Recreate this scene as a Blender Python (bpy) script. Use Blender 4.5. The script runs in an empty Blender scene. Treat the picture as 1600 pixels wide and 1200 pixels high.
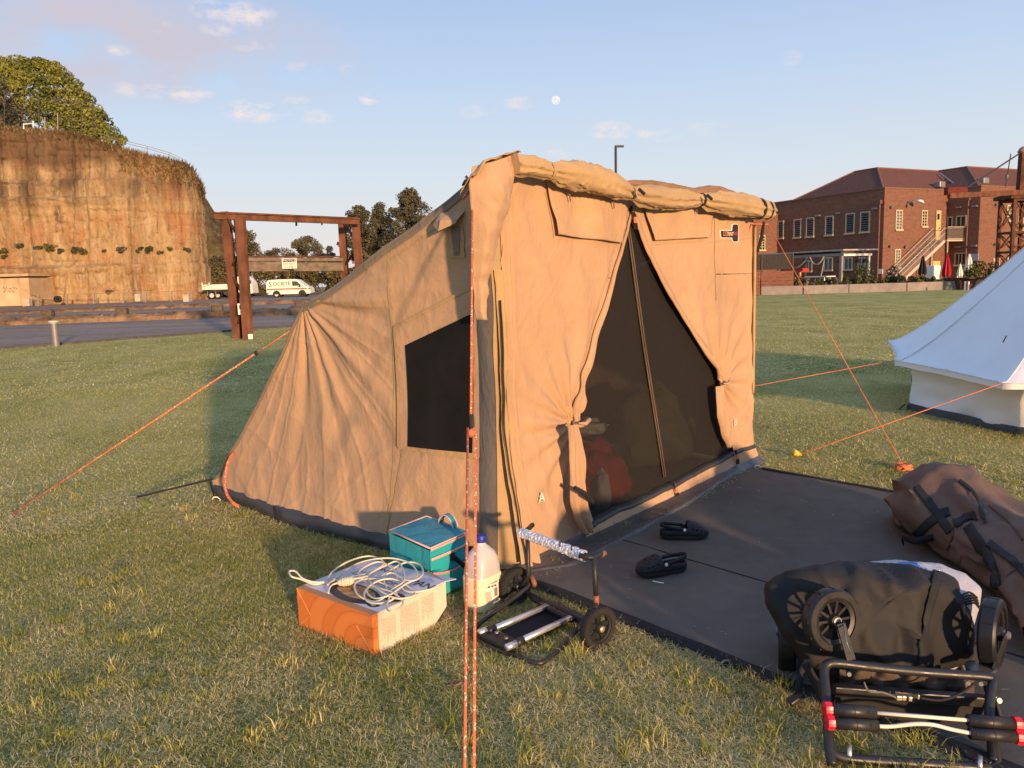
import bpy, bmesh, math, random
import numpy as np
from mathutils import Vector, Matrix, noise
from mathutils.bvhtree import BVHTree
SC = bpy.context.scene
C = SC.collection
random.seed(7)
RNG = np.random.default_rng(11)

# ------------------------------------------------------------------ camera
FPX = 1201.0; EYE = 1.5
PITCH = math.atan(163 / 1201.0); ROLL = math.radians(1.72)
F_ = np.array([0, math.cos(PITCH), -math.sin(PITCH)])
_R0 = np.array([1.0, 0, 0]); _U0 = np.cross(_R0, F_)
R_ = _R0 * math.cos(ROLL) - _U0 * math.sin(ROLL)
U_ = _U0 * math.cos(ROLL) + _R0 * math.sin(ROLL)
O_ = np.array([0, 0, EYE])
cam_data = bpy.data.cameras.new('camera')
cam = bpy.data.objects.new('camera', cam_data); C.objects.link(cam)
cam_data.sensor_fit = 'HORIZONTAL'; cam_data.sensor_width = 36.0
cam_data.lens = 36.0 * FPX / 1600.0
cam_data.clip_start = 0.05; cam_data.clip_end = 3000
m = Matrix.Identity(4)
for i in range(3):
    m[i][0] = R_[i]; m[i][1] = U_[i]; m[i][2] = -F_[i]; m[i][3] = O_[i]
cam.matrix_world = m
SC.camera = cam

# ------------------------------------------------------------------ light
SUN_AZ = math.atan2(0.42, -0.9075)      # compass angle from +Y towards +X
SUN_EL = math.radians(7.5)
sun_dir = Vector((math.sin(SUN_AZ) * math.cos(SUN_EL), math.cos(SUN_AZ) * math.cos(SUN_EL), math.sin(SUN_EL)))
sd_ = bpy.data.lights.new('sun', 'SUN'); sd_.energy = 3.8; sd_.angle = math.radians(2.2); sd_.color = (1.0, 0.635, 0.35)
sun = bpy.data.objects.new('sun', sd_); C.objects.link(sun)
sun.rotation_euler = sun_dir.to_track_quat('Z', 'Y').to_euler()
sun.location = (20, -30, 30)
world = bpy.data.worlds.new('World'); SC.world = world; world.use_nodes = True
wt = world.node_tree; wt.nodes.clear()
def wn(t): return wt.nodes.new(t)
sky = wn('ShaderNodeTexSky'); sky.sky_type = 'NISHITA'; sky.sun_disc = False
sky.sun_elevation = SUN_EL; sky.sun_rotation = SUN_AZ
sky.air_density = 1.0; sky.dust_density = 1.6; sky.ozone_density = 2.0; sky.altitude = 10
bg = wn('ShaderNodeBackground'); bg.inputs['Strength'].default_value = 0.15
out = wn('ShaderNodeOutputWorld')
# the evening gradient that thin haze gives this sky: pinkish-white low down, soft blue above
tc0 = wn('ShaderNodeTexCoord'); sep = wn('ShaderNodeSeparateXYZ'); wt.links.new(tc0.outputs['Generated'], sep.inputs[0])
grad = wn('ShaderNodeValToRGB'); wt.links.new(sep.outputs['Z'], grad.inputs[0])
K_ = 1 / .15 / 1.36
stops = [(0.0, (.60, .555, .535)), (.05, (.61, .585, .58)), (.13, (.52, .575, .635)), (.24, (.405, .505, .655)), (.36, (.30, .405, .605)), (.6, (.28, .42, .70)), (1.0, (.20, .32, .60))]
while len(grad.color_ramp.elements) < len(stops): grad.color_ramp.elements.new(.5)
for e_, (p_, c_) in zip(grad.color_ramp.elements, stops): e_.position = p_; e_.color = (*c_, 1)
gs = wn('ShaderNodeVectorMath'); gs.operation = 'SCALE'; wt.links.new(grad.outputs[0], gs.inputs[0]); gs.inputs['Scale'].default_value = K_
smx = wn('ShaderNodeMix'); smx.data_type = 'RGBA'; smx.inputs[0].default_value = .95
wt.links.new(sky.outputs['Color'], smx.inputs[6]); wt.links.new(gs.outputs[0], smx.inputs[7])
SKY_COL = smx.outputs[2]
SC.view_settings.view_transform = 'Standard'; SC.view_settings.look = 'None'
SC.view_settings.gamma = 1.0; SC.view_settings.use_curve_mapping = False
SC.view_settings.exposure = 0.86
SC.render.engine = 'CYCLES'
SC.cycles.max_bounces = 8; SC.cycles.transparent_max_bounces = 12
SC.cycles.use_denoising = True

# thin evening clouds: soft ellipses of broken noise at fixed directions of the sky
def ray(u, v): return F_ + R_ * (u - 800) / FPX + U_ * (600 - v) / FPX
def wmath(op, a, b=None, c=None):
    n = wn('ShaderNodeMath'); n.operation = op
    for k, x in enumerate((a, b, c)):
        if x is None: continue
        if isinstance(x, (int, float)): n.inputs[k].default_value = x
        else: wt.links.new(x, n.inputs[k])
    return n.outputs[0]
tc = wn('ShaderNodeTexCoord')
def dotv(vec):
    n = wn('ShaderNodeVectorMath'); n.operation = 'DOT_PRODUCT'
    wt.links.new(tc.outputs['Generated'], n.inputs[0]); n.inputs[1].default_value = vec
    return n.outputs['Value']
nz = wn('ShaderNodeTexNoise'); nz.inputs['Scale'].default_value = 38; nz.inputs['Detail'].default_value = 6; nz.inputs['Roughness'].default_value = 0.62
mpn = wn('ShaderNodeMapping'); mpn.inputs['Scale'].default_value = (1, 1, 2.2)
wt.links.new(tc.outputs['Generated'], mpn.inputs[0]); wt.links.new(mpn.outputs[0], nz.inputs['Vector'])
clouds = [(392, 174, 40, 13, .9), (445, 172, 14, 7, .6), (467, 160, 22, 8, .6), (492, 183, 24, 9, .65), (577, 153, 15, 8, .85),
          (196, 140, 18, 9, .45), (245, 143, 22, 9, .6), (293, 148, 36, 9, .75), (326, 15, 24, 11, .8), (384, 24, 40, 14, .75), (340, 45, 24, 8, .5),
          (390, 70, 32, 8, .5), (476, 106, 26, 7, .4), (545, 108, 14, 6, .4), (812, 161, 26, 8, .6), (744, 174, 30, 9, .35), (955, 205, 30, 12, .9),
          (1008, 207, 16, 7, .6), (1043, 212, 22, 8, .6), (1105, 199, 28, 10, .4), (1237, 90, 14, 9, .35), (860, 238, 34, 7, .5),
          (180, 78, 20, 6, .6), (1265, 306, 40, 12, .3), (250, 41, 20, 7, .5)]
tot = None
for (u, v, ru, rv, k) in clouds:
    d = ray(u, v); d = d / np.linalg.norm(d)
    h = np.cross(d, (0, 0, 1)); h /= np.linalg.norm(h); w = np.cross(h, d)
    a = wmath('MULTIPLY', dotv(h), FPX / (ru * 1.15)); b = wmath('MULTIPLY', dotv(w), FPX / (rv * 1.35))
    r2 = wmath('ADD', wmath('MULTIPLY', a, a), wmath('MULTIPLY', b, b))
    front = wmath('GREATER_THAN', dotv(d), 0.5)
    e = wmath('MULTIPLY', wmath('MAXIMUM', wmath('SUBTRACT', 1.0, r2), 0.0), front)
    e = wmath('MULTIPLY', e, k)
    tot = e if tot is None else wmath('MAXIMUM', tot, e)
msk = wmath('MULTIPLY', tot, wmath('MINIMUM', wmath('MAXIMUM', wmath('MULTIPLY', wmath('SUBTRACT', nz.outputs['Fac'], 0.43), 5.0), 0.0), 1.0))
msk = wmath('MINIMUM', wmath('MULTIPLY', msk, 1.1), 0.8)
# the large grey-pink bank at the upper left
d = ray(60, 40); d = d / np.linalg.norm(d); h = np.cross(d, (0, 0, 1)); h /= np.linalg.norm(h); w = np.cross(h, d)
a = wmath('MULTIPLY', dotv(h), FPX / 430); b = wmath('MULTIPLY', dotv(w), FPX / 105)
r2 = wmath('ADD', wmath('MULTIPLY', a, a), wmath('MULTIPLY', b, b))
nz2 = wn('ShaderNodeTexNoise'); nz2.inputs['Scale'].default_value = 9; nz2.inputs['Detail'].default_value = 5
wt.links.new(mpn.outputs[0], nz2.inputs['Vector'])
bank = wmath('MULTIPLY', wmath('MULTIPLY', wmath('MAXIMUM', wmath('SUBTRACT', 1.0, r2), 0.0), wmath('GREATER_THAN', dotv(d), 0.5)),
             wmath('MINIMUM', wmath('MAXIMUM', wmath('MULTIPLY', wmath('SUBTRACT', nz2.outputs['Fac'], 0.36), 4.0), 0.0), 1.0))
bank = wmath('MULTIPLY', bank, 0.95)
def wmix(fac, a, col):
    n = wn('ShaderNodeMix'); n.data_type = 'RGBA'
    wt.links.new(fac, n.inputs[0]); wt.links.new(a, n.inputs[6]); n.inputs[7].default_value = (*col, 1)
    return n.outputs[2]
CLOUD_BANK = (2.35, 2.12, 2.40); CLOUD_PUFF = (3.5, 3.0, 2.8)
c1 = wmix(bank, SKY_COL, CLOUD_BANK); c2 = wmix(msk, c1, CLOUD_PUFF)
wt.links.new(c2, bg.inputs['Color']); wt.links.new(bg.outputs[0], out.inputs['Surface'])

# ------------------------------------------------------------------ picture <-> place (measuring helpers)
def gp(u, v, z=0.0):
    d = ray(u, v); t = (z - EYE) / d[2]; return O_ + d * t
def at(u, v, y):
    d = ray(u, v); return O_ + d * (y / d[1])
def onplane(u, v, p, n):
    d = ray(u, v); t = ((p - O_) @ n) / (d @ n); return O_ + d * t
def unit(a): a = np.array(a, float); return a / np.linalg.norm(a)
def smooth(a, b, x):
    t = min(1, max(0, (x - a) / (b - a))); return t * t * (3 - 2 * t)
def lerp(a, b, t): return a + (b - a) * t
def poly(xs, ys): return lambda x: float(np.interp(x, xs, ys))
def nse(x, y, z=0.0): return noise.noise(Vector((x, y, z)))
def crease(x, y, z=0.0, k=4.5):
    return (1 - min(1.0, abs(noise.noise(Vector((x, y, z)))) * k)) ** 2
def cells(x, y, z=0.0):
    d = noise.voronoi(Vector((x, y, z)))[0]; return min(1.0, (d[1] - d[0]) * 1.6)

# ------------------------------------------------------------------ mesh builder
WORIG = {}
class MB:
    def __init__(s): s.v = []; s.f = []
    def add(s, vs, fs):
        o = len(s.v); s.v.extend([tuple(map(float, p)) for p in vs]); s.f.extend([tuple(i + o for i in f) for f in fs]); return s
    def box(s, c, size, rz=0.0, M=None):
        x, y, z = size[0] / 2, size[1] / 2, size[2] / 2
        P = [Vector((a * x, b * y, k * z)) for k in (-1, 1) for b in (-1, 1) for a in (-1, 1)]
        R = M if M is not None else Matrix.Rotation(rz, 3, 'Z')
        P = [R @ p + Vector(c) for p in P]
        return s.add(P, [(0, 2, 3, 1), (4, 5, 7, 6), (0, 1, 5, 4), (2, 6, 7, 3), (0, 4, 6, 2), (1, 3, 7, 5)])
    def bar(s, p0, p1, w, h, up=(0, 0, 1)):
        p0 = Vector(p0); p1 = Vector(p1); d = (p1 - p0).normalized(); up = Vector(up)
        if abs(d.dot(up)) > .98: up = Vector((0, 1, 0))
        x = d.cross(up).normalized() * w / 2; y = x.cross(d).normalized() * h / 2
        P = [p + a * x + b * y for p in (p0, p1) for (a, b) in ((-1, -1), (1, -1), (1, 1), (-1, 1))]
        return s.add(P, [(0, 1, 2, 3), (7, 6, 5, 4), (0, 4, 5, 1), (1, 5, 6, 2), (2, 6, 7, 3), (3, 7, 4, 0)])
    def tube(s, pts, r, n=8, caps=True, sq=None):
        pts = [Vector(p) for p in pts]; N = len(pts)
        rs = r if hasattr(r, '__len__') else [r] * N
        up = None; rings = []
        for i, p in enumerate(pts):
            d = (pts[min(i + 1, N - 1)] - pts[max(i - 1, 0)])
            if d.length < 1e-9: d = Vector((0, 0, 1))
            d.normalize()
            if up is None:
                up = Vector((0, 0, 1)) if abs(d.z) < .9 else Vector((1, 0, 0))
            x = d.cross(up)
            if x.length < 1e-6: x = d.cross(Vector((0.3, 1, 0.2)))
            x.normalize(); y = x.cross(d).normalized(); up = y
            k = rs[i]
            rings.append([p + (x * math.cos(2 * math.pi * j / n) * k * (sq[0] if sq else 1) + y * math.sin(2 * math.pi * j / n) * k * (sq[1] if sq else 1)) for j in range(n)])
        vs = [q for R in rings for q in R]
        fs = [(i * n + j, i * n + (j + 1) % n, (i + 1) * n + (j + 1) % n, (i + 1) * n + j) for i in range(N - 1) for j in range(n)]
        if caps: fs += [tuple(range(n))[::-1], tuple((N - 1) * n + j for j in range(n))]
        return s.add(vs, fs)
    def lathe(s, prof, c=(0, 0, 0), axis=(0, 0, 1), n=24, closed=False):
        ax = Vector(axis).normalized(); t = Vector((0, 0, 1)) if abs(ax.z) < .9 else Vector((1, 0, 0))
        x = ax.cross(t).normalized(); y = ax.cross(x).normalized(); c = Vector(c)
        vs = [c + ax * h + (x * math.cos(2 * math.pi * j / n) + y * math.sin(2 * math.pi * j / n)) * r for (r, h) in prof for j in range(n)]
        K = len(prof); rng = range(K if closed else K - 1)
        fs = [(i * n + j, i * n + (j + 1) % n, ((i + 1) % K) * n + (j + 1) % n, ((i + 1) % K) * n + j) for i in rng for j in range(n)]
        if not closed:
            fs += [tuple(range(n))[::-1], tuple((K - 1) * n + j for j in range(n))]
        return s.add(vs, fs)
    def grid(s, P, closed=False):
        nu, nv = len(P), len(P[0])
        vs = [q for row in P for q in row]
        fs = [(i * nv + j, i * nv + (j + 1) % nv, (i + 1) * nv + (j + 1) % nv, (i + 1) * nv + j) for i in range(nu - 1) for j in range(nv if closed else nv - 1)]
        return s.add(vs, fs)
    def prism(s, poly, o, ux, uy, depth):
        o = Vector(o); ux = Vector(ux); uy = Vector(uy); nn = ux.cross(uy).normalized() * depth; n = len(poly)
        vs = [o + ux * a + uy * b for a, b in poly] + [o + ux * a + uy * b + nn for a, b in poly]
        fs = [tuple(range(n))[::-1], tuple(range(n, 2 * n))] + [(i, (i + 1) % n, n + (i + 1) % n, n + i) for i in range(n)]
        return s.add(vs, fs)
    def build(s, name, mat, parent=None, local=False, smooth=None, bevel=0, solid=0, sub=0, loc=None, fix=True):
        me = bpy.data.meshes.new(name)
        off = Vector((0, 0, 0))
        if not local:
            if parent is not None: off = WORIG.get(parent, Vector((0, 0, 0)))
            elif loc is not None: off = Vector(loc)
        me.from_pydata([tuple(Vector(p) - off) for p in s.v], [], s.f)
        if fix:
            bm = bmesh.new(); bm.from_mesh(me); bmesh.ops.recalc_face_normals(bm, faces=bm.faces); bm.to_mesh(me); bm.free()
        return finish(me, name, mat, parent, off if parent is None else None, smooth, bevel, solid, sub)
def finish(me, name, mat, parent=None, off=None, smooth=None, bevel=0, solid=0, sub=0):
    me.materials.append(mat)
    if smooth is not None:
        me.polygons.foreach_set('use_smooth', [True] * len(me.polygons))
        if smooth < 179: me.set_sharp_from_angle(angle=math.radians(smooth))
    me.update()
    o = bpy.data.objects.new(name, me); C.objects.link(o)
    if parent is not None:
        o.parent = parent; WORIG[o] = WORIG.get(parent, Vector((0, 0, 0)))
    elif off is not None:
        o.location = off; WORIG[o] = Vector(off)
    if solid:
        md = o.modifiers.new('thickness', 'SOLIDIFY'); md.thickness = solid; md.offset = 0
    if bevel:
        md = o.modifiers.new('bevel', 'BEVEL'); md.width = bevel; md.segments = 2; md.limit_method = 'ANGLE'; md.angle_limit = math.radians(40)
    if sub:
        md = o.modifiers.new('sub', 'SUBSURF'); md.levels = sub; md.render_levels = sub
    return o
def np_mesh(name, V, Fc, mat, parent=None, tint=None, loc=None):
    """a mesh from numpy arrays, faces all of one size"""
    k = Fc.shape[1]; me = bpy.data.meshes.new(name)
    V = np.asarray(V, np.float32)
    off = Vector((0, 0, 0))
    if parent is not None: off = WORIG.get(parent, off)
    elif loc is not None: off = Vector(loc)
    V = V - np.array(off, np.float32)
    me.vertices.add(len(V)); me.vertices.foreach_set('co', V.ravel())
    me.loops.add(Fc.size); me.loops.foreach_set('vertex_index', Fc.ravel().astype(np.int32))
    me.polygons.add(len(Fc)); me.polygons.foreach_set('loop_start', np.arange(0, Fc.size, k, dtype=np.int32))
    if tint is not None:
        at_ = me.attributes.new('tint', 'FLOAT', 'POINT'); at_.data.foreach_set('value', np.asarray(tint, np.float32))
    me.update(calc_edges=True); me.validate()
    return finish(me, name, mat, parent, off if parent is None else None)
def tag(o, label=None, cat=None, group=None, kind=None):
    if label: o['label'] = label
    if cat: o['category'] = cat
    if group: o['group'] = group
    if kind: o['kind'] = kind
    return o
def thing(name, label, cat, loc=(0, 0, 0), rz=0.0, group=None):
    o = bpy.data.objects.new(name, None); C.objects.link(o); o.location = loc; o.rotation_euler = (0, 0, rz)
    o.empty_display_size = .2; WORIG[o] = Vector(loc)
    return tag(o, label, cat, group)
def dup(root, loc=None, rz=None, label=None):
    r = root.copy(); C.objects.link(r)
    if loc is not None: r.location = loc
    if rz is not None: r.rotation_euler[2] = rz
    if label: r['label'] = label
    for ch in list(root.children):
        c = ch.copy(); C.objects.link(c); c.parent = r
        for g_ in list(ch.children):
            d_ = g_.copy(); C.objects.link(d_); d_.parent = c
    return r
def text(name, s, mat, size, o, ux, uy, parent=None, align='CENTER', ext=0.001, local=False, shear=0.0, sx=1.0):
    cu = bpy.data.curves.new(name, 'FONT'); cu.body = s; cu.size = size; cu.extrude = ext; cu.align_x = align; cu.align_y = 'CENTER'; cu.shear = shear
    cu.materials.append(mat); cu.resolution_u = 3
    t0 = bpy.data.objects.new(name + '_outline', cu); me = bpy.data.meshes.new_from_object(t0); bpy.data.objects.remove(t0)
    t = bpy.data.objects.new(name, me); C.objects.link(t)
    x = Vector(ux).normalized(); y = Vector(uy); y = (y - x * y.dot(x)).normalized(); z = x.cross(y)
    mm = Matrix.Identity(4)
    off = WORIG.get(parent, Vector((0, 0, 0))) if (parent is not None and not local) else Vector((0, 0, 0))
    for i in range(3): mm[i][0] = x[i] * sx; mm[i][1] = y[i]; mm[i][2] = z[i]; mm[i][3] = Vector(o)[i] - off[i]
    if parent is not None: t.parent = parent
    t.matrix_local = mm
    return t

# ------------------------------------------------------------------ materials
class NT:
    def __init__(s, name):
        s.m = bpy.data.materials.new(name); s.m.use_nodes = True; s.t = s.m.node_tree; s.p = s.t.nodes['Principled BSDF']
        s.tc = s.n('ShaderNodeTexCoord')
    def n(s, t): return s.t.nodes.new(t)
    def l(s, a, b): s.t.links.new(a, b)
    def map(s, scale=(1, 1, 1), src=None):
        q = s.n('ShaderNodeMapping'); q.inputs['Scale'].default_value = scale; s.l(src or s.tc.outputs['Object'], q.inputs[0]); return q.outputs[0]
    def noise(s, scale, detail=4, rough=.55, vec=None, dist=0.0):
        q = s.n('ShaderNodeTexNoise'); q.inputs['Scale'].default_value = scale; q.inputs['Detail'].default_value = detail
        q.inputs['Roughness'].default_value = rough; q.inputs['Distortion'].default_value = dist
        s.l(vec or s.tc.outputs['Object'], q.inputs['Vector']); return q.outputs['Fac']
    def ramp(s, fac, stops, interp='LINEAR'):
        q = s.n('ShaderNodeValToRGB'); cr = q.color_ramp; cr.interpolation = interp
        while len(cr.elements) < len(stops): cr.elements.new(.5)
        for e, (p, c) in zip(cr.elements, stops):
            e.position = p; e.color = (*c, 1) if hasattr(c, '__len__') else (c, c, c, 1)
        s.l(fac, q.inputs[0]); return q.outputs[0]
    def mix(s, fac, a, b, mode='MIX'):
        q = s.n('ShaderNodeMix'); q.data_type = 'RGBA'; q.blend_type = mode
        for i, x in ((0, fac), (6, a), (7, b)):
            if hasattr(x, 'is_linked') or hasattr(x, 'node'): s.l(x, q.inputs[i])
            elif isinstance(x, (int, float)): q.inputs[i].default_value = x
            else: q.inputs[i].default_value = (*x, 1)
        return q.outputs[2]
    def math(s, op, a, b=None):
        q = s.n('ShaderNodeMath'); q.operation = op
        for i, x in ((0, a), (1, b)):
            if x is None: continue
            if isinstance(x, (int, float)): q.inputs[i].default_value = x
            else: s.l(x, q.inputs[i])
        return q.outputs[0]
    def bump(s, h, strength=.3, dist=.01):
        q = s.n('ShaderNodeBump'); q.inputs['Strength'].default_value = strength; q.inputs['Distance'].default_value = dist
        s.l(h, q.inputs['Height'])
        if s.p.inputs['Normal'].is_linked: s.l(s.p.inputs['Normal'].links[0].from_socket, q.inputs['Normal'])
        s.l(q.outputs[0], s.p.inputs['Normal'])
    def set(s, col=None, rough=.6, spec=.3, metal=0.0):
        if col is not None:
            if hasattr(col, 'node'): s.l(col, s.p.inputs['Base Color'])
            else: s.p.inputs['Base Color'].default_value = (*col, 1)
        s.p.inputs['Roughness'].default_value = rough; s.p.inputs['Specular IOR Level'].default_value = spec; s.p.inputs['Metallic'].default_value = metal
        return s.m
def M(name, col, rough=.6, spec=.3, metal=0.0, var=.25, scale=6, bump=0.0, bscale=40, bdist=.004, vscale=(1, 1, 1)):
    """a plain surface with gentle uneven colour, worn gloss and fine relief"""
    t = NT(name); f = t.noise(scale, 5, .6, t.map(vscale))
    c = np.array(col)
    cc = t.ramp(f, [(.3, tuple(c * (1 - var))), (.7, tuple(np.minimum(c * (1 + var), 1)))])
    t.set(cc, rough, spec, metal)
    rr = t.ramp(t.noise(scale * 2.3, 4), [(.3, max(rough - .12, .04)), (.7, min(rough + .12, 1))])
    t.l(rr, t.p.inputs['Roughness'])
    if bump: t.bump(t.noise(bscale, 4), bump, bdist)
    return t.m
# ------------------------------------------------------------------ the materials of the place
def mat_lawn():
    t = NT('lawn_soil')
    big = t.noise(.35, 4, .6); mid = t.noise(2.2, 5, .65); fine = t.noise(38, 6, .7)
    g = t.ramp(mid, [(.25, (.14, .155, .034)), (.5, (.26, .25, .062)), (.75, (.45, .38, .13))])
    st = t.ramp(fine, [(.30, (.085, .095, .026)), (.52, (.29, .27, .074)), (.75, (.66, .54, .25))])
    c = t.mix(.55, g, st)
    c = t.mix(t.ramp(big, [(.35, 0.0), (.7, .6)]), c, (.54, .44, .14))
    c = t.mix(t.ramp(t.noise(.9, 6, .7, t.map((1, .6, 1))), [(.40, 0.0), (.66, .65)]), c, (.60, .50, .20)); c = t.mix(t.ramp(t.noise(1.4, 6, .7, t.map((1, .5, 1))), [(.30, .7), (.46, 0.0)]), c, (.19, .205, .045))
    t.set(c, .95, .05)
    t.bump(t.noise(60, 6, .75), 1.0, .02); t.bump(t.noise(9, 4, .6), .6, .04)
    return t.m
LAWN = mat_lawn()
def mat_grass():
    t = NT('grass_blades')
    a = t.n('ShaderNodeAttribute'); a.attribute_name = 'tint'
    c = t.ramp(a.outputs['Fac'], [(0, (.115, .145, .024)), (.3, (.24, .265, .048)), (.55, (.43, .395, .105)), (.75, (.69, .57, .25)), (1, (.88, .73, .43))])
    t.set(c, .6, .25)
    tr = t.n('ShaderNodeBsdfTranslucent'); t.l(c, tr.inputs[0])
    mx = t.n('ShaderNodeMixShader'); mx.inputs[0].default_value = .3
    o = t.t.nodes['Material Output']; t.l(t.p.outputs[0], mx.inputs[1]); t.l(tr.outputs[0], mx.inputs[2]); t.l(mx.outputs[0], o.inputs['Surface'])
    return t.m
GRASS = mat_grass()
def mat_asphalt():
    t = NT('old_asphalt')
    a = t.noise(.25, 5, .65, t.map((.35, 1.6, 1))); b = t.noise(25, 4, .7)
    c = t.ramp(a, [(.3, (.19, .135, .095)), (.5, (.28, .20, .145)), (.7, (.38, .275, .20))])
    c = t.mix(t.ramp(b, [(.4, 0.0), (.7, .35)]), c, (.14, .105, .08))
    cr = t.ramp(t.noise(.9, 3, .5, t.map((.4, 1, 1))), [(.485, 0.0), (.5, .6), (.515, 0.0)])
    c = t.mix(cr, c, (.055, .05, .05))
    t.set(c, .85, .2); t.bump(b, .3, .01); return t.m
ASPHALT = mat_asphalt()
def mat_cliff():
    t = NT('weathered_sandstone')
    streak = t.noise(1.0, 7, .7, t.map((.55, .55, .07)), .6)
    fine = t.noise(1.0, 7, .7, t.map((1.8, 1.8, .25)), .8)
    blot = t.noise(.35, 6, .65, None, .4)
    c = t.ramp(streak, [(.28, (.10, .062, .034)), (.41, (.26, .165, .078)), (.54, (.37, .245, .115)), (.70, (.50, .37, .20))])
    c = t.mix(t.ramp(fine, [(.45, 0.0), (.68, .55)]), c, (.52, .42, .26))
    c = t.mix(t.ramp(fine, [(.24, .7), (.40, 0.0)]), c, (.055, .032, .018))
    c = t.mix(t.ramp(blot, [(.50, 0.0), (.63, .65)]), c, (.34, .155, .065))
    c = t.mix(t.ramp(t.noise(.6, 5, .7, t.map((1, 1, .35))), [(.30, .75), (.42, 0.0)]), c, (.065, .045, .030))
    pale = t.ramp(t.noise(1.1, 6, .75, t.map((.7, .7, 2.4))), [(.60, 0.0), (.70, .7)])
    c = t.mix(pale, c, (.44, .36, .25))
    c = t.mix(t.ramp(t.noise(3.4, 7, .8, t.map((1, 1, .55))), [(.35, .75), (.43, 0.0)]), c, (.10, .06, .035))
    c = t.mix(t.ramp(t.noise(2.6, 7, .8, t.map((.8, .8, 1.6)), .5), [(.59, 0.0), (.66, .6)]), c, (.60, .48, .31))
    # the upper third of the face is older, redder and darker with lichen
    sx = t.n('ShaderNodeSeparateXYZ'); g = t.n('ShaderNodeNewGeometry'); t.l(g.outputs['Position'], sx.inputs[0])
    wob = t.math('ADD', sx.outputs['Z'], t.math('MULTIPLY', t.noise(.25, 4), 2.5))
    up = t.math('MULTIPLY', t.math('SUBTRACT', wob, 13.7), .9)
    up = t.math('MINIMUM', t.math('MAXIMUM', up, 0.0), .8)
    old = t.ramp(t.noise(1.0, 6, .7, t.map((1.2, 1.2, .3))), [(.35, (.045, .028, .019)), (.55, (.105, .060, .036)), (.75, (.17, .105, .060))])
    c = t.mix(up, c, old)
    mid = t.math('SUBTRACT', 1.0, t.math('MULTIPLY', t.math('ABSOLUTE', t.math('SUBTRACT', wob, 12.6)), .42))
    mid = t.math('MULTIPLY', t.math('MAXIMUM', mid, 0.0), t.ramp(streak, [(.35, .85), (.62, .15)]))
    c = t.mix(mid, c, (.075, .052, .036))
    t.set(c, .92, .1)
    v = t.n('ShaderNodeTexVoronoi'); v.feature = 'DISTANCE_TO_EDGE'; v.inputs['Scale'].default_value = .55
    t.l(t.map((1.0, 1.0, 1.5)), v.inputs['Vector'])
    t.bump(t.noise(1.6, 7, .75, t.map((1, 1, .5))), .9, .25); t.bump(t.noise(7, 6, .75), .8, .08); t.bump(t.ramp(v.outputs['Distance'], [(0.0, 0.0), (.03, 1.0)]), .35, .12)
    return t.m
CLIFF = mat_cliff()
DRYTOP = M('dry_hill_grass', (.115, .085, .042), .95, .05, var=.5, scale=.8, bump=.8, bscale=5, bdist=.2)
def mat_leaf(name, dark, mid, light, k=.35):
    t = NT(name)
    a = t.n('ShaderNodeAttribute'); a.attribute_name = 'tint'
    c = t.ramp(a.outputs['Fac'], [(0, dark), (.5, mid), (1, light)])
    t.set(c, .55, .3)
    tr = t.n('ShaderNodeBsdfTranslucent'); t.l(c, tr.inputs[0])
    mx = t.n('ShaderNodeMixShader'); mx.inputs[0].default_value = k * .7
    o = t.t.nodes['Material Output']; t.l(t.p.outputs[0], mx.inputs[1]); t.l(tr.outputs[0], mx.inputs[2]); t.l(mx.outputs[0], o.inputs['Surface'])
    return t.m
LEAF_FIG = mat_leaf('fig_leaves', (.06, .075, .014), (.19, .20, .032), (.33, .31, .06))
LEAF_DARK = mat_leaf('dark_leaves', (.045, .042, .024), (.095, .088, .045), (.165, .145, .078))
LEAF_OLIVE = mat_leaf('olive_leaves', (.055, .052, .027), (.12, .108, .050), (.21, .175, .085))
LEAF_BUSH = mat_leaf('bush_leaves', (.030, .045, .010), (.085, .095, .022), (.17, .155, .045))
BARK = M('bark', (.12, .085, .06), .9, .1, scale=4, bump=.6, bscale=12, bdist=.03)
def mat_brick():
    t = NT('red_brick')
    sx = t.n('ShaderNodeSeparateXYZ'); t.l(t.tc.outputs['Object'], sx.inputs[0])
    cb = t.n('ShaderNodeCombineXYZ'); t.l(t.math('ADD', sx.outputs[0], sx.outputs[1]), cb.inputs[0]); t.l(sx.outputs[2], cb.inputs[1])
    b = t.n('ShaderNodeTexBrick'); t.l(cb.outputs[0], b.inputs['Vector'])
    b.inputs['Scale'].default_value = 1.0; b.inputs['Brick Width'].default_value = .24; b.inputs['Row Height'].default_value = .086; b.inputs['Mortar Size'].default_value = .010
    b.inputs['Color1'].default_value = (.195, .086, .058, 1); b.inputs['Color2'].default_value = (.125, .058, .042, 1); b.inputs['Mortar'].default_value = (.13, .09, .07, 1)
    n = t.noise(1.0, 6, .7, t.map((1.2, 1.2, 4.5)))
    c = t.mix(t.ramp(n, [(.35, 0.0), (.65, .7)]), b.outputs['Color'], (.235, .110, .068))
    c = t.mix(t.ramp(t.noise(1.0, 5, .7, t.map((3.5, 3.5, 9))), [(.30, .7), (.45, 0.0)]), c, (.075, .032, .024))
    t.set(c, .9, .15); t.bump(b.outputs['Fac'], .3, -.01); return t.m
BRICK = mat_brick()
def mat_tile():
    t = NT('terracotta_tiles')
    w = t.n('ShaderNodeTexWave'); w.bands_direction = 'Z'; w.inputs['Scale'].default_value = 3.0; w.inputs['Distortion'].default_value = .5
    t.l(t.tc.outputs['Object'], w.inputs['Vector'])
    c = t.ramp(t.noise(3, 5, .7), [(.3, (.10, .046, .034)), (.7, (.165, .076, .054))])
    c = t.mix(.3, c, t.ramp(w.outputs['Fac'], [(0, (.07, .026, .019)), (1, (.18, .072, .048))]))
    t.set(c, .85, .15); t.bump(w.outputs['Fac'], .4, .05); return t.m
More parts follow.
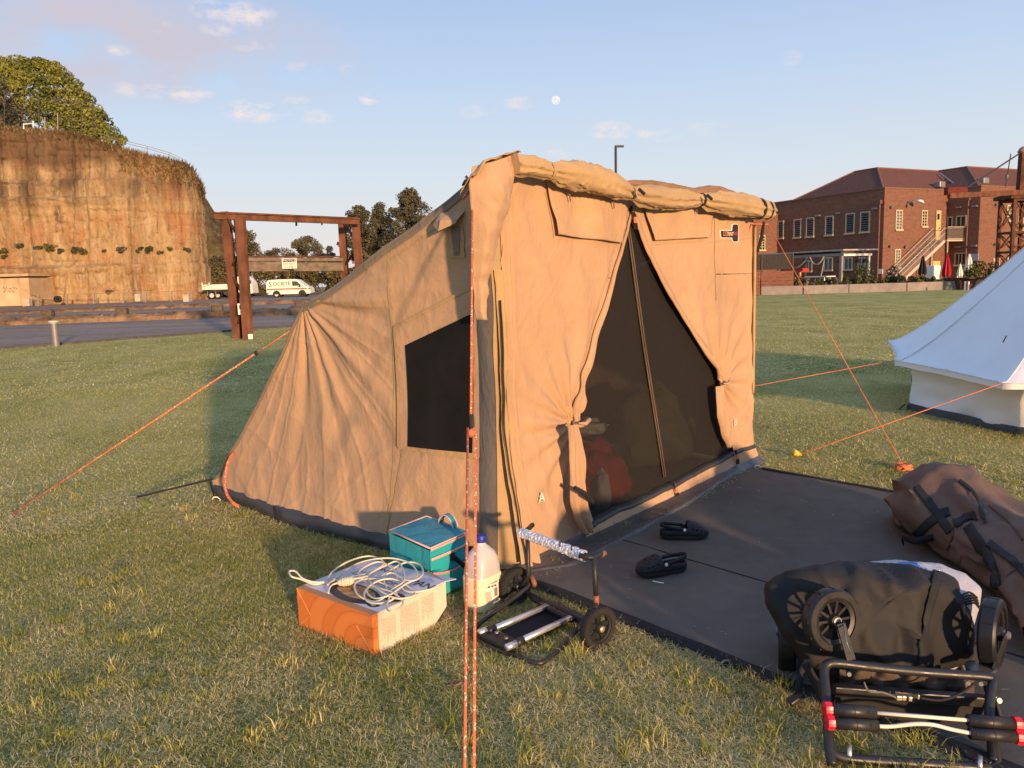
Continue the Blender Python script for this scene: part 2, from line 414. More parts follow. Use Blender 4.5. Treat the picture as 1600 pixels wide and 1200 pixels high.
TILE = mat_tile()
CREAM = M('cream_paint', (.46, .39, .25), .6, .3, var=.12)
YDOOR = M('yellow_door_paint', (.62, .43, .14), .55, .3, var=.12)
GLASSD = M('dark_window_glass', (.02, .022, .028), .25, .3, var=.3)
GLASSB = M('grey_window_glass', (.10, .12, .15), .15, .6, var=.3)
DARKMETAL = M('dark_painted_metal', (.035, .033, .035), .5, .4)
GALV = M('galvanised_steel', (.25, .24, .23), .45, .5, metal=.5, var=.15)
RUST = M('rusted_steel', (.125, .052, .029), .85, .2, var=.55, scale=3, bump=.5, bscale=20, bdist=.01, vscale=(1, 1, .4))
RUSTD = M('dark_rusted_steel', (.085, .036, .022), .85, .2, var=.5, scale=2, bump=.4, bscale=15, bdist=.01)
OLDWOOD = M('grey_weathered_timber', (.20, .15, .11), .9, .1, var=.4, scale=3, bump=.5, bscale=12, bdist=.01, vscale=(.15, 1, 2))
CONC = M('pale_concrete', (.25, .215, .195), .9, .15, var=.18, scale=2, bump=.3, bscale=25)
WHITEP = M('white_paint', (.78, .75, .68), .45, .4, var=.06)
CREAMV = M('cream_vehicle_paint', (.74, .70, .56), .3, .5, var=.04)
TYRE = M('tyre_rubber', (.022, .020, .019), .75, .3, bump=.2, bscale=60)
BLACKP = M('black_plastic', (.018, .018, .019), .42, .4, var=.3, bump=.05, bscale=120)
RIM = M('pale_wheel_rim', (.55, .52, .46), .4, .5)
STONEK = M('kerb_stone_and_dirt', (.20, .125, .066), .95, .1, var=.55, scale=1.6, bump=.8, bscale=6, bdist=.05)
DARKSTONE = M('dark_stone', (.10, .075, .055), .9, .1, var=.4, bump=.6, bscale=8, bdist=.03)
STEELB = M('brushed_steel', (.20, .185, .17), .5, .4, metal=.3, var=.1, vscale=(1, 1, .1))
REDCL = M('red_umbrella_cloth', (.36, .018, .035), .8, .2); WHCL = M('white_umbrella_cloth', (.74, .70, .60), .8, .2, var=.1); BKCL = M('black_umbrella_cloth', (.02, .02, .022), .8, .2)

# ------------------------------------------------------------------ the ground
def zlow(y): return .5 * smooth(30, 75, y)
def xborder(y):
    y2 = min(y, 31.0)
    x = -14.2 + (y2 - 21.4) * .83
    return min(x, -6.0) if y > 20 else x
ROWS = [-90, -60, -35, -20, -10, -5, 0, 5, 10, 15, 18, 20, 21.4, 23, 25, 27, 28.4, 29.5, 31, 33, 36, 39, 42, 45, 48, 52, 56, 60, 65, 70, 75, 80, 90, 110, 150, 220, 320, 480]
def sheet(x_of, name, mat):
    P = []
    for y in ROWS: P.append(x_of(y))
    b = MB().grid(P); o = b.build(name, mat); tag(o, kind='structure'); return o
def lawn_row(y):
    xb = xborder(y); xs = [xb + d for d in (0, 1.5, 3, 5, 8, 12, 16, 22, 30, 45, 70, 120, 220, 420)]
    return [(x, y, zlow(y) * (1 - smooth(0, 12, x - xb))) for x in xs]
def road_row(y):
    xb = xborder(y); xs = [xb - d for d in (0, 3, 8, 15, 25, 40, 60, 90, 150, 280, 420)]
    return [(x, y, zlow(y)) for x in xs]
sheet(lawn_row, 'lawn', LAWN)
sheet(road_row, 'road', ASPHALT)
def gl(u, v):
    """where a line of sight meets the rising car park"""
    y = 40.0
    for _ in range(40): p = gp(u, v, zlow(y)); y = .5 * y + .5 * min(max(p[1], 5), 120)
    return gp(u, v, zlow(y))
# concrete edging between lawn and road
b = MB(); pr = []
for y in np.linspace(5, 31, 60):
    pr.append((xborder(y), y, zlow(y)))
for k in range(len(pr) - 1):
    p, q = pr[k], pr[k + 1]; b.bar((p[0] - .07, p[1], p[2] + .005), (q[0] - .07, q[1], q[2] + .005), .16, .11)
tag(b.build('lawn_kerb', M('dark_kerb', (.09, .08, .075), .9, .1)), kind='structure')

# rough stone and earth strips across the car park
def kerb_strip(u0, v0, u1, v1, depth, h, seed):
    p, q = gl(u0, v0), gl(u1, v1)
    n = 420; P = []
    for i in range(n + 1):
        t = lerp(-.25, 1.35, i / n); c = p + (q - p) * t; row = []
        for j, (dy, hh) in enumerate(((-.15, -.1), (0, .55), (.25, .95), (depth * .5, 1.0), (depth * .8, .9), (depth, .4), (depth + .2, -.1))):
            k = nse(c[0] * .9, j * 1.7 + seed, .3); k2 = nse(c[0] * 3.1, j * 2.3, seed)
            k3 = nse(c[0] * 6.5, j * 4.1, seed + 2); row.append((c[0], c[1] + dy + .12 * k + .10 * k3, zlow(c[1] + dy) + h * hh * (1 + .35 * k + .30 * k2 + .35 * k3)))
        P.append(row)
    o = MB().grid(P).build('kerb_strip', STONEK, smooth=25); tag(o, kind='structure')
kerb_strip(0, 509, 460, 492, 1.2, .34, 1)
kerb_strip(0, 492, 460, 474, 1.0, .22, 5)
stones = [(60, 495, 'dark wheel stop stone on the car park edging nearest the bollard'), (178, 493, 'dark square wheel stop stone on the edging left of the rusty gantry'), (330, 488, 'dark stone block on the edging just behind the rusty gantry posts'), (463, 482, 'dark stone block beside the tent on the far edging')]
for i, (u, v, lb) in enumerate(stones):
    c = gl(u, v + 9); b = MB()
    b.box((c[0], c[1] + .9, zlow(c[1]) + .45), (.55, .4, .34), .1 * i)
    o = b.build('wheel_stop', DARKSTONE, loc=c, bevel=.05); tag(o, lb, 'stone', 'wheel stop stones')

# ------------------------------------------------------------------ the cliff
path = [(-110, 60), (-90, 64), (-47.5, 69.5), (-38, 71), (-31.8, 72.6), (-30.0, 73.5), (-29.3, 75.0), (-30.4, 79), (-35, 90), (-45, 112)]
plen = np.cumsum([0] + [math.dist(path[i], path[i + 1]) for i in range(len(path) - 1)])
def cpath(t):
    x = np.interp(t, plen, [p[0] for p in path]); y = np.interp(t, plen, [p[1] for p in path]); return x, y
def cl_at(u):  # path length where the line of sight of column u meets the face
    best = None
    for t in np.linspace(plen[0], plen[6], 600):
        x, y = cpath(t); uu = 800 + FPX * x / y
        if best is None or abs(uu - u) < best[0]: best = (abs(uu - u), t)
    return best[1]
topu = [(-300, 190), (0, 199), (60, 203), (110, 208), (150, 213), (190, 228), (235, 243), (270, 252), (300, 259), (322, 267), (330, 272)]
tt, tz = [], []
for u, v in topu:
    t = cl_at(u); x, y = cpath(t); tt.append(t); tz.append(at(u, v, y)[2])
tt += [plen[6], plen[7], plen[8], plen[9]]; tz += [11.6, 11.2, 9.5, 6]
CT = lambda t: float(np.interp(t, tt, tz))
P = []; CAP = []
NU, NV = 420, 96
for i in range(NU):
    t = lerp(0, plen[-1], (i / (NU - 1))) if False else float(np.interp(i, [0, 40, 380, NU - 1], [0, plen[2] - 6, plen[7], plen[-1]]))
    x, y = cpath(t); x2, y2 = cpath(min(t + .8, plen[-1])); x1, y1 = cpath(max(t - .8, 0)); d = unit((x2 - x1, y2 - y1)); nx, ny = d[1], -d[0]
    H = CT(t); row = []; kc = 1 - .75 * smooth(plen[3], plen[4], t)
    for j in range(NV):
        k = j / (NV - 1); z = -.4 + (H + .4) * k
        zz = z + 1.0 * nse(t * .05, 3.3) + .02 * t
        r = .9 * nse(t * .10, z * .03, 1) + .28 * nse(t * .4, z * .10, 2) + .20 * nse(t * 1.1, z * .3, 3) + .12 * nse(t * 2.6, z * 1.2, 4) - .30 * crease(t * .5, z * .06, 5, 7) - .22 * crease(t * .10, z * .75, 8, 7)
        r += -.5 * smooth(.97, 1.0, k) * kc
        ledge = lambda zc, w, a: a * (smooth(zc - w, zc, zz) - smooth(zc, zc + .22, zz))
        r = r * (.35 + .65 * kc)
        r += kc * (ledge(5.0, 1.0, .35) + ledge(12.6 - .02 * t, 1.2, .45) + ledge(10.2, .7, .2))
        r += kc * (-.35 * smooth(5.0, 5.3, zz) - .35 * smooth(12.7, 13.0, zz))
        r += .25 * abs(nse(t * .8, z * .03, 9))
        row.append((x + nx * r, y + ny * r, zlow(75) + z - .1))
    P.append(row)
cl = MB().grid(P).build('cliff', CLIFF, smooth=60); tag(cl, kind='structure')
# hill top behind the edge
Q = []
for i in range(0, NU, 3):
    e = np.array(P[i][-1]); row = [tuple(e + (0, 0, -.25))]
    for k, (dd, up) in enumerate(((1.2, .25), (3, .55), (6, .8), (12, .9), (25, .9))):
        tx = np.array([-62.0, 112.0]) - e[:2]; L = np.linalg.norm(tx); tx = tx / L
        p = e[:2] + tx * min(dd, L * .9); row.append((p[0], p[1], e[2] + up + .35 * nse(p[0] * .4, p[1] * .4, 2)))
    Q.append(row)
tag(MB().grid(Q).build('hill_top', DRYTOP, smooth=60), kind='structure')
# lower far hill right behind the cliff's end
Q = []
for i in range(40):
    u = lerp(318, 420, i / 39); row = []
    for k in range(8):
        y = lerp(88, 125, k / 7); base = at(u, lerp(455, 455, 0), y)
        hz = max(at(u, float(np.interp(u, [318, 335, 350, 365, 380, 420], [296, 312, 333, 385, 440, 455])), 100)[2] - .4, .1) * (1 - (k / 7) ** 2 * .3) * min(1, k / 2.0 + .05)
        row.append((base[0], y, .4 + hz + .5 * nse(u * .1, k * .9, 1)))
    Q.append(row)
tag(MB().grid(Q).build('hill', DRYTOP, smooth=60), kind='structure')

# dry grass tufts and scrub along the top of the cliff
def tris_blades(pts, h, w, lean, tints, rng):
    n = len(pts); ang = rng.uniform(0, 2 * np.pi, n); la = rng.uniform(0, 2 * np.pi, n)
    dx = np.cos(ang) * w / 2; dy = np.sin(ang) * w / 2
    V = np.zeros((n, 3, 3)); V[:, 0] = pts; V[:, 1] = pts; V[:, 2] = pts
    V[:, 0, 0] -= dx; V[:, 0, 1] -= dy; V[:, 1, 0] += dx; V[:, 1, 1] += dy
    V[:, 2, 0] += np.cos(la) * lean; V[:, 2, 1] += np.sin(la) * lean; V[:, 2, 2] += h
    F = np.arange(n * 3).reshape(n, 3); return V.reshape(-1, 3), F, np.repeat(tints, 3)
pts = []
for _ in range(6000):
    i = int(min(405, 60 + 345 * random.random() ** .42)); j = NV - 1 - int(abs(random.gauss(0, 1)) * (2.0 if i < 250 else 9)); j = max(j, 0)
    if random.random() < .45:
        q = Q_ = None
        e = np.array(P[i][-1]); tx = unit(np.array([-62.0, 112.0]) - e[:2]); dd = random.random() ** 1.5 * 5
        pts.append((e[0] + tx[0] * dd, e[1] + tx[1] * dd, e[2] + .0 + .12 * dd))
    else:
        if j < NV * .84 and random.random() < .85: continue
        p = P[i][j]; pts.append((p[0] + random.uniform(-.2, .2), p[1] - .05, p[2] - .1))
pts = np.array(pts); n = len(pts)
tn = np.clip(.50 + .22 * RNG.standard_normal(n) + .25 * np.sin(pts[:, 0] * .7), 0, 1)
V, Fc, tt_ = tris_blades(pts, RNG.uniform(.15, .55, n), .12, RNG.uniform(.1, .5, n), tn, RNG)
DRYB = mat_leaf('dry_tall_grass', (.075, .052, .022), (.17, .11, .042), (.30, .21, .085))
tag(np_mesh('dry_grass', V, Fc, DRYB, tint=tt_), kind='stuff')

# ------------------------------------------------------------------ leaves
def leaf_cloud(centres, radii, per, size, rng, flat=.8, shell=.55, up=.2):
    """leaf quads spread through clumps; tint grows to the outside and top of each clump at random"""
    Vs = []; Ts = []
    for (c, r) in zip(centres, radii):
        n = int(per)
        d = rng.standard_normal((n, 3)); d /= np.linalg.norm(d, axis=1)[:, None]
        rad = r * (shell + (1 - shell) * rng.random(n) ** .5)
        p = np.array(c) + d * rad[:, None] * np.array([1, 1, flat])
        nn = d * .55 + rng.standard_normal((n, 3)) * .6 + np.array([0, 0, up]); nn /= np.linalg.norm(nn, axis=1)[:, None]
        t1 = np.cross(nn, rng.standard_normal((n, 3))); t1 /= np.linalg.norm(t1, axis=1)[:, None] + 1e-9; t2 = np.cross(nn, t1)
        s = size * rng.uniform(.6, 1.25, n)[:, None]
        q = np.stack([p - t1 * s * .5, p + t2 * s * .32, p + t1 * s * .5, p - t2 * s * .32], 1)
        Vs.append(q.reshape(-1, 3)); Ts.append(np.repeat(np.clip(rng.normal(.5, .20, n) + rng.normal(0, .20), 0, 1), 4))
    V = np.concatenate(Vs); return V, np.arange(len(V)).reshape(-1, 4), np.concatenate(Ts)
def limbs(b, base, tips, r0, rng):
    for tp in tips:
        base = np.array(base); tp = np.array(tp); mid = base * .5 + tp * .5 + rng.normal(0, .12, 3) * np.linalg.norm(tp - base) * .3
        b.tube([base, mid, tp], [r0, r0 * .6, r0 * .2], 6)
def tree(name, label, foot, centres, radii, per, size, leaf, r0, fork, rng, group=None, flat=.8, shell=.5):
    o = thing(name, label, 'tree', foot, 0, group)
    b = MB(); foot = np.array(foot, float); fk = foot + np.array([0, 0, fork])
    b.tube([foot - (0, 0, .3), foot + (fk - foot) * .5 + rng.normal(0, .05, 3), fk], [r0 * 1.3, r0, r0 * .85], 8)
    idx = rng.permutation(len(centres))[:min(14, len(centres))]
    limbs(b, fk, [centres[i] for i in idx], r0 * .55, rng)
    b.build('trunk', BARK, o, smooth=60)
    V, Fc, tt_ = leaf_cloud(centres, radii, per, size, rng, flat, shell)
    np_mesh('crown', V, Fc, leaf, o, tint=tt_)
    return o
rg = np.random.default_rng(3)
# the big fig on the cliff: broad heap of rounded clumps
def heap(outline, y0, yd, n, r, rng, vlow):
    us = [p[0] for p in outline]; vs = [p[1] for p in outline]; cs = []; rs = []
    while len(cs) < n:
        u = rng.uniform(us[0], us[-1]); vt = np.interp(u, us, vs)
        v = vt + (vlow - vt) * rng.random() ** 1.3
        dep = (v - vt) / max(vlow - vt, 1)
        y = y0 - yd * min(1, .25 + dep) * rng.uniform(.5, 1)
        rr = r * rng.uniform(.7, 1.3); p = at(u, v + rr * FPX / y * .7, y)
        cs.append(p); rs.append(rr)
    return cs, rs
cs, rs = heap([(-160, 80), (-60, 70), (0, 84), (45, 86), (85, 95), (112, 118), (140, 150), (150, 168)], 94, 9, 300, .95, rg, 206)
f = at(10, 205, 88)
tree('fig_tree', 'broad yellow-green fig tree heaped on top of the cliff', f, cs, rs, 210, .30, LEAF_FIG, .5, 2.0, rg, None, .66, .75)
cs, rs = heap([(128, 180), (140, 168), (158, 172), (175, 186), (183, 198)], 88, 3, 16, .75, rg, 212)
tree('small_tree', 'small round green tree at the right foot of the fig tree', at(152, 212, 86), cs, rs, 150, .36, LEAF_FIG, .15, .6, rg)
cs, rs = heap([(163, 214), (175, 207), (192, 207), (195, 212)], 84, 1.5, 8, .4, rg, 220)
tree('shrub', 'low green shrub beside the white rail on the cliff top', at(180, 220, 83), cs, rs, 110, .28, LEAF_FIG, .06, .2, rg)
cs, rs = heap([(-80, 110), (-20, 112), (10, 130), (32, 165), (42, 200)], 82.5, 3, 40, 1.0, rg, 208)
tree('dark_tree', 'dark brown-green tree in front of the fig at the left edge', at(-10, 208, 81), cs, rs, 150, .36, LEAF_DARK, .3, 1.0, rg)

# trees and bushes beyond the car park
def far_tree(u, vtop, vbase, wpx, y, kind, label, leaf, per=230, size=.24, name='tree', group='trees beyond the car park', n=26, trunkv=None):
    foot = at(u, vbase, y); foot[2] = max(foot[2], .3); H = at(u, vtop, y)[2] - foot[2]; W = wpx / FPX * y
    cs, rs = [], []
    for i in range(n):
        k = (i + .5) / n if kind == 'tall' else rg.random()
        if kind == 'tall':
            w = W * .5 * (math.sin(math.pi * min(1, .12 + .88 * k) ** .75) + .12); z = H * (.28 + .70 * k)
            cs.append(foot + (rg.normal(0, .55) * w, rg.normal(0, .5) * w, z)); rs.append(H * rg.uniform(.04, .085))
        else:
            a = rg.uniform(0, 2 * math.pi); q = rg.random() ** .5; z = H * (.30 + .62 * k); w = W * .5 * math.sqrt(max(.05, 1 - (2 * k - .9) ** 2))
            cs.append(foot + (math.cos(a) * w * q, math.sin(a) * w * q, z)); rs.append(H * rg.uniform(.08, .15))
    return tree(name, label, foot, cs, rs, per, size, leaf, .035 * H * .5 + .08, H * (.3 if kind != 'tall' else .6), rg, group, .8, .2)
far_tree(567, 322, 440, 62, 92, 'tall', 'tall dark casuarina just right of the gantry posts', LEAF_DARK, n=110, per=170)
far_tree(597, 318, 440, 38, 95, 'tall', 'slender see-through casuarina, the middle and thinnest of three', LEAF_DARK, n=70, per=120)
far_tree(645, 297, 440, 82, 93, 'tall', 'tallest dark casuarina rising behind the tent roof', LEAF_DARK, n=150, per=170)
far_tree(700, 345, 440, 50, 99, 'round', 'lower dark tree half hidden by the sloping tent roof', LEAF_DARK, n=50)
far_tree(483, 366, 450, 60, 97, 'round', 'round olive gum tree seen above the timber beam', LEAF_OLIVE, n=44, per=170)
far_tree(437, 384, 450, 66, 103, 'round', 'thin brownish tree above the timber beam left of the sign', LEAF_OLIVE, n=36, per=130)
far_tree(392, 360, 452, 42, 96, 'round', 'scrubby tree close behind the left gantry posts', LEAF_OLIVE, n=36, per=150)
far_tree(520, 392, 450, 40, 100, 'round', 'small bushy tree beside the right gantry posts', LEAF_OLIVE, n=26, per=150)
for i, (u, vt, w, y) in enumerate([(343, 352, 22, 96), (352, 400, 46, 90), (392, 405, 50, 92), (430, 408, 54, 93), (468, 404, 56, 92), (505, 406, 56, 91), (545, 404, 60, 90), (590, 402, 70, 91), (640, 400, 70, 92), (690, 404, 80, 92)]):
    cs, rs = [], []
    foot = at(u, 458, y); foot[2] = .45; H = at(u, vt, y)[2] - .45; W = w / FPX * y
    for k in range(26):
        cs.append(foot + (rg.uniform(-.6, .6) * W, rg.uniform(-1, 1), H * rg.uniform(.1, .9))); rs.append(H * rg.uniform(.12, .22))
    lab = ['high on the slope at the right end of the cliff', 'behind the truck bed', 'behind the truck cab', 'between truck and van', 'behind the middle of the van', 'behind the van bonnet', 'behind the right gantry legs', 'behind the lower tent roof', 'under the tallest casuarina', 'nearest the tent ridge'][i]
    o = thing('bush', 'dense brown-green bush ' + lab, 'bush', foot, 0, 'bushes along the far car park edge')
    V, Fc, tt_ = leaf_cloud(cs, rs, 230, .27, rg, .95, .2); np_mesh('foliage', V, Fc, LEAF_OLIVE, o, tint=tt_)
    b = MB(); limbs(b, foot, cs[:6], .08, rg); b.build('stem', BARK, o)
# plants rooted on the ledge half way up the cliff
cbv = BVHTree.FromPolygons([Vector(v.co) for v in cl.data.vertices], [tuple(p.vertices) for p in cl.data.polygons])
def cast(bv, u, v):
    d = Vector(ray(u, v)).normalized(); h = bv.ray_cast(Vector(O_), d); return h[0], h[1]
led = [(8, 392, 14), (33, 384, 16), (60, 388, 13), (77, 388, 20), (98, 392, 12), (118, 392, 20), (133, 395, 22), (163, 392, 6), (192, 391, 18), (215, 393, 8), (234, 389, 18), (251, 395, 10), (266, 388, 11), (294, 390, 12), (170, 456, 14), (8, 400, 10)]
LEDGE = ['leftmost dark plant on the cliff ledge above the tunnel door', 'raised plant on the ledge, higher than its neighbours above the door', 'small dark plant just right of the raised ledge plant', 'bushy round plant on the ledge above the door jamb', 'thin low plant between two fuller ledge plants', 'left half of the longest hedge-like growth on the ledge', 'right half of the longest hedge-like growth on the ledge', 'tiny single tuft alone on the middle of the cliff ledge', 'wide flat plant right of the tiny single tuft', 'very small plant between two wider ledge plants', 'thick dark plant with streaked rock hanging below it', 'drooping plant lowest on the right part of the ledge', 'upright greener plant on the right of the ledge', 'last plant at the right end of the cliff ledge', 'low green weed at the very foot of the cliff', 'dark plant hanging in the crack above the tunnel lintel']
for i, (u, v, w) in enumerate(led):
    h, _ = cast(cbv, u, v)
    if h is None: continue
    r = w / 2 / FPX * h.y * .85; cs = [np.array(h) + rg.normal(0, 1, 3) * np.array([.5, .2, .25]) * r + (0, -.1, 0) for _ in range(5)]
    o = thing('ledge_plant', LEDGE[i], 'plant', tuple(h), 0, 'plants on the cliff ledge')
    V, Fc, tt_ = leaf_cloud(cs, [r * .55] * 5, 60, .22, rg, .8, .2); np_mesh('foliage', V, Fc, LEAF_DARK if i % 3 else LEAF_BUSH, o, tint=tt_)
# ------------------------------------------------------------------ things on the cliff and along its foot
WIRE = M('old_fence_pipe', (.05, .042, .036), .7, .3)
PALEPIPE = M('pale_fence_pipe', (.24, .20, .155), .6, .3)
def on(u, v, y): return Vector(at(u, v, y))
# tall dark ball-stop fence
o = thing('wire_fence', 'tall dark pipe fence in front of the trees on the cliff top', 'fence', on(60, 207, 79))
for (u, vt, vb) in ((7, 141, 200), (61, 152, 205), (112, 160, 208), (127, 158, 209), (145, 157, 212)):
    MB().tube([on(u, vb + 3, 79), on(u, vt, 79)], .055, 6).build('post', WIRE, o)
for vs_ in ((141, 152, 160, 157), (172, 177, 182, 186)):
    MB().tube([on(7, vs_[0], 79), on(61, vs_[1], 79), on(112, vs_[2], 79), on(145, vs_[3], 79)], .035, 5).build('rail', WIRE, o)
MB().tube([on(88, 175, 79), on(112, 165, 79), on(145, 156, 79)], .03, 5).build('brace', WIRE, o)
for i, (u, vt, vb) in enumerate(((70, 183, 207), (90, 176, 206))):
    q = MB().tube([on(u, vb + 2, 78), on(u, vt, 78)], .06, 6).build('fence_post', PALEPIPE, None, loc=on(u, vb, 78))
    tag(q, ['short pale post under the fig tree, the left one of two', 'taller pale post under the fig tree, right of the short one'][i], 'post', 'pale posts on the cliff top')
q = MB().tube([on(37, 205, 78), on(37, 194, 78), on(52, 193, 78), on(52, 208, 78), on(52, 189, 78)], .07, 6).build('pipe_hoop', WHITEP, loc=on(45, 205, 78))
tag(q, 'white pipe hoop at the cliff edge under the fig tree', 'barrier')
o = thing('guard_rail', 'pale two rail guard rail running down the right end of the cliff top', 'railing', on(195, 222, 77))
top = [(158, 207, 79), (193, 217, 78), (230, 226, 77), (265, 236, 76), (292, 249, 75)]
for dv in (2.5, 6): MB().tube([on(u, v + dv, y) for u, v, y in top], .022, 5).build('rail', PALEPIPE, o)
for (u, v, y) in ((158, 207, 79), (193, 217, 78), (230, 226, 77), (264, 236, 76), (292, 249, 75)):
    MB().tube([on(u, v + 2, y), on(u, v + 14, y)], .03, 6).build('post', PALEPIPE, o)
# tunnel mouth in the cliff foot
yD = 67.3
def dbox(b, u0, v0, u1, v1, y, d):
    p0, p1 = at(u0, v1, y), at(u1, v0, y)
    b.box(((p0[0] + p1[0]) / 2, y + d / 2, (p0[2] + p1[2]) / 2), (abs(p1[0] - p0[0]), d, abs(p1[2] - p0[2])))
    return b
o = thing('tunnel_door', 'concrete framed tunnel entrance in the cliff with red scrawl on the door', 'doorway', at(10, 478, yD))
SANDC = M('sandy_concrete', (.42, .30, .17), .9, .1, var=.2, scale=1.2, bump=.4, bscale=10, bdist=.02)
DOORP = M('stained_pale_door', (.46, .35, .21), .85, .1, var=.28, scale=1.5, vscale=(1, 1, .3))
b = MB(); dbox(b, -40, 427, 43, 434, yD, 4); b.build('lintel', SANDC, o, bevel=.03)
b = MB(); dbox(b, 35, 434, 44, 480, yD + .02, 4); b.build('jamb', SANDC, o, bevel=.03)
b = MB(); dbox(b, -40, 434, 35, 480, yD + .6, .2); dr = b.build('door', DOORP, o)
REDP = M('red_spray_paint', (.33, .05, .035), .8, .1)
b = MB(); rs_ = random.Random(4)
for k in range(9):
    u = 8 + (k % 5) * 4 + rs_.uniform(-1, 1); v = 450 + (k // 5) * 6; p = [on(u + rs_.uniform(-2.5, 2.5), v + rs_.uniform(-2.5, 2.5), yD + .58) for _ in range(4)]
    b.tube(p, .022, 4)
b.build('graffiti', REDP, dr)
# low post and rail fence along the foot
o = thing('rail_fence', 'low post and rail fence along the foot of the cliff', 'fence', gl(180, 474))
pf = [(60, 460, 477), (105, 459, 474), (147, 458, 473), (193, 457, 472), (228, 456, 471), (268, 455, 470), (300, 453, 469)]
yf = 66.5
for (u, vt, vb) in pf: MB().bar(on(u, vb + 2, yf), on(u, vt, yf), .1, .1).build('post', PALEPIPE, o)
MB().tube([on(45, 458, yf)] + [on(u, vt + .5, yf) for u, vt, vb in pf] + [on(318, 448, yf), on(330, 445, yf)], .03, 5).build('rail', M('rope_rail', (.28, .19, .11), .8, .1), o)
MB().tube([on(45, 465, yf)] + [on(u, vt + 7, yf) for u, vt, vb in pf], .025, 5).build('rail', M('rope_rail_low', (.40, .26, .14), .8, .1), o)
for i, (u, v, s_) in enumerate(((41, 470, 7), (214, 463, 7), (290, 464, 8))):
    q = dbox(MB(), u - s_ / 2, v - s_ / 2, u + s_ / 2, v + s_ / 2 + 5, 66 + .2 * i, .5).build('utility_box', M('dusty_white_box', (.42, .36, .28), .7, .2), loc=at(u, v + 8, 66), bevel=.04)
    tag(q, ['small white box beside the tunnel door', 'small white box under the middle of the cliff', 'small white box left of the truck'][i], 'box', 'white boxes at the cliff foot')
for i, (u, v) in enumerate(((140, 470), (212, 461), (132, 471))):
    p = gl(u, v + 4); q = MB().lathe([(.12, -.10), (.22, -.12), (.28, -.07), (.28, .07), (.22, .12), (.12, .10)], (p[0], 66.3 - .9 * (i == 2), 1.0 if i != 1 else 1.5), (.25, 1, 0), 16, closed=True).build('old_tyre', TYRE, loc=p, smooth=40)
    tag(q, ['black tyre leaning at the cliff foot, right one of the pair', 'black tyre beside the white box under the cliff', 'black tyre at the cliff foot, left one of the pair'][i], 'tyre', 'tyres at the cliff foot')
# bollard
p = gp(88, 541); o = thing('bollard', 'brushed steel bollard with a pale flared cap at the lawn edge', 'bollard', p)
b = MB(); b.lathe([(.095, -.05), (.095, .66)], p, n=20); b.build('post', STEELB, o, smooth=40)
b = MB(); b.lathe([(.095, .655), (.135, .70), (.135, .725), (.06, .735)], p, n=20); b.build('cap', M('pale_cap', (.62, .56, .44), .5, .3), o, smooth=30)

# ------------------------------------------------------------------ the rusty gantry
o = thing('steel_gantry', 'rusty steel gantry frame holding up a grey timber beam', 'gantry', gp(380, 530))
A1, A2 = gp(372, 529), gp(388, 531)
yA1, yA2 = A1[1], A2[1]
def post(b, p, top, w):
    b.bar(p, top, w, .045); 
def hpost(p, top):
    """an H section standing post"""
    b = MB(); p = Vector(p) - Vector((0, 0, .1)); top = Vector(top)
    for s_ in (-1, 1): b.bar(p + Vector((0, s_ * .10, 0)), top + Vector((0, s_ * .10, 0)), .24, .03, (0, 1, 0))
    b.bar(p, top, .03, .20, (0, 1, 0)); return b
t1 = at(352, 331, yA1); t2 = at(375, 338, yA2)
yB = 27.2; B1 = at(541, 470, yB); B1[2] = 0; B2 = at(566, 470, yB - .9); B2[2] = 0
tB1 = at(534, 341, yB); tB2 = at(555, 340, yB - .9)
for p, t in ((A1, t1), (A2, t2), (B1, tB1), (B2, tB2)): hpost(p, t).build('post', RUST, o)
for (p, t, p2, t2_) in ((A1, t1, A2, t2), (B1, tB1, B2, tB2)):
    for k in range(4):
        a = Vector(p).lerp(Vector(t), .1 + .23 * k); c = Vector(p2).lerp(Vector(t2_), .1 + .23 * (k + .8))
        if k % 2: a, c = Vector(p).lerp(Vector(t), .1 + .23 * (k + .8)), Vector(p2).lerp(Vector(t2_), .1 + .23 * k)
        MB().bar(a, c, .06, .06).build('brace', RUSTD, o)
def beam(p, q, h=.17):
    b = MB(); p = Vector(p); q = Vector(q)
    for s_ in (-1, 1): b.bar(p + Vector((0, 0, s_ * h / 2)), q + Vector((0, 0, s_ * h / 2)), .18, .03)
    b.bar(p, q, .03, h); return b
beam(at(334, 337, yA1 - .3), at(561, 346, yB - 1.3)).build('top_beam', RUST, o)
MB().bar(at(355, 333.0, yA1 + .1), at(558, 341.5, yB + .2), .05, .07).build('top_rail', RUSTD, o)
MB().bar(at(463, 346, 25), at(463, 353, 25), .05, .05).build('hook', RUSTD, o)
MB().bar(at(503, 348, 26), at(503, 352, 26), .04, .04).build('hook', RUSTD, o)
# a thin grey timber beside the posts, with a switch box
MB().bar(gp(380, 530) + (0, .25, -.05), at(368, 342, yA1 - .4), .10, .08).build('timber_upright', OLDWOOD, o)
b = MB(); dbox(b, 372, 474, 379, 492, yA2 + .1, .1); sb = b.build('switch_box', WHITEP, o, bevel=.01)
b = MB(); dbox(b, 374, 477, 377, 483, yA2 + .085, .02); b.build('socket', BLACKP, sb)
b = MB(); dbox(b, 388, 522, 394, 530, yA2 - .22, .06); b.build('foot_plate', WHITEP, o)
p, q = Vector(at(382, 412, yA2 + .5)), Vector(at(532, 412, yB - .4))
def plank(v0, v1, off):
    a0, a1 = Vector(at(382, v0, yA2 + .5)), Vector(at(382, v1, yA2 + .5)); c0, c1 = Vector(at(533, v0 + .5, yB - .4)), Vector(at(533, v1 - .5, yB - .4))
    b = MB(); b.bar((a0 + a1) / 2 + Vector((0, off, 0)), (c0 + c1) / 2 + Vector((0, off, 0)), .22, (a0 - a1).length); return b
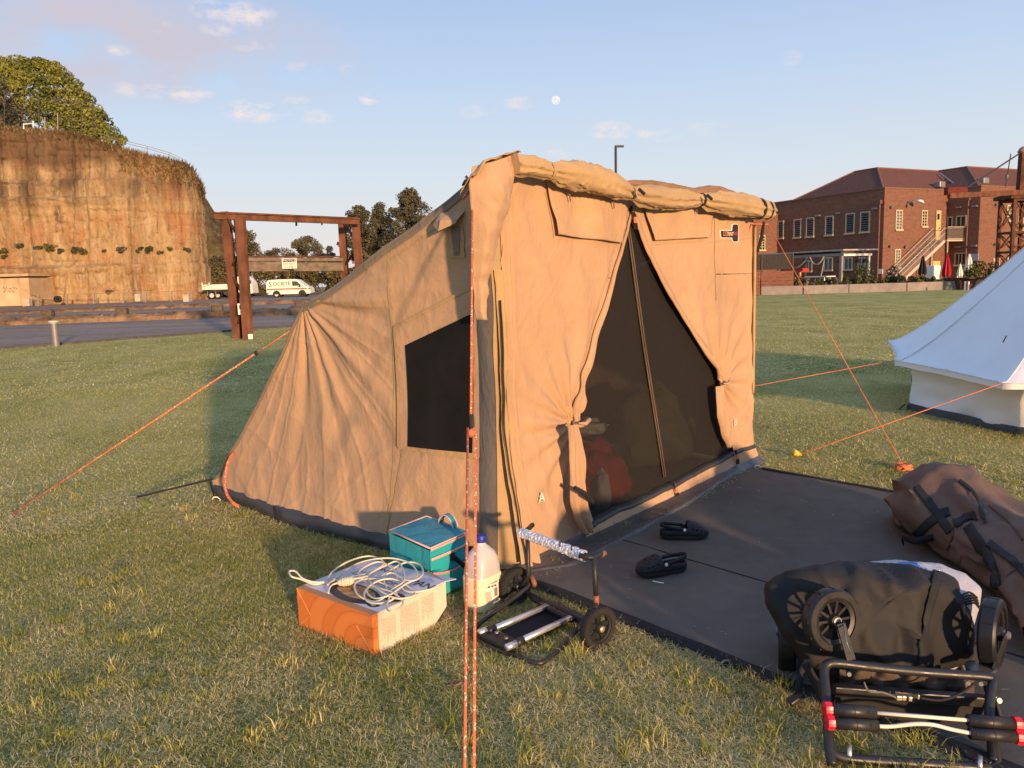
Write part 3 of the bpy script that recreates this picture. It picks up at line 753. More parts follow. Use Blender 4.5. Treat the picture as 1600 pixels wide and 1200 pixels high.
plank(402.5, 408.8, 0).build('plank', OLDWOOD, o, bevel=.01)
plank(409.3, 424.5, -.01).build('plank', OLDWOOD, o, bevel=.01)
plank(400.0, 402.0, .01).build('rusty_strap', RUST, o)
ys = 23.9
sg = thing('notice_sign', 'white notice sign with a blue header fixed to the timber beam', 'sign', at(452, 413, ys))
SIGNW = M('sign_white', (.74, .69, .55), .5, .3, var=.08); SIGNB = M('sign_blue', (.035, .05, .12), .5, .3, var=.1); SIGNK = M('sign_black', (.05, .045, .04), .6, .2)
b = MB(); dbox(b, 441, 403, 463, 420, ys, .02); b.build('plate', SIGNW, sg)
b = MB(); dbox(b, 442.3, 403.8, 461.7, 409.8, ys - .006, .006); b.build('header', SIGNB, sg)
b = MB(); 
ux, uz = (1, 0, -.03), (0, 0, 1)
text('lettering', 'NOTICE', SIGNW, .105, at(452, 406.8, ys - .010), ux, uz, sg)
text('lettering', 'DO NOT', SIGNK, .092, at(452, 412.6, ys - .004), ux, uz, sg)
text('lettering', 'CLIMB', SIGNK, .092, at(452, 417.2, ys - .004), ux, uz, sg)

# ------------------------------------------------------------------ truck and van across the car park (built lying along x, nose to the right)
def wheel(parent, x, y, z, r, w, tm=TYRE, rm=RIM, ax=(0, 1, 0), n=24):
    b = MB(); b.lathe([(r * .62, -w / 2), (r * .92, -w / 2), (r, -w * .32), (r, w * .32), (r * .92, w / 2), (r * .62, w / 2)], (x, y, z), ax, n, closed=True)
    wh = b.build('wheel', tm, parent, local=True, smooth=40)
    b = MB(); b.lathe([(r * .1, w * .40), (r * .35, w * .36), (r * .60, w * .42), (r * .64, w * .3), (r * .64, -w * .3), (r * .60, -w * .42), (r * .35, -w * .36), (r * .1, -w * .40)], (x, y, z), ax, n); b.build('rim', rm, wh, local=True, smooth=40)
    return wh
def profile_body(poly, w, taper=.06):
    """a vehicle shell: side outline swept across with the sides leaning in above the waist"""
    b = MB(); rows = []
    zmax = max(z for x, z in poly); zw = .95
    for y in (-w / 2, -w / 2 + .06, w / 2 - .06, w / 2):
        e = .04 if abs(y) > w / 2 - .01 else 0
        rows.append([(x * (1 - .0 * e), y * (1 - taper * max(0, (z - zw) / (zmax - zw))), z - (e if z > zw * 1.8 else -e * .5)) for x, z in poly])
    b.grid(rows, closed=True)
    n = len(poly); o = 0
    b.f.append(tuple(range(n))); b.f.append(tuple(3 * n + k for k in range(n)))
    return b
def side_patch(poly, y, parent, name, mat, th=.012):
    b = MB(); b.prism([(x, z) for x, z in poly], (0, y, 0), (1, 0, 0), (0, 0, 1), th); return b.build(name, mat, parent, local=True)
# van: 4.9 m
dv = gl(455, 464.0); sc = 68 / FPX * dv[1] / 4.9
van = thing('delivery_van', 'cream delivery van with a brown stripe and dark lettering beyond the gantry', 'van', gl(455, 464))
van.scale = (sc, sc, sc)
pv = [(-2.42, .42), (-2.45, 1.0), (-2.40, 1.75), (-2.25, 1.93), (-1.0, 1.98), (.75, 1.96), (1.05, 1.90), (1.55, 1.45), (1.9, 1.16), (2.25, 1.05), (2.42, .85), (2.45, .45), (2.3, .32), (-2.3, .32)]
vb = profile_body(pv, 1.75, .13).build('body', CREAMV, van, local=True, smooth=35)
WD = M('van_window', (.05, .055, .06), .15, .6)
yv = -.878
side_patch([(.45, 1.22), (.45, 1.74), (.95, 1.72), (1.28, 1.42), (1.45, 1.22)], -.845, van, 'side_window', WD, .02)
side_patch([(.50, 1.26), (.50, 1.70), (.92, 1.68), (1.22, 1.42), (1.38, 1.26)], -.862, van, 'pane', WD, .01)
BRST = M('brown_stripe', (.20, .06, .035), .5, .4)
side_patch([(-2.40, .86), (-2.40, .97), (1.95, .97), (2.1, .86)], yv - .004, van, 'stripe', BRST, .004)
side_patch([(-2.40, .79), (-2.40, .82), (2.1, .82), (2.1, .79)], yv - .004, van, 'stripe', BRST, .004)
for x in (-1.35, 1.5):
    side_patch([(x + .42 * math.cos(a), .34 + .42 * math.sin(a)) for a in np.linspace(0, math.pi, 12)], yv - .003, van, 'wheel_arch', BLACKP, .01)
    wheel(van, x, -.78, .33, .33, .22, TYRE, RIM if x < 0 else TYRE); wheel(van, x, .78, .33, .33, .22)
side_patch([(2.22, .78), (2.22, .98), (2.40, .92), (2.42, .78)], yv - .002, van, 'headlight', GLASSB, .02)
side_patch([(1.02, 1.1), (1.02, 1.16), (1.2, 1.16), (1.2, 1.1)], yv - .004, van, 'door_handle', BLACKP, .012)
side_patch([(-2.46, .38), (-2.46, .55), (-2.2, .55), (-2.2, .38)], yv - .004, van, 'bumper', GALV, .012)
MB().bar((1.3, -.95, 1.28), (1.3, -.95, 1.05), .12, .08).build('mirror', BLACKP, van, local=True)
GRN = M('van_lettering', (.02, .022, .02), .6, .2)
text('lettering', 'S', GRN, .78, (-1.98, -.868, 1.45), (1, 0, 0), (0, .12, 1), van, 'CENTER', .002, True)
text('lettering', 'OCIETÉ', GRN, .58, (-1.70, -.868, 1.47), (1, 0, 0), (0, .12, 1), van, 'LEFT', .002, True)
# small tray truck: 5.6 m
tl = gl(360, 466.5); sc = 90 / FPX * tl[1] / 5.7
tk = thing('tray_truck', 'small cream flatbed truck with a drop-side tray behind the gantry posts', 'truck', gl(358, 466.5))
tk.scale = (sc, sc, sc)
cab = [(1.15, .62), (1.15, 2.02), (1.28, 2.12), (2.1, 2.12), (2.32, 2.0), (2.62, 1.42), (2.66, .95), (2.68, .48), (2.45, .40), (1.3, .55)]
profile_body(cab, 1.7, .08).build('cab', CREAMV, tk, local=True, smooth=35)
side_patch([(1.55, 1.40), (1.55, 1.96), (2.12, 1.96), (2.45, 1.32), (1.9, 1.32)], -.845, tk, 'side_window', WD, .02)
side_patch([(2.16, 1.30), (2.26, 1.98), (2.34, 1.94), (2.60, 1.40)], -.80, tk, 'windscreen_edge', WD, .03)
MB().bar((2.52, -.98, 1.75), (2.52, -.98, 1.42), .12, .08).build('mirror', BLACKP, tk, local=True)
side_patch([(1.62, .98), (1.62, 1.16), (1.72, 1.16), (1.72, .98)], -.862, tk, 'door_handle', BLACKP, .012)
MB().box((-.55, 0, .97), (3.3, 1.8, .10)).build('tray_floor', CREAMV, tk, local=True)
for s_ in (-1, 1): MB().box((-.55, s_ * .88, 1.21), (3.3, .04, .40)).build('tray_side', CREAMV, tk, local=True)
MB().box((-2.19, 0, 1.21), (.04, 1.72, .40)).build('tailgate', CREAMV, tk, local=True)
for x in (-2.19, 1.09):
    for s_ in (-1, 1): MB().box((x, s_ * .88, 1.32), (.08, .08, .62)).build('tray_post', CREAMV, tk, local=True)
b = MB()
for z in (1.5, 1.8, 2.05): b.bar((1.06, -.85, z), (1.06, .85, z), .04, .04)
for y in (-.85, 0, .85): b.bar((1.06, y, 1.0), (1.06, y, 2.05), .05, .05)
b.build('headboard', CREAMV, tk, local=True)
MB().box((-.3, 0, .72), (4.6, .8, .22)).build('chassis', BLACKP, tk, local=True)
MB().box((-2.7, 0, 1.0), (.9, 1.5, .45)).build('tail_lift', PALEPIPE, tk, local=True)
b = MB(); b.bar((-2.9, -.7, .62), (-2.1, -.7, .62), .1, .08); b.bar((-2.6, -.6, .3), (-2.3, -.6, .75), .08, .08); b.build('tow_bar', BLACKP, tk, local=True)
for x, rm in ((-1.35, RIM), (1.75, RIM)):
    wheel(tk, x, -.75, .36, .36, .24, TYRE, rm); wheel(tk, x, .75, .36, .36, .24)
side_patch([(1.75 + .46 * math.cos(a), .36 + .46 * math.sin(a)) for a in np.linspace(0, math.pi, 12)], -.853, tk, 'wheel_arch', BLACKP, .01)
for x in (-1.75, -.95): MB().box((x, -.84, .52), (.06, .1, .45)).build('mudguard', PALEPIPE, tk, local=True)

# ------------------------------------------------------------------ lamp post behind the tent
yl = 40.0
p0 = at(963, 440, yl); p0[2] = 0
o = thing('street_lamp', 'thin dark street lamp with a short arm rising behind the tent roof', 'street lamp', p0)
MB().tube([p0, at(962, 229, yl)], .065, 8).build('post', DARKMETAL, o, smooth=40)
MB().bar(at(960.8, 228.6, yl), at(974.5, 228.6, yl), .16, .10).build('lamp_head', DARKMETAL, o, bevel=.02)
# moon
d = unit(ray(868.5, 156.5)); cmoon = O_ + d * 2200
b = MB(); b.lathe([(math.sin(a) * 11.2, -math.cos(a) * 11.2) for a in np.linspace(.02, math.pi - .02, 24)], cmoon, n=32)
t = NT('moonlight'); mm_ = t.ramp(t.noise(.11, 3), [(.35, (.72, .74, .80)), (.6, (.93, .92, .92))])
t.set((0, 0, 0), 1, 0); t.l(mm_, t.p.inputs['Emission Color']); t.p.inputs['Emission Strength'].default_value = .60
mo = b.build('moon', t.m, loc=cmoon, smooth=180); tag(mo, 'pale round moon in the clear evening sky', 'moon')
# ------------------------------------------------------------------ the brick building (local x along the lit face, y along the shaded face going back)
KX, KY = 31.0, 64.4
BR = math.atan2(.442, .897)
bd = thing('brick_building', 'two storey red brick building with hipped tile roofs across the lawn', 'building', (KX, KY, 0), BR)
def wallbox(x0, y0, x1, y1, z0, z1, name='wall', mat=BRICK):
    b = MB(); b.box(((x0 + x1) / 2, (y0 + y1) / 2, (z0 + z1) / 2), (x1 - x0, y1 - y0, z1 - z0)); return b.build(name, mat, bd, local=True)
W1 = wallbox(0, 0, 8.06, 30, -.4, 8.0)                    # left block
W2 = wallbox(8.06, -2.86, 34, 30, -.4, 8.02)             # right block, standing forward
W3 = wallbox(-6, 11.6, 0, 22, -.4, 6.9)                   # low wing at the far left
COP = M('parapet_coping', (.20, .11, .075), .9, .1)
for (x0, y0, x1, y1, z) in ((-.06, -.06, 8.05, .25, 8.0), (-.06, .26, .25, 30, 8.0), (8.0, -2.92, 34, -2.6, 8.02), (8.0, -2.59, 8.32, 0.3, 8.02), (-6.05, 11.54, -.07, 11.85, 6.9)):
    b = MB(); b.box(((x0 + x1) / 2, (y0 + y1) / 2, z + .05), (x1 - x0, y1 - y0, .1)); b.build('coping', COP, bd, local=True)
def hip(ex0, ey0, ex1, ey1, rx0, ry0, rx1, ry1, ez, rz):
    b = MB(); b.add([(ex0, ey0, ez), (ex1, ey0, ez), (ex1, ey1, ez), (ex0, ey1, ez), (rx0, ry0, rz), (rx1, ry0, rz), (rx1, ry1, rz), (rx0, ry1, rz)],
        [(0, 1, 5, 4), (1, 2, 6, 5), (2, 3, 7, 6), (3, 0, 4, 7), (4, 5, 6, 7), (3, 2, 1, 0)]); return b.build('roof', TILE, bd, local=True)
r1 = hip(.5, .5, 14, 10.5, 4.3, 4.2, 12.5, 6.6, 8.02, 10.35)
r2 = hip(8.7, -2.3, 33, 11, 13.3, 1.9, 28, 6.0, 8.06, 10.45)
RIDG = M('ridge_tile', (.19, .10, .07), .9, .1)
for r_, segs in ((r1, [((4.3, 4.2, 10.35), (12.5, 4.2, 10.35)), ((.5, .5, 8.02), (4.3, 4.2, 10.35)), ((4.3, 4.2, 10.35), (4.3, 6.6, 10.35)), ((.5, 10.5, 8.02), (4.3, 6.6, 10.35))]),
                (r2, [((13.3, 1.9, 10.45), (28, 1.9, 10.45)), ((8.7, -2.3, 8.06), (13.3, 1.9, 10.45)), ((13.3, 1.9, 10.45), (13.3, 6, 10.45))])):
    for a, c in segs: MB().tube([a, c], .09, 6).build('ridge', RIDG, r_, local=True)
MB().tube([(9.9, .5, 8.5), (11.4, 3.2, 10.0)], .07, 6).build('valley_flashing', GALV, r2, local=True)
for x, y, z in ((8.0, .8, 8.6), (10.9, -1.2, 8.75)):
    MB().box((x, y, z), (.75, .6, .5)).build('roof_vent', GALV, bd, local=True, bevel=.05)
def window(face, c, w, h, z0, slats=0, mull=0, rows=0, glass=GLASSD):
    """face 'front': plane y = c[1], looking towards -y; face 'side': plane x = c[0], looking towards -x"""
    def P(a, d, z): return (c[0] + a, c[1] - d, z) if face == 'front' else (c[0] - d, c[1] + a, z)
    def bx(b, a0, a1, d0, d1, za, zb):
        p, q = P(a0, d0, za), P(a1, d1, zb); b.box([(p[i] + q[i]) / 2 for i in range(3)], [abs(p[i] - q[i]) for i in range(3)])
    b = MB(); bx(b, -w / 2, w / 2, -.06, .012, z0, z0 + h); g_ = b.build('window', glass, bd, local=True)
    b = MB(); t = .10
    bx(b, -w / 2 - t, -w / 2, -.02, .07, z0 - t, z0 + h + t); bx(b, w / 2, w / 2 + t, -.02, .07, z0 - t, z0 + h + t)
    bx(b, -w / 2, w / 2, -.02, .068, z0 + h, z0 + h + t); b.build('frame', CREAM, g_, local=True)
    b = MB(); bx(b, -w / 2 - t - .04, w / 2 + t + .04, -.02, .16, z0 - t - .06, z0 - .001); b.build('sill', CREAM, g_, local=True)
    for k in range(slats):
        b = MB(); z = z0 + h * (k + .5) / slats; bx(b, -w / 2 + .02, w / 2 - .02, .012, .06, z - .035, z + .035); b.build('louvre', GLASSB, g_, local=True)
    for k in range(mull):
        b = MB(); a = -w / 2 + w * (k + 1) / (mull + 1); bx(b, a - .035, a + .035, .012, .066, z0, z0 + h); b.build('mullion', CREAM, g_, local=True)
    for k in range(rows):
        b = MB(); z = z0 + h * (k + 1) / (rows + 1); bx(b, -w / 2, w / 2, .012, .05, z - .03, z + .03); b.build('glazing_bar', CREAM, g_, local=True)
    return g_
# how a picture column and row fall on the two faces
DL = np.array([.897, .442, 0]); DS = np.array([-.442, .897, 0]); K0 = np.array([KX, KY, 0])
def onfront(u, v, off=0.0):
    q = onplane(u, v, K0 + DS * off, DS); r = q - K0; return r @ DL, q[2]
def onside(u, v, off=0.0):
    q = onplane(u, v, K0 + DL * off, DL); r = q - K0; return r @ DS, q[2]
def rect(fn, u0, v0, u1, v1, off=0.0):
    a, z0 = fn(u0, v1, off); b_, z1 = fn(u1, v0, off); return (a + b_) / 2, abs(b_ - a), z0, z1
# shaded face: six tall louvred windows
for (u0, v0, u1, v1) in ((1346.5, 333, 1357.5, 361), (1323.5, 335.5, 1334, 363), (1291.5, 339.5, 1301, 366), (1261.5, 342, 1271, 368.5), (1242, 344.5, 1250.5, 370), (1217, 347, 1223.5, 371)):
    c_, w, z0, z1 = rect(onside, u1, v0, u0, v1); window('side', (0, c_), w, z1 - z0, z0, slats=8, glass=GLASSD)
for (u0, v0, u1, v1) in ((1343, 404, 1351, 419), (1321, 404, 1331, 420), (1289, 404, 1300, 421), (1260, 409, 1268, 423)):
    c_, w, z0, z1 = rect(onside, u1, v0, u0, v1); window('side', (0, c_), w, z1 - z0, z0, mull=1, glass=GLASSB)
# lit face
for (u0, v0, u1, v1, rows) in ((1399.5, 330, 1408.5, 358, 5), (1440, 330.5, 1447.5, 353, 4), (1398, 391, 1405.5, 418, 5)):
    c_, w, z0, z1 = rect(onfront, u0, v0, u1, v1); window('front', (c_, 0), w, z1 - z0, z0, mull=1, rows=rows, glass=GLASSB if rows != 4 else GLASSD)
c_, w, z0, z1 = rect(onfront, 1461, 331, 1468, 375); zland = z0
MB().box((c_, -.03, (z0 + z1) / 2), (w, .10, z1 - z0)).build('door', YDOOR, bd, local=True)
dr = bd.children[-1]
b = MB(); b.box((c_ - w / 2 - .05, -.04, (z0 + z1) / 2), (.10, .14, z1 - z0)); b.box((c_ + w / 2 + .05, -.04, (z0 + z1) / 2), (.10, .14, z1 - z0)); b.box((c_, -.04, z1 + .05), (w + .2, .14, .1)); b.build('frame', CREAM, dr, local=True)
MB().box((c_ - w * .05, -.085, z1 - .42), (w * .7, .02, .5)).build('pane', GLASSD, dr, local=True)
MB().box((c_ + w * .33, -.10, z0 + 1.0), (.06, .06, .14)).build('handle', DARKMETAL, dr, local=True)
cd = c_; 
MB().box((cd, -.04, 1.0), (w + .5, .1, 2.0)).build('door', YDOOR, bd, local=True)
# right block: shaded return wall and its windows
for (u0, v0, u1, v1, m_) in ((1476, 341, 1487, 355, 1), (1496, 339, 1508, 353, 1), (1494, 397, 1508, 413, 2)):
    c_, w, z0, z1 = rect(lambda u, v, o_: onside(u, v, 8.06), u1, v0, u0, v1); window('side', (8.06, c_), w, z1 - z0, z0, mull=m_, glass=GLASSD)
c2, w, z0, z1 = rect(lambda u, v, o_: onfront(u, v, -2.86), 1551, 400, 1560, 436)
MB().box((c2, -2.88, 1.05), (max(w, .9), .12, 2.1)).build('door', CREAM, bd, local=True)
for (u0, v0, u1, v1) in ((1573, 322, 1580, 344), (1573, 396, 1582, 432), (1590, 340, 1598, 362)):
    c_, w, z0, z1 = rect(lambda u, v, o_: onfront(u, v, -2.86), u0, v0, u1, v1); window('front', (c_, -2.86), w, z1 - z0, max(z0, .3), mull=1, rows=3, glass=GLASSB)
c_, w, z0, z1 = rect(lambda u, v, o_: onfront(u, v, 11.6), 1186.5, 369, 1194, 390)
window('front', (c_, 11.6), w, z1 - z0, z0, mull=1, rows=4, glass=GLASSD)
# downpipes, lamps, vents
PIPE = M('brown_downpipe', (.16, .075, .055), .7, .3)
s_, z = onside(1376, 318); MB().tube([(-.10, s_, 0), (-.10, s_, z)], .07, 8).build('downpipe', PIPE, bd, local=True, smooth=50)
MB().box((-.14, s_, z + .12), (.26, .34, .3)).build('rain_head', PIPE, bd, local=True)
s_, z = onside(1538, 316, 8.06); s_ = -1.9; MB().tube([(7.95, s_, 0), (7.95, s_, 7.0)], .07, 8).build('downpipe', PIPE, bd, local=True, smooth=50)
MB().box((7.9, s_, 7.15), (.26, .34, .3)).build('rain_head', PIPE, bd, local=True)
a, z = onfront(1421, 317)
o = MB().tube([(a - .35, -.02, z - .1), (a - .2, -.5, z + .15), (a + .1, -.75, z + .15)], .05, 6).build('flood_light', GALV, bd, local=True)
b = MB(); b.lathe([(.05, .1), (.20, .05), (.34, -.12), (.30, -.15), (.05, -.12)], (a + .25, -.85, z + .08), (.3, -.2, 1), 16); b.build('lamp_shade', WHITEP, o, local=True, smooth=40)
for fn, off, us in ((onfront, 0, ((1389, 387), (1413, 388), (1391, 326), (1416, 324))), (onfront, -2.86, ((1553, 384), (1555, 322)))):
    for u, v in us:
        a, z = fn(u, v, off); MB().lathe([(.05, 0), (.11, .04), (.11, .2), (.03, .24)], (a, off - .12, z), (0, -.4, 1), 10).build('wall_lamp', GALV, bd, local=True, smooth=40)
for off, us in ((0, ((1279, 337), (1311, 333), (1368, 326), (1366, 389))), (8.06, ((1499, 324), (1524, 322), (1497, 386), (1523, 384)))):
    for u, v in us:
        a, z = onside(u, v, off); MB().box((off - .1, a, z), (.2, .45, .14)).build('wall_lamp', GALV, bd, local=True)
a, z = onside(1376, 424); MB().box((-.03, a, z), (.05, .45, .4)).build('notice', WHITEP, bd, local=True)
a, z = onside(1521, 402, 8.06); MB().box((8.03, a, z), (.05, .9, .6)).build('notice', M('blue_grey_notice', (.30, .36, .45), .5, .3), bd, local=True)
# outside stair to the upper door
STL = M('stair_steel', (.46, .38, .30), .5, .4, var=.15)
st = thing('outside_stair', 'pale steel outside stair rising to the yellow upper door', 'staircase', (KX, KY, 0), BR)
zl = zland - .05; xt = cd - .9; xb_ = xt - 5.6; yS0, yS1 = -.25, -1.35
def sx(x0, x1, y0, y1, z0, z1, name, mat=STL):
    b = MB(); b.box(((x0 + x1) / 2, (y0 + y1) / 2, (z0 + z1) / 2), (abs(x1 - x0), abs(y1 - y0), abs(z1 - z0))); return b.build(name, mat, st, local=True)
sx(xt, cd + 1.9, yS0, yS1 - .25, zl - .14, zl, 'landing')
for y in (yS0, yS1): MB().bar((xb_, y, .1), (xt, y, zl - .1), .06, .26).build('stringer', STL, st, local=True)
nst = 18
for k in range(nst):
    x = lerp(xb_, xt, (k + .5) / nst); z = lerp(0, zl, (k + .8) / nst); sx(x - .14, x + .14, yS0 - .04, yS1 + .04, z - .03, z, 'tread')
for y in (yS0, yS1):
    for dz in (1.0, .55): MB().tube([(xb_, y, dz + .1), (xt, y, zl + dz)], .028, 6).build('handrail', STL, st, local=True)
    b = MB()
    for k in range(40):
        x = lerp(xb_, xt, k / 39); z = lerp(.1, zl, k / 39); b.bar((x, y, z), (x, y, z + 1.0), .018, .018)
    q = b.build('balusters', STL, st, local=True); q['kind'] = 'stuff'
for (a0, a1) in (((xt, yS1 - .25), (cd + 1.9, yS1 - .25)), ((cd + 1.9, yS1 - .25), (cd + 1.9, yS0))):
    for dz in (1.05, .08): MB().tube([(*a0, zl + dz), (*a1, zl + dz)], .03, 6).build('handrail', STL, st, local=True)
    b = MB()
    for k in range(24):
        t = k / 23; b.bar((lerp(a0[0], a1[0], t), lerp(a0[1], a1[1], t), zl), (lerp(a0[0], a1[0], t), lerp(a0[1], a1[1], t), zl + 1.05), .018, .018)
    q = b.build('balusters', STL, st, local=True); q['kind'] = 'stuff'
for x, y in ((xt + .1, yS1 - .2), (cd + 1.8, yS1 - .2), (xt + .1, yS0), (xt - 1.6, yS1)):
    MB().bar((x, y, 0), (x, y, zl - .14 if x > xt else zl * .72 - .1), .09, .09).build('post', STL, st, local=True)

# ------------------------------------------------------------------ pergola, low wall, garden
pc = gp(1316, 452); pc = np.array([24.0, 56.0, 0])
pg = thing('pergola', 'open sided dark pergola with a flat roof in front of the shaded wall', 'pergola', pc, BR)
DKW = M('dark_stained_timber', (.075, .06, .052), .8, .2, var=.3, vscale=(.3, .3, 2))
GRW = M('grey_pergola_timber', (.24, .215, .19), .8, .2, var=.2)
hz = 2.85
b = MB(); b.box((1.5, 6.4, hz + .05), (3.6, 13.6, .10)); b.build('roof', M('roof_sheet', (.36, .33, .31), .6, .3), pg, local=True)
for y in np.linspace(0, 12.6, 9): MB().box((1.45, y, hz - .085), (3.1, .08, .16)).build('rafter', DKW, pg, local=True)
MB().box((-.12, 6.3, hz - .26), (.08, 13.2, .2)).build('beam', GRW, pg, local=True)
MB().box((1.5, -.12, hz - .3), (3.0, .08, .16)).build('beam', WHITEP, pg, local=True)
for x, y, m_ in ((0, 0, GRW), (0, 6.0, GRW), (0, 12.2, GRW), (2.85, 0, WHITEP), (2.85, 6, GRW)): MB().box((x, y, hz / 2 - .18), (.2 if m_ is GRW else .13, .2 if m_ is GRW else .13, hz - .36)).build('post', m_, pg, local=True)
# festoon and lamps under the roof
def fest(y0, y1, sag, nm):
    b = MB(); b.tube([(-.2, lerp(y0, y1, t), hz - .35 - sag * 4 * t * (1 - t)) for t in np.linspace(0, 1, 12)], .045, 6)
    return b
def wpt(x, y, z): return Vector((pc[0] + x * .897 - y * .442, pc[1] + x * .442 + y * .897, z))
for i, (y0, y1, sg_) in enumerate(((5.4, 2.9, .75), (2.7, 1.4, .55))):
    o = fest(y0, y1, sg_, '').build('hanging_rope', M('pale_rope', (.36, .34, .32), .8, .1), None, local=True, smooth=60)
    o.location = Vector(pc); o.rotation_euler = (0, 0, BR); tag(o, ['long pale rope looped under the pergola roof', 'short pale rope looped nearer the pergola corner'][i], 'rope', 'ropes under the pergola')
for i, (x, y) in enumerate(((.3, .4), (1.6, -.1), (2.5, .0))):
    p = wpt(x, y, hz - .75); o = thing('pendant_lamp', ['dark pendant lamp by the pergola corner post', 'dark pendant lamp under the middle of the sunlit pergola end', 'small dark pendant lamp beside the white pergola post'][i], 'lamp', p, 0, 'pendant lamps of the pergola')
    MB().tube([p + Vector((0, 0, .72)), p + Vector((0, 0, .1))], .015, 5).build('cord', DARKMETAL, o)
    MB().lathe([(.05, .14), (.16, .08), (.24, -.1), (.22, -.12), (.05, .0)], p, n=14).build('shade', DARKMETAL, o, smooth=40)
# red stall and pale table set under the roof
p = wpt(.8, 5.2, 0); o = thing('red_stall', 'small red counter with orange posts under the pergola', 'stall', p, BR)
REDP2 = M('red_panel', (.40, .045, .03), .6, .3); ORP = M('orange_post', (.62, .33, .12), .6, .3)
MB().box((0, 0, 1.55), (.9, 2.2, .3)).build('canopy', REDP2, o, local=True)
for y in (-1.0, 1.0): MB().box((-.4, y, .7), (.14, .14, 1.4)).build('post', ORP, o, local=True)
MB().box((0, 0, .5), (.7, 1.8, 1.0)).build('counter', M('dark_red_panel', (.12, .025, .02), .6, .3), o, local=True)
p = wpt(-1.0, 1.0, 0); o = thing('high_table', 'pale high table with thin legs in front of the pergola post', 'table', p, BR)
MB().box((0, 0, 1.05), (.9, 2.0, .07)).build('tabletop', WHITEP, o, local=True)
for x, y in ((-.35, -.8), (.35, -.8), (-.35, .8), (.35, .8)): MB().bar((x * 1.3, y * 1.15, 0), (x * .8, y * .8, 1.02), .06, .06).build('leg', WHITEP, o, local=True)
MB().bar((-.4, -.2, 0), (-.3, -.6, 2.2), .08, .06).build('prop', GRW, o, local=True)
# timber yard wall at the left
o = thing('timber_fence', 'brown horizontal board fence beside the tent edge', 'fence', gp(1185, 460))
BRW = M('brown_board', (.16, .068, .045), .8, .2, var=.3, vscale=(.2, 1, 3))
p0, p1 = gp(1140, 463), gp(1187, 461)
for k in range(7): MB().bar(Vector(p0) + Vector((0, 0, .11 + .22 * k)), Vector(p1) + Vector((0, 0, .11 + .22 * k)), .05, .20).build('board', BRW, o)
MB().bar(Vector(p1) + Vector((-.1, .1, 0)), Vector(p1) + Vector((-.1, .1, 1.62)), .1, .1).build('post', DKW, o)
p2 = np.array(p1) + DL * 3.0; 
for k in range(7): MB().bar(Vector(p1) + Vector((.06, 0, .11 + .22 * k)), Vector(p2) + Vector((0, 0, .11 + .22 * k)), .05, .20).build('board', BRW, o)
o = thing('glass_screen', 'dark glass screen above the brown fence boards', 'screen', gp(1200, 455))
MB().bar(Vector(p0) + Vector((0, .2, 2.15)), Vector(p2) + Vector((0, .2, 2.15)), .04, 1.0).build('pane', M('smoked_screen', (.035, .031, .030), .6, .12), o)
for t in (.0, .5, 1): q = Vector(p0).lerp(Vector(p2), t) + Vector((0, .12, 0)); MB().bar(q, q + Vector((0, 0, 2.68)), .08, .08).build('post', DKW, o)
# planter wall of concrete sections
segs = [(1190, 461.0, 1254.5, 459.5), (1256, 459.5, 1326, 457.5), (1327, 457.5, 1416.5, 455.0), (1417.5, 455.0, 1478, 453.0), (1479, 453.0, 1506, 452.3), (1508, 452.3, 1530, 452)]
plab = ['leftmost grey concrete planter wall section beside the brown fence', 'grey planter wall section right of the dark gap', 'longest grey planter wall section below the pergola end', 'grey planter wall section below the stair foot', 'short sunlit pinkish planter wall section', 'last short planter wall section beside the dark skip']
for i, (u0, v0, u1, v1) in enumerate(segs):
    p, q = Vector(gp(u0, v0)), Vector(gp(u1, v1)); b = MB(); b.bar(p + Vector((0, .12, .24)), q + Vector((0, .12, .24)), .22, .62)
    o = b.build('planter_wall', CONC, loc=p, bevel=.015); tag(o, plab[i], 'low wall', 'planter wall sections along the garden')
def shrub(u, v0, vt, w, y, leaf, lab, n=12, per=70, size=.20, nm='shrub', grp='shrubs in the planter'):
    foot = at(u, v0, y); foot[2] = .1; H = at(u, vt, y)[2] - .1; W = w / FPX * y
    o = thing(nm, lab, 'shrub', foot, 0, grp); cs, rs = [], []
    for k in range(n): cs.append(foot + (rg.uniform(-.5, .5) * W, rg.uniform(-.5, .5), H * rg.uniform(.3, .92))); rs.append(H * rg.uniform(.14, .26))
    V, Fc, tt_ = leaf_cloud(cs, rs, per, size, rg, .9, .2); np_mesh('foliage', V, Fc, leaf, o, tint=tt_)
    b = MB(); limbs(b, foot, cs[:7], .03, rg); b.build('stem', BARK, o)
sh = [(1204, 433, 30, 'broad green shrub beside the brown fence corner'), (1228, 431, 30, 'dense green shrub right of the broad one'), (1256, 434, 30, 'mixed green shrub by the gap in the planter wall'), (1282, 436, 28, 'grey-green shrub in front of the pale high table'), (1308, 435, 28, 'low shrub below the pergola corner post'),
      (1334, 434, 28, 'pale tangled shrub under the sunlit pergola end'), (1358, 431, 26, 'shrub at the foot of the white pergola post'), (1386, 434, 30, 'green shrub below the sunlit brick corner'), (1412, 432, 30, 'green shrub at the foot of the stair'), (1440, 430, 30, 'green shrub below the black umbrella'), (1470, 431, 30, 'green shrub below the red umbrella'), (1500, 433, 30, 'green shrub below the small white umbrella'), (1528, 434, 26, 'green shrub left of the dark skip')]
for i, (u, vt, w, lb) in enumerate(sh): shrub(u, 455, vt, w, 54.5 - .8 * (i % 3) * .5, LEAF_BUSH if i % 2 else LEAF_OLIVE, lb)
shrub(1532, 440, 405, 34, 56.5, LEAF_BUSH, 'tall loose bush right of the big white umbrella', 16, 60, .22)
shrub(1350, 450, 412, 18, 55.0, LEAF_BUSH, 'tall thin bush growing up between the pergola posts', 9, 40, .18)
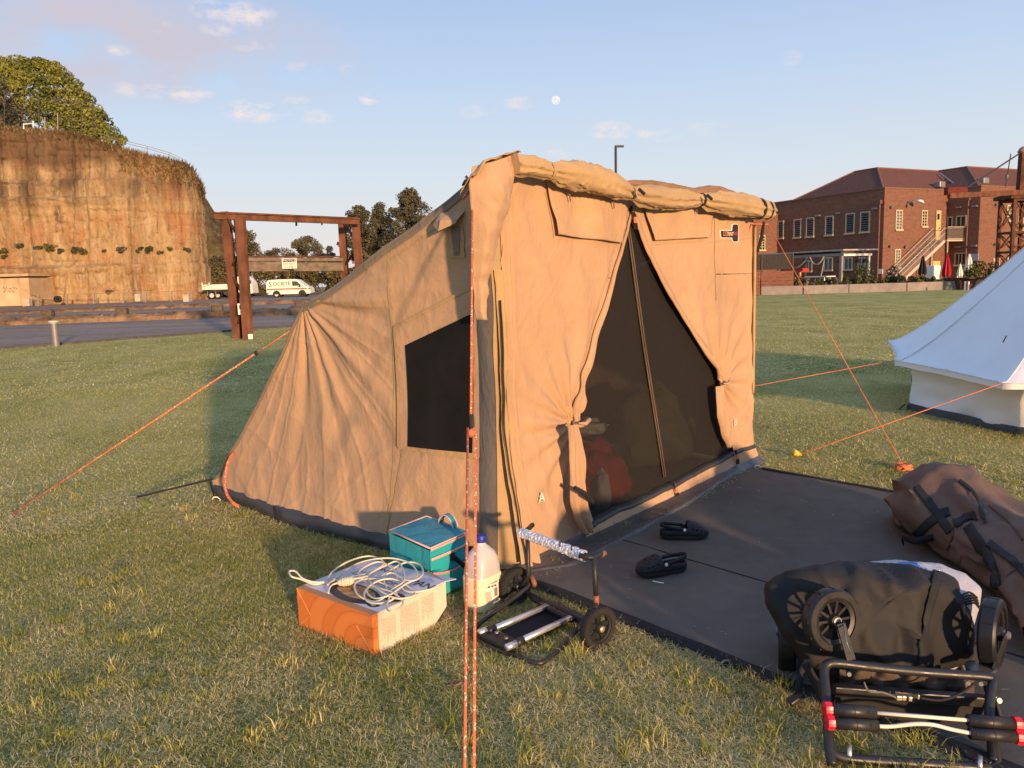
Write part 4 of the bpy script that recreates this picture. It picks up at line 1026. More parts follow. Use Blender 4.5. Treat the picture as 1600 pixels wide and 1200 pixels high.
shrub(1394, 445, 416, 14, 55.0, LEAF_DARK, 'dark spiky plant at the sunlit brick corner', 6, 40, .2)
# folded parasols
def parasol(u, vt, vb, w, y, mat, lab, nm='folded_parasol'):
    p = at(u, 445, y); p[2] = 0; zt = at(u, vt, y)[2]; zb = at(u, vb, y)[2]; W = w / FPX * y / 2
    o = thing(nm, lab, 'parasol', p, 0, 'folded parasols in the garden')
    MB().tube([p, p + (0, 0, zt + .05)], .03, 8).build('pole', GALV, o)
    rows = []
    for k in range(14):
        t = k / 13; r = W * (.10 + .95 * t ** .8) * (1 - .22 * max(0, t - .8) / .2); z = zt - (zt - zb) * t
        rows.append([p + np.array([math.cos(a) * r * (1 + .28 * math.cos(8 * a)), math.sin(a) * r * (1 + .28 * math.cos(8 * a)), z + .10 * t * math.cos(4 * a + u)]) for a in np.linspace(0, 2 * math.pi, 33)[:-1]])
    MB().grid(rows, closed=True).build('cloth', mat, o, smooth=60)
parasol(1440.5, 399, 429, 11, 56, BKCL, 'folded black parasol beside the stair')
parasol(1478, 395, 431, 12, 57, REDCL, 'folded crimson parasol right of the stair')
parasol(1499, 412, 433, 8, 55.5, WHCL, 'small folded white parasol, the shorter of two')
parasol(1512.5, 397, 429, 13, 57, WHCL, 'tall folded white parasol near the bush')
p = at(1457, 442, 57); p[2] = 0; o = thing('white_cabinet', 'white box cabinet standing between the black and red parasols', 'cabinet', p, BR)
MB().box((0, 0, .8), (.72, .7, 1.6)).build('body', WHITEP, o, local=True, bevel=.03); MB().box((0, -.36, .95), (.64, .03, 1.1)).build('door', WHITEP, o, local=True, bevel=.01)
MB().box((.26, -.39, .95), (.03, .03, .4)).build('handle', GALV, o, local=True)
# dark skip with post and rope beside it
p = gp(1545, 452); o = thing('dark_skip', 'dark steel skip half hidden behind the white bell tent', 'skip', p)
b = MB(); yk = p[1] + .8
b.add([(p[0] - 1.3, yk, 0), (p[0] + 1.6, yk, 0), (p[0] + 1.6, yk + 1.6, 0), (p[0] - 1.3, yk + 1.6, 0), (p[0] - 1.5, yk - .1, .75), (p[0] + 1.9, yk - .1, .75), (p[0] + 1.9, yk + 1.7, .75), (p[0] - 1.5, yk + 1.7, .75)], [(3, 2, 1, 0), (0, 1, 5, 4), (1, 2, 6, 5), (2, 3, 7, 6), (3, 0, 4, 7)])
b.build('body', RUSTD, o, solid=.05); MB().bar((p[0] - 1.55, yk - .14, .72), (p[0] + 1.95, yk - .14, .72), .08, .1).build('rim', DARKMETAL, o)
for i, u in enumerate((1507.5, 1513, 1545)):
    q = Vector(gp(u, 454.0)); o = MB().tube([q, q + Vector((0, 0, .55))], .05, 8).build('marker_post', WHITEP, loc=q); tag(o, ['short white marker post left of the pair by the skip', 'short white marker post right of the pair by the skip', 'short white marker post in front of the dark skip'][i], 'post', 'white marker posts by the skip')

# ------------------------------------------------------------------ the old derrick crane at the right
yc = 47.0
p = at(1584, 440, yc); p[2] = 0
cr = thing('derrick_crane', 'rusty lattice derrick tower with a boom and mast above the bell tent', 'crane', p)
zt = at(1584, 312, yc)[2]; hw = .66
cor = [(-hw, -hw), (hw, -hw), (hw, hw), (-hw, hw)]
for (x, y) in cor: MB().bar((p[0] + x, p[1] + y, 0), (p[0] + x, p[1] + y, zt), .17, .17).build('leg', RUSTD, cr)
lv = [0, 1.15, 2.3, 3.45, zt]
for k in range(4):
    z0, z1 = lv[k], lv[k + 1]
    for i in range(4):
        (xa, ya), (xb, yb) = cor[i], cor[(i + 1) % 4]; e = .02 * (1 if i % 2 else -1)
        MB().bar((p[0] + xa, p[1] + ya, z0 + .05), (p[0] + xb, p[1] + yb, z1 - .05), .07, .05).build('brace', RUST, cr)
        MB().bar((p[0] + xb * 1.03, p[1] + yb * 1.03, z0 + .05), (p[0] + xa * 1.03, p[1] + ya * 1.03, z1 - .05), .07, .05).build('brace', RUST, cr)
        MB().bar((p[0] + xa, p[1] + ya, z1 - .06), (p[0] + xb, p[1] + yb, z1 - .06), .12, .14).build('cross_beam', RUSTD, cr)
MB().box((p[0], p[1], zt + .12), (2.0, 1.7, .24)).build('platform', RUSTD, cr, bevel=.02)
b = MB(); b.box((p[0], p[1], zt + .34), (.8, .8, .3)); b.build('slew_ring', RUSTD, cr, bevel=.04)
zm = at(1588, 238, yc)[2]
MB().bar((p[0] + .12, p[1], zt + .3), (p[0] + .16, p[1], zm), .42, .38).build('mast', RUSTD, cr, bevel=.02)
MB().lathe([(.30, -.05), (.34, .05), (.22, .25), (.10, .33)], (p[0] + .16, p[1], zm), n=16).build('mast_cap', M('pale_rust_cap', (.28, .17, .12), .8, .2), cr, smooth=50)
MB().bar((p[0] - .15, p[1], zm + .02), (p[0] + .5, p[1], zm + .02), .10, .10).build('cross_head', DARKMETAL, cr)
bt = Vector(at(1482, 306, yc - 2)); MB().bar(bt, (p[0] + 2.5, p[1], zt + .45), .22, .30).build('boom', RUST, cr, bevel=.02)
bb = Vector(at(1478, 299.0, yc - 1.9)); be = Vector(at(1509, 298.2, yc - 1.6)); MB().bar(bb, be, .3, .42).build('counterweight', M('red_oxide', (.115, .022, .016), .8, .2, var=.3), cr)
MB().tube([at(1512, 292.5, yc - 1.6), (p[0] + .05, p[1], zm + .02)], .045, 6).build('stay_cable', DARKMETAL, cr)
MB().tube([at(1571, 292, yc), at(1579.5, 240, yc)], .03, 6).build('stay_cable', DARKMETAL, cr)
MB().tube([at(1602, 292, yc), at(1594.5, 240, yc)], .03, 6).build('stay_cable', DARKMETAL, cr)
MB().tube([(p[0] + .3, p[1], zm), (p[0] + 4, p[1] + 1, zm - .8)], .04, 6).build('stay_cable', DARKMETAL, cr)
MB().box(at(1573.5, 276, yc), (.12, .12, .22)).build('pulley', DARKMETAL, cr)
# ------------------------------------------------------------------ the canvas touring tent
def mat_canvas(name, col, var=.13, weave=True):
    t = NT(name); c = np.array(col)
    n1 = t.noise(1.6, 5, .6); n2 = t.noise(14, 5, .65)
    cc = t.ramp(n1, [(.3, tuple(c * (1 - var))), (.7, tuple(c * (1 + var)))])
    cc = t.mix(t.ramp(n2, [(.35, .25), (.6, 0.0)]), cc, tuple(c * .82))
    t.set(cc, .85, .15)
    t.p.inputs['Sheen Weight'].default_value = .08
    t.bump(t.noise(5.5, 5, .6, t.map((1.6, 1.6, .9)), .6), .35, .022)
    t.bump(t.noise(26, 4, .6, None, .8), .22, .006)
    rg_ = t.math('ABSOLUTE', t.math('SUBTRACT', t.noise(3.2, 3, .5, t.map((1.3, 1.3, .7)), .9), .5)); t.bump(rg_, .35, -.05)
    rg2 = t.math('ABSOLUTE', t.math('SUBTRACT', t.noise(9, 3, .5, None, 1.2), .5)); t.bump(rg2, .25, -.02)
    t.bump(t.noise(700, 2, .5), .12, .001)
    return t.m
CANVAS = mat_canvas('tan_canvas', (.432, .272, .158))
CANVAS2 = mat_canvas('greyer_tan_canvas', (.402, .258, .152))  # slightly greyer tan for rear side panel, vent hood and far side panel
CANVASR = mat_canvas('olive_tan_canvas', (.390, .262, .130))
GREYC = mat_canvas('grey_taupe_trim_and_shade', (.185, .150, .115))  # grey piping and hem; on corner_strip the grey stands in for shade on canvas
PVC = M('grey_floor_vinyl', (.075, .070, .068), .38, .4, var=.25, scale=3, bump=.4, bscale=7, bdist=.03)
PVCB = M('dark_floor_vinyl', (.038, .036, .036), .45, .4, var=.25, scale=3, bump=.4, bscale=7, bdist=.03)
ZIPM = M('black_zip', (.015, .014, .014), .6, .3)
WEB = M('black_webbing', (.02, .02, .021), .75, .25, bump=.2, bscale=300)
BLKMESH = M('black_window_mesh', (.010, .009, .009), .8, .15)
ORCORD = M('orange_cord', (.56, .165, .070), .7, .25)
def mat_rope():
    t = NT('orange_flecked_rope'); f = t.noise(115, 1, .5)
    t.set(t.ramp(f, [(.615, (.60, .135, .055)), (.64, (.72, .56, .42))]), .75, .2); return t.m
ROPE = mat_rope()
def mat_net():
    t = NT('insect_mesh'); t.set((.022, .019, .017), .8, .15)
    tr = t.n('ShaderNodeBsdfTransparent'); mx = t.n('ShaderNodeMixShader'); mx.inputs[0].default_value = .24
    o = t.t.nodes['Material Output']; t.l(t.p.outputs[0], mx.inputs[1]); t.l(tr.outputs[0], mx.inputs[2]); t.l(mx.outputs[0], o.inputs['Surface']); return t.m
NET = mat_net()
TA = np.array([-.07, 3.88, 0]); TB = np.array([1.88, 5.99, 0]); TC = np.array([-2.13, 5.40, 0])
fd = unit(TB - TA); fn = np.array([fd[1], -fd[0], 0]); sdv = unit(TC - TA); sn = np.array([-sdv[1], sdv[0], 0])
if sn @ np.array([-1, -1, 0]) < 0: sn = -sn
WF = np.linalg.norm(TB - TA); UPV = np.array([0, 0, 1.0])
tent = thing('canvas_tent', 'large tan canvas touring tent with tied back mesh doorway', 'tent', TA)
def FP(u, v, off=0.0):      # a sight line met with the front wall plane -> (along, height)
    q = onplane(u, v, TA + fn * off, fn); r = q - TA; return float(r @ fd), float(q[2])
def SP(u, v, off=0.0):
    q = onplane(u, v, TA + sn * off, sn); r = q - TA; return float(r @ sdv), float(q[2])
TOPS = [(-.02, 2.06), (.12, 1.99), (.28, 1.90), (.56, 1.77), (.76, 1.69), (.97, 1.59), (1.2, 1.48), (1.38, 1.41), (1.49, 1.375), (1.56, 1.29), (1.64, 1.17), (1.73, 1.04), (1.88, .87), (2.04, .69), (2.21, .49), (2.38, .33), (2.51, .18), (2.62, .13)]
TS = poly([p[0] for p in TOPS], [p[1] for p in TOPS])
def bulge(s): return .13 * smooth(-.1, .5, s) * (1 - smooth(1.5, 2.5, s)) + .02
def sdisp(s, z):
    """folds that fan out from the rear knuckle, plus slack between the seams"""
    dx, dz = s - 1.50, z - 1.40; r = math.hypot(dx, dz); th = math.atan2(dz, -dx)
    win = smooth(.66, .74, s) if z < 1.5 else 1.0
    fan = (math.sin(th * 17 + .8 * math.sin(r * 3)) * .55 + math.sin(th * 29 + 1.3 + r * 1.4) * .35 + math.sin(th * 9 + .5) * .5)
    amp = .0085 * math.exp(-((r - .35) / .60) ** 2) * smooth(.02, .16, r) + .008 * math.exp(-r / 1.4)
    d = fan * amp * smooth(.5, .95, s)
    d += .009 * nse(s * 2.1 + z * 1.3, z * 2.6 - s * .6, 1) + .006 * nse(s * 6 + z * 2, z * 5, 2)
    d += .006 * nse(s * 3, z * 13 + s * 2.5, 5) * smooth(1.0, 1.4, z)
    d += .010 * nse(s * 9 - z * 3, z * 2.2, 8) * (1 - smooth(.15, .6, z))
    d += .0055 * (crease(th * 6.5, r * .9, 3) - .15) * smooth(.2, .5, r) * smooth(.6, .9, s) + .0045 * crease(s * 2.4 + z * 1.6, z * 2.4 - s, 7) + .004 * crease(s * 1.3 - z * 3.1, z * 1.2 + s * .7, 15)
    inw = smooth(.05, .14, s) * (1 - smooth(.66, .78, s)) * smooth(.48, .58, z) * (1 - smooth(1.25, 1.5, z))
    return d * (1 - .85 * inw) * smooth(-.05, .06, s)
def side(s, z, off=0.0, dsp=True):
    b = bulge(s) * max(0, 1 - z / 1.0) ** 1.8 + (sdisp(s, z) if dsp else 0) + off
    return TA + sdv * s + UPV * z + sn * b
NSX, NSZ = 250, 190
def side_panel(s0, s1, nm, mat, n):
    P = []
    for i in range(n):
        s = lerp(s0, s1, i / (n - 1)); zt = TS(s); zb = .085 if s < 2.3 else .085 + .02 * (s - 2.3)
        P.append([side(s, lerp(zb, zt, j / (NSZ - 1))) for j in range(NSZ)])
    return MB().grid(P).build(nm, mat, tent, smooth=180, fix=False)
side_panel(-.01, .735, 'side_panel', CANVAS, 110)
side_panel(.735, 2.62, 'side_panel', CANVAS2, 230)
def strip_on(fn_, pts, w, off, n=60, across=5, puff=.0):
    """a strip of cloth lying on a wall along points in wall coordinates"""
    pts = np.array(pts, float); L = np.concatenate([[0], np.cumsum(np.linalg.norm(np.diff(pts, axis=0), axis=1))]); P = []
    for i in range(n):
        t = L[-1] * i / (n - 1); p = np.array([np.interp(t, L, pts[:, k]) for k in (0, 1)]); q = np.array([np.interp(min(t + .02, L[-1]), L, pts[:, k]) for k in (0, 1)]) - np.array([np.interp(max(t - .02, 0), L, pts[:, k]) for k in (0, 1)])
        q = q / np.linalg.norm(q); nrm = np.array([-q[1], q[0]])
        P.append([fn_(*(p + nrm * w * (k / (across - 1) - .5)), off + puff * math.sin(math.pi * k / (across - 1))) for k in range(across)])
    return MB().grid(P)
strip_on(side, [(.735, .06), (.735, TS(.735))], .012, .004).build('seam', CANVASR, tent, smooth=180, fix=False)
# window: border strips, mesh and rolled cover line
wp = [SP(630, 540, .03), SP(735, 490, .03), SP(738, 708, .03), SP(640, 697, .03)]
bd_ = [SP(612, 512, .03), SP(742, 445, .03), SP(748, 716, .03), SP(625, 698, .03)]
def patch(fn_, c4, off, n=24, m=24, amp=0.0, seed=0.0, curl=None):
    P = []
    for i in range(n):
        a = i / (n - 1); row = []
        for j in range(m):
            b_ = j / (m - 1); q = (np.array(c4[0]) * (1 - a) * (1 - b_) + np.array(c4[1]) * a * (1 - b_) + np.array(c4[2]) * a * b_ + np.array(c4[3]) * (1 - a) * b_)
            e = off + (amp * nse(q[0] * 7 + seed, q[1] * 9, seed) if amp else 0) + (curl(a, b_) if curl else 0)
            row.append(fn_(q[0], q[1], e))
        P.append(row)
    return MB().grid(P)
patch(side, bd_, .010, 40, 40).build('window_border', CANVAS, tent, smooth=180, fix=False)
patch(side, wp, .016, 30, 30).build('window_mesh', BLKMESH, tent, smooth=180, fix=False)
for a_, b_ in ((bd_[0], bd_[1]), (bd_[0], bd_[3]), (bd_[3], bd_[2])):
    strip_on(side, [a_, b_], .016, .014, 40).build('window_seam', CANVASR, tent, smooth=180, fix=False)
strip_on(side, [SP(606, 408), SP(690, 350)], .010, .004).build('seam', CANVASR, tent, smooth=180, fix=False)
strip_on(side, [SP(752, 310), SP(740, 470)], .008, .004).build('seam', CANVASR, tent, smooth=180, fix=False)
strip_on(side, [SP(626, 702, .05), (.735, .10)], .008, .005).build('seam', CANVASR, tent, smooth=180, fix=False)
# vent with its little hood
v4 = [SP(701, 352), SP(726, 350), SP(727, 403), SP(702, 403)]
patch(side, v4, .006).build('vent_frame', CANVASR, tent, smooth=180, fix=False)
v5 = [SP(708, 355), SP(722, 353), SP(719, 399), SP(711, 399)]
patch(side, v5, .010).build('vent_mesh', GREYC, tent, smooth=180, fix=False)
def hood(u, v, o_): s, z = SP(u, v); return side(s, z, o_)
b = MB(); b.grid([[hood(691, 333, .004), hood(709, 331, .006), hood(727, 330, .004)], [hood(690, 347, .05), hood(706, 346, .085), hood(724, 345, .05)], [hood(689, 352, .055), hood(705, 362, .09), hood(723, 350, .055)]])
b.build('vent_hood', CANVAS2, tent, solid=.004)
# skirt of floor vinyl along the side
P = []
for i in range(90):
    s = lerp(-.03, 2.60, i / 89); row = []
    for j, (z, o_) in enumerate(((.10, -.006), (.085, .010), (.055, .018), (.025, .014), (-.01, .0))):
        row.append(side(s, z * (1 + .15 * nse(s * 4, 1)) if z > 0 else z, o_ + .010 * nse(s * 5, z * 20, 3), False))
    P.append(row)
MB().grid(P).build('floor_skirt', PVCB, tent, smooth=180, fix=False)
strip_on(lambda s, z, o_: side(s, z, o_, False), [(1.74, .10), (1.66, .0)], .03, .032, 12, 3).build('peg_loop', WEB, tent, smooth=180, fix=False)
strip_on(lambda s, z, o_: side(s, z, o_, False), [(2.60, .13), (2.55, .0)], .025, .03, 12, 3).build('corner_binding', WEB, tent, smooth=180, fix=False)
# roof and rear wall sweep across behind the side profile
P = []
prof = [(s, z) for s, z in TOPS] + [(2.66, 0.02)]
for i in range(50):
    a = lerp(0.0, WF, i / 49); row = []
    for k, (s, z) in enumerate(prof):
        sag = .05 * math.sin(math.pi * i / 49) * (1 if 0 < k < len(prof) - 1 else 0)
        row.append(TA + sdv * s + fd * a + UPV * (z - sag + .010 * nse(a * 3, s * 3, 2)) + sn * 0)
    P.append(row)
MB().grid(P).build('roof', CANVASR, tent, smooth=60, fix=False)
P = []
for i in range(60):
    s = lerp(0, 2.62, i / 59); P.append([TA + fd * WF + sdv * s + UPV * lerp(.02, TS(s), j / 20) - sn * (.04 * nse(s * 3, j * .3, 4)) for j in range(21)])
MB().grid(P).build('side_panel', CANVAS2, tent, smooth=180, fix=False)
MB().tube([side(s, TS(s) + .004, .004) for s in np.linspace(.10, 2.60, 60)], .011, 6).build('roof_piping', GREYC, tent, smooth=180)
P = []
for s in np.linspace(.05, 1.49, 40): z = TS(s); P.append([side(s, z - .034, .007), side(s, z + .002, .012), side(s, z + .010, -.01)])
MB().grid(P).build('roof_hem', GREYC, tent, smooth=180, fix=False)

# ---- front wall: two cloth halves either side of the open doorway
def kx(x): return float(x)
OPL = [FP(u, v) for u, v in ((983, 330), (970, 380), (950, 450), (925, 540), (900, 620), (893, 660), (898, 700), (906, 760), (914, 812))]
OPR = [FP(u, v) for u, v in ((985, 330), (1010, 390), (1050, 470), (1090, 530), (1118, 575), (1125, 600), (1131, 650), (1140, 704))]
OPL = [(a, z) for a, z in OPL] + [(OPL[-1][0] + .01, -.05)]; OPR = OPR + [(OPR[-1][0] + .01, -.05)]
aL = poly([z for a, z in OPL[::-1]], [a for a, z in OPL[::-1]]); aR = poly([z for a, z in OPR[::-1]], [a for a, z in OPR[::-1]])
TIEL = OPL[5]; TIER = OPR[5]; APEX = OPL[0]
def fold(a, z, tie, k, amp):
    dx, dz = a - tie[0], z - tie[1]; r = math.hypot(dx, dz); th = math.atan2(dz, dx)
    return amp * math.sin(th * k + 1.5 * math.sin(r * 2)) * math.exp(-r / .45) * smooth(0, .08, r)
def fdisp(a, z):
    d = fold(a, z, TIEL, 15, .022) if a < 1.215 else fold(a, z, TIER, 15, .020)
    d += .018 * nse(a * 2.0 - z * .7, z * 1.3 + a * .8, 4) + .007 * nse(a * 6 + z * 3, z * 3.2, 6)
    d += .012 * nse(a * 11 + z * 3, z * 1.2, 12) * (1 - smooth(.2, .9, z))
    d += .012 * math.sin((a - 1.2 + (2.0 - z) * .35) * 16) * smooth(1.0, 1.9, z) * math.exp(-abs(a - .75) * 2.2)
    d += .010 * math.sin((a + (z - .7) * .42) * 21 + 2 * nse(a * 2, z * 2)) * smooth(.6, 1.0, z) * math.exp(-((a - .60) / .35) ** 2)
    d += .0055 * crease(a * 2.6 + z * .5, z * .8, 9) * (.5 + .5 * smooth(2.0, .6, z)) + .004 * crease((a + z * .6) * 2.2, (z - a * .4) * 1.6, 11) + .003 * crease(a * 5 - z * 3, z * 4, 19)
    return d
def fbul(a, z): return (.10 * math.exp(-a / .9) + .03) * max(0, 1 - z / .9) ** 1.6
def front(a, z, off=0.0, dsp=True): return TA + fd * a + UPV * z + fn * (off + fbul(a, z) + (fdisp(a, z) if dsp else 0))
FT = poly([-.1, 0, .2, .5, 1.2, 2.1, 3.0], [2.0, 2.06, 2.07, 2.02, 1.97, 1.94, 1.93])
NZ = 200
def half(left):
    P = []
    for j in range(NZ):
        t = j / (NZ - 1); row = []
        for i in range(110):
            k = i / 109
            zb = .02
            if left:
                zz = lerp(zb, 2.0, t); a1 = aL(zz) if zz < APEX[1] else APEX[0] + .001; a = lerp(.0, a1, k); tp = FT(a)
            else:
                zz = lerp(.10, 1.95, t); a0 = aR(zz) if zz < APEX[1] else APEX[0] + .001; a = lerp(a0, WF + .005, k); tp = FT(a)
            z = zz * (tp / (2.0 if left else 1.95)) if zz > 1.5 else zz
            row.append(front(a, z))
        P.append(row)
    return MB().grid(P).build('front_panel', CANVAS, tent, smooth=180, fix=False)
half(True); half(False)
# rolled edges of the two door flaps down to the ties, then the loose tails
def roll(path, w0, w1, off, nm, seed):
    pts = np.array(path); L = np.concatenate([[0], np.cumsum(np.linalg.norm(np.diff(pts, axis=0), axis=1))]); P = []
    for i in range(70):
        t = i / 69; p = np.array([np.interp(L[-1] * t, L, pts[:, k]) for k in (0, 1)]); w = lerp(w0, w1, t) * (1 - .55 * smooth(.90, 1, t))
        row = []
        for j in range(14):
            an = 2 * math.pi * j / 14; rip = 1 + .16 * math.sin(3 * an + seed + 5 * t) + .10 * nse(t * 9, j * .8, seed)
            row.append(front(p[0] + math.cos(an) * w * rip, p[1] + math.sin(an) * w * .15, off + math.sin(an) * w * .55 * rip, True))
        P.append(row)
    return MB().grid(P, closed=True).build(nm, CANVAS, tent, smooth=180)
roll([(a + .012, z) for a, z in OPL[:6]], .010, .040, .012, 'rolled_flap', 1.0)
roll([(a - .008, z) for a, z in OPR[:6]], .006, .026, .010, 'rolled_flap', 2.0)
def tail(rows_px, nm, pleats, amp, off):
    P = []
    for i in range(60):
        t = i / 59 * (len(rows_px) - 1); k = min(int(t), len(rows_px) - 2); f = t - k
        (u0, v0, u1, v1), (U0, V0, U1, V1) = rows_px[k], rows_px[k + 1]
        l = FP(lerp(u0, U0, f), lerp(v0, V0, f), off); r = FP(lerp(u1, U1, f), lerp(v1, V1, f), off); row = []
        for j in range(40):
            q = j / 39; a, z = lerp(l[0], r[0], q), lerp(l[1], r[1], q)
            e = off + amp * math.sin(q * math.pi * pleats + .8 * nse(i * .06, 2)) * (.4 + .6 * i / 59) + .03 * math.sin(math.pi * q) + .012 * nse(a * 14, z * 6, 3)
            row.append(TA + fd * a + UPV * z + fn * e)
        P.append(row)
    return MB().grid(P).build(nm, CANVAS, tent, smooth=180, fix=False, solid=.003)
tail([(886, 664, 901, 661), (887, 690, 909, 684), (888, 720, 913, 716), (889, 752, 914, 746), (892, 785, 915, 775), (899, 812, 919, 806), (910, 835, 921, 826)], 'flap_tail', 4, .020, .13)
tail([(1118, 604, 1128, 600), (1118, 625, 1131, 622), (1120, 650, 1133, 645), (1126, 675, 1136, 668), (1136, 700, 1143, 694)], 'flap_tail', 3, .008, .05)
def band(tie, w, off):
    a, z = tie; return [front(a + math.cos(t) * w, z + .008 * math.sin(2 * t), off + math.sin(t) * w * .7, False) for t in np.linspace(0, 2 * math.pi, 17)]
MB().tube(band((TIEL[0] + .005, TIEL[1]), .042, .05), .011, 6).build('tie', CANVAS, tent, smooth=180)
MB().tube(band((TIER[0] - .008, TIER[1]), .032, .03), .010, 6).build('tie', CANVAS, tent, smooth=180)
for tie, o_ in ((TIEL, .09), (TIER, .055)):
    MB().tube([front(tie[0] - .06, tie[1] + .015, o_, False), front(tie[0] - .01, tie[1] + .005, o_ + .01, False), front(tie[0] + .04, tie[1] + .02, o_, False)], [.006, .012, .014], 6).build('tie_toggle', CANVAS, tent, smooth=180)
MB().tube([front(*FP(889, 760, .17), .17 - 0, False), front(*FP(902, 768, .18), .18, False), front(*FP(915, 782, .16), .16, False)], [.012, .015, .012], 6).build('tail_strap', WEB, tent)
# mesh door, its zip, sill and threshold
b = MB(); q = [FP(983, 332), FP(890, 660), FP(905, 830), FP(1145, 712), FP(1130, 600)]
P = []
for j in range(60):
    z = lerp(.03, 1.93, j / 59); l = aL(z) - .06; r = aR(z) + .06
    P.append([TA + fd * lerp(l, r, i / 20) + UPV * z + fn * (-.035 + fbul(lerp(l, r, i / 20), z) + .01 * nse(i * .3, z * 2)) for i in range(21)])
MB().grid(P).build('door_mesh', NET, tent, smooth=180, fix=False)
ZP = [FP(u, v) for u, v in ((985, 345), (994, 410), (1003, 480), (1012, 545), (1021, 605), (1029, 670), (1036, 745))]
BRZ = M('brown_zip_tape', (.13, .085, .055), .7, .2)
for o_ in (-.012, .012): MB().tube([front(a + o_, z, -.022, False) for a, z in ZP], .005, 5).build('zip_tape', BRZ, tent, smooth=180)
MB().tube([front(a, z, -.026, False) for a, z in ZP], .006, 5).build('zip', ZIPM, tent, smooth=180)
def zippull(u, v, nm='zip_pull', o_=.01):
    a, z = FP(u, v); MB().tube([front(a, z, o_, False), front(a + .005, z - .03, o_ + .012, False)], .010, 6).build('zip_pull', ZIPM, tent)
    for da in (-.010, .012): MB().tube([front(a + da * .4, z - .03, o_ + .012, False), front(a + da, z - .065, o_ + .016, False)], .006, 6).build('pull_cord', ORCORD, tent)
    for da in (-.010, .012): MB().tube([front(a + da, z - .065, o_ + .016, False), front(a + da * 1.3, z - .105, o_ + .016, False)], .007, 6).build('pull_tab', ZIPM, tent)
zippull(985, 332, o_=.02); zippull(1040, 752, o_=.03); zippull(1138, 702, o_=.03)
MB().tube([front(*FP(982, 322), .02, False), front(*FP(984, 345), .02, False)], .008, 6).build('zip_head', ZIPM, tent)
SIL = [(.60, .055), (.72, .07), (.95, .085), (1.10, .075), (1.30, .078), (1.45, .085), (1.64, .085), (1.85, .10), (2.1, .115), (2.3, .12), (2.52, .14), (2.70, .135), (WF, .13)]
ST = poly([p[0] for p in SIL], [p[1] for p in SIL])
def thr(a, z, o_): return TA + fd * a + UPV * z + fn * (o_ + fbul(a, z))
P = []; P2 = []; P3 = []
for i in range(120):
    a = lerp(.58, WF + .01, i / 119); w = .010 * nse(a * 7, 1) + .005 * nse(a * 17, 2); zt = ST(a) + w * .5; zm = lerp(.012, .045, smooth(1.2, 2.8, a))
    P.append([thr(a, lerp(zm, zt, k / 5), .012 + .026 * (1 - k / 5) + w * (1 - abs(k / 2.5 - 1)) * 1.4) for k in range(6)])
    P3.append([thr(a, zt - .008, .018), thr(a, zt + .004, .024), thr(a, zt + .018, .006), thr(a, zt + .02, -.03)])
for i in range(140):
    a = lerp(-.04, WF + .03, i / 139); w = .012 * nse(a * 5, 3) + .006 * nse(a * 13, 4); zm = lerp(.03, .065, smooth(1.2, 2.8, a)); fl = .16 * (1 - .75 * smooth(1.0, 2.6, a)) * smooth(-.04, .25, a)
    P2.append([thr(a, zm + .02, .004), thr(a, zm, .024), thr(a, zm * .7 + .006, .03 + fl * .35 + w), thr(a, zm * .35 + .008 + abs(w), .03 + fl * .75 + w), thr(a, .028, .04 + fl + w), thr(a, .0, .045 + fl + w)])
MB().grid(P).build('sill', CANVAS, tent, smooth=180, fix=False)
MB().grid(P3).build('sill_binding', PVCB, tent, smooth=180, fix=False)
MB().grid(P2).build('floor_skirt', PVC, tent, smooth=180, fix=False)
# flaps under the roll
def fl(c4px, nm, seed):
    c4 = [FP(u, v) for u, v in c4px]
    patch(front, c4, .018, 40, 26, .012, seed, lambda a, b_: .014 * b_).build(nm, CANVAS, tent, smooth=180, fix=False, solid=.003)
fl([(846, 272), (980, 315), (967, 380), (861, 367)], 'window_flap', 3.3)
fl([(1000, 318), (1110, 326), (1105, 371), (1018, 376)], 'window_flap', 5.1)
for (u, v) in ((873, 300), (940, 312), (1074, 322)):
    a, z = FP(u, v); MB().tube([front(a, z, .045), front(a + .03, z - .02, .052), front(a + .05, z - .05, .045)], .004, 5).build('toggle_cord', GREYC, tent)
strip_on(front, [FP(1116, 338), FP(1118, 470)], .007, .004).build('seam', CANVASR, tent, smooth=180, fix=False)
strip_on(front, [FP(800, 330, .03), FP(783, 430, .03), FP(779, 560, .03)], .010, .006).build('seam', CANVASR, tent, smooth=180, fix=False)
for pts_ in ([FP(1175, 372), FP(1110, 378)], [FP(862, 372), FP(850, 300)], [FP(1018, 382), FP(1100, 376)]):
    strip_on(front, pts_, .006, .004).build('seam', CANVASR, tent, smooth=180, fix=False)
STI = M('pale_stitching', (.46, .33, .21), .8, .1)
for off_ in (-.045, -.058):
    strip_on(front, [(a + off_, z) for a, z in OPL[:6]], .0022, .0035, 80, 3).build('stitching', STI, tent, smooth=180, fix=False)
    strip_on(front, [(a - off_, z) for a, z in OPR[:6]], .0022, .0035, 80, 3).build('stitching', STI, tent, smooth=180, fix=False)
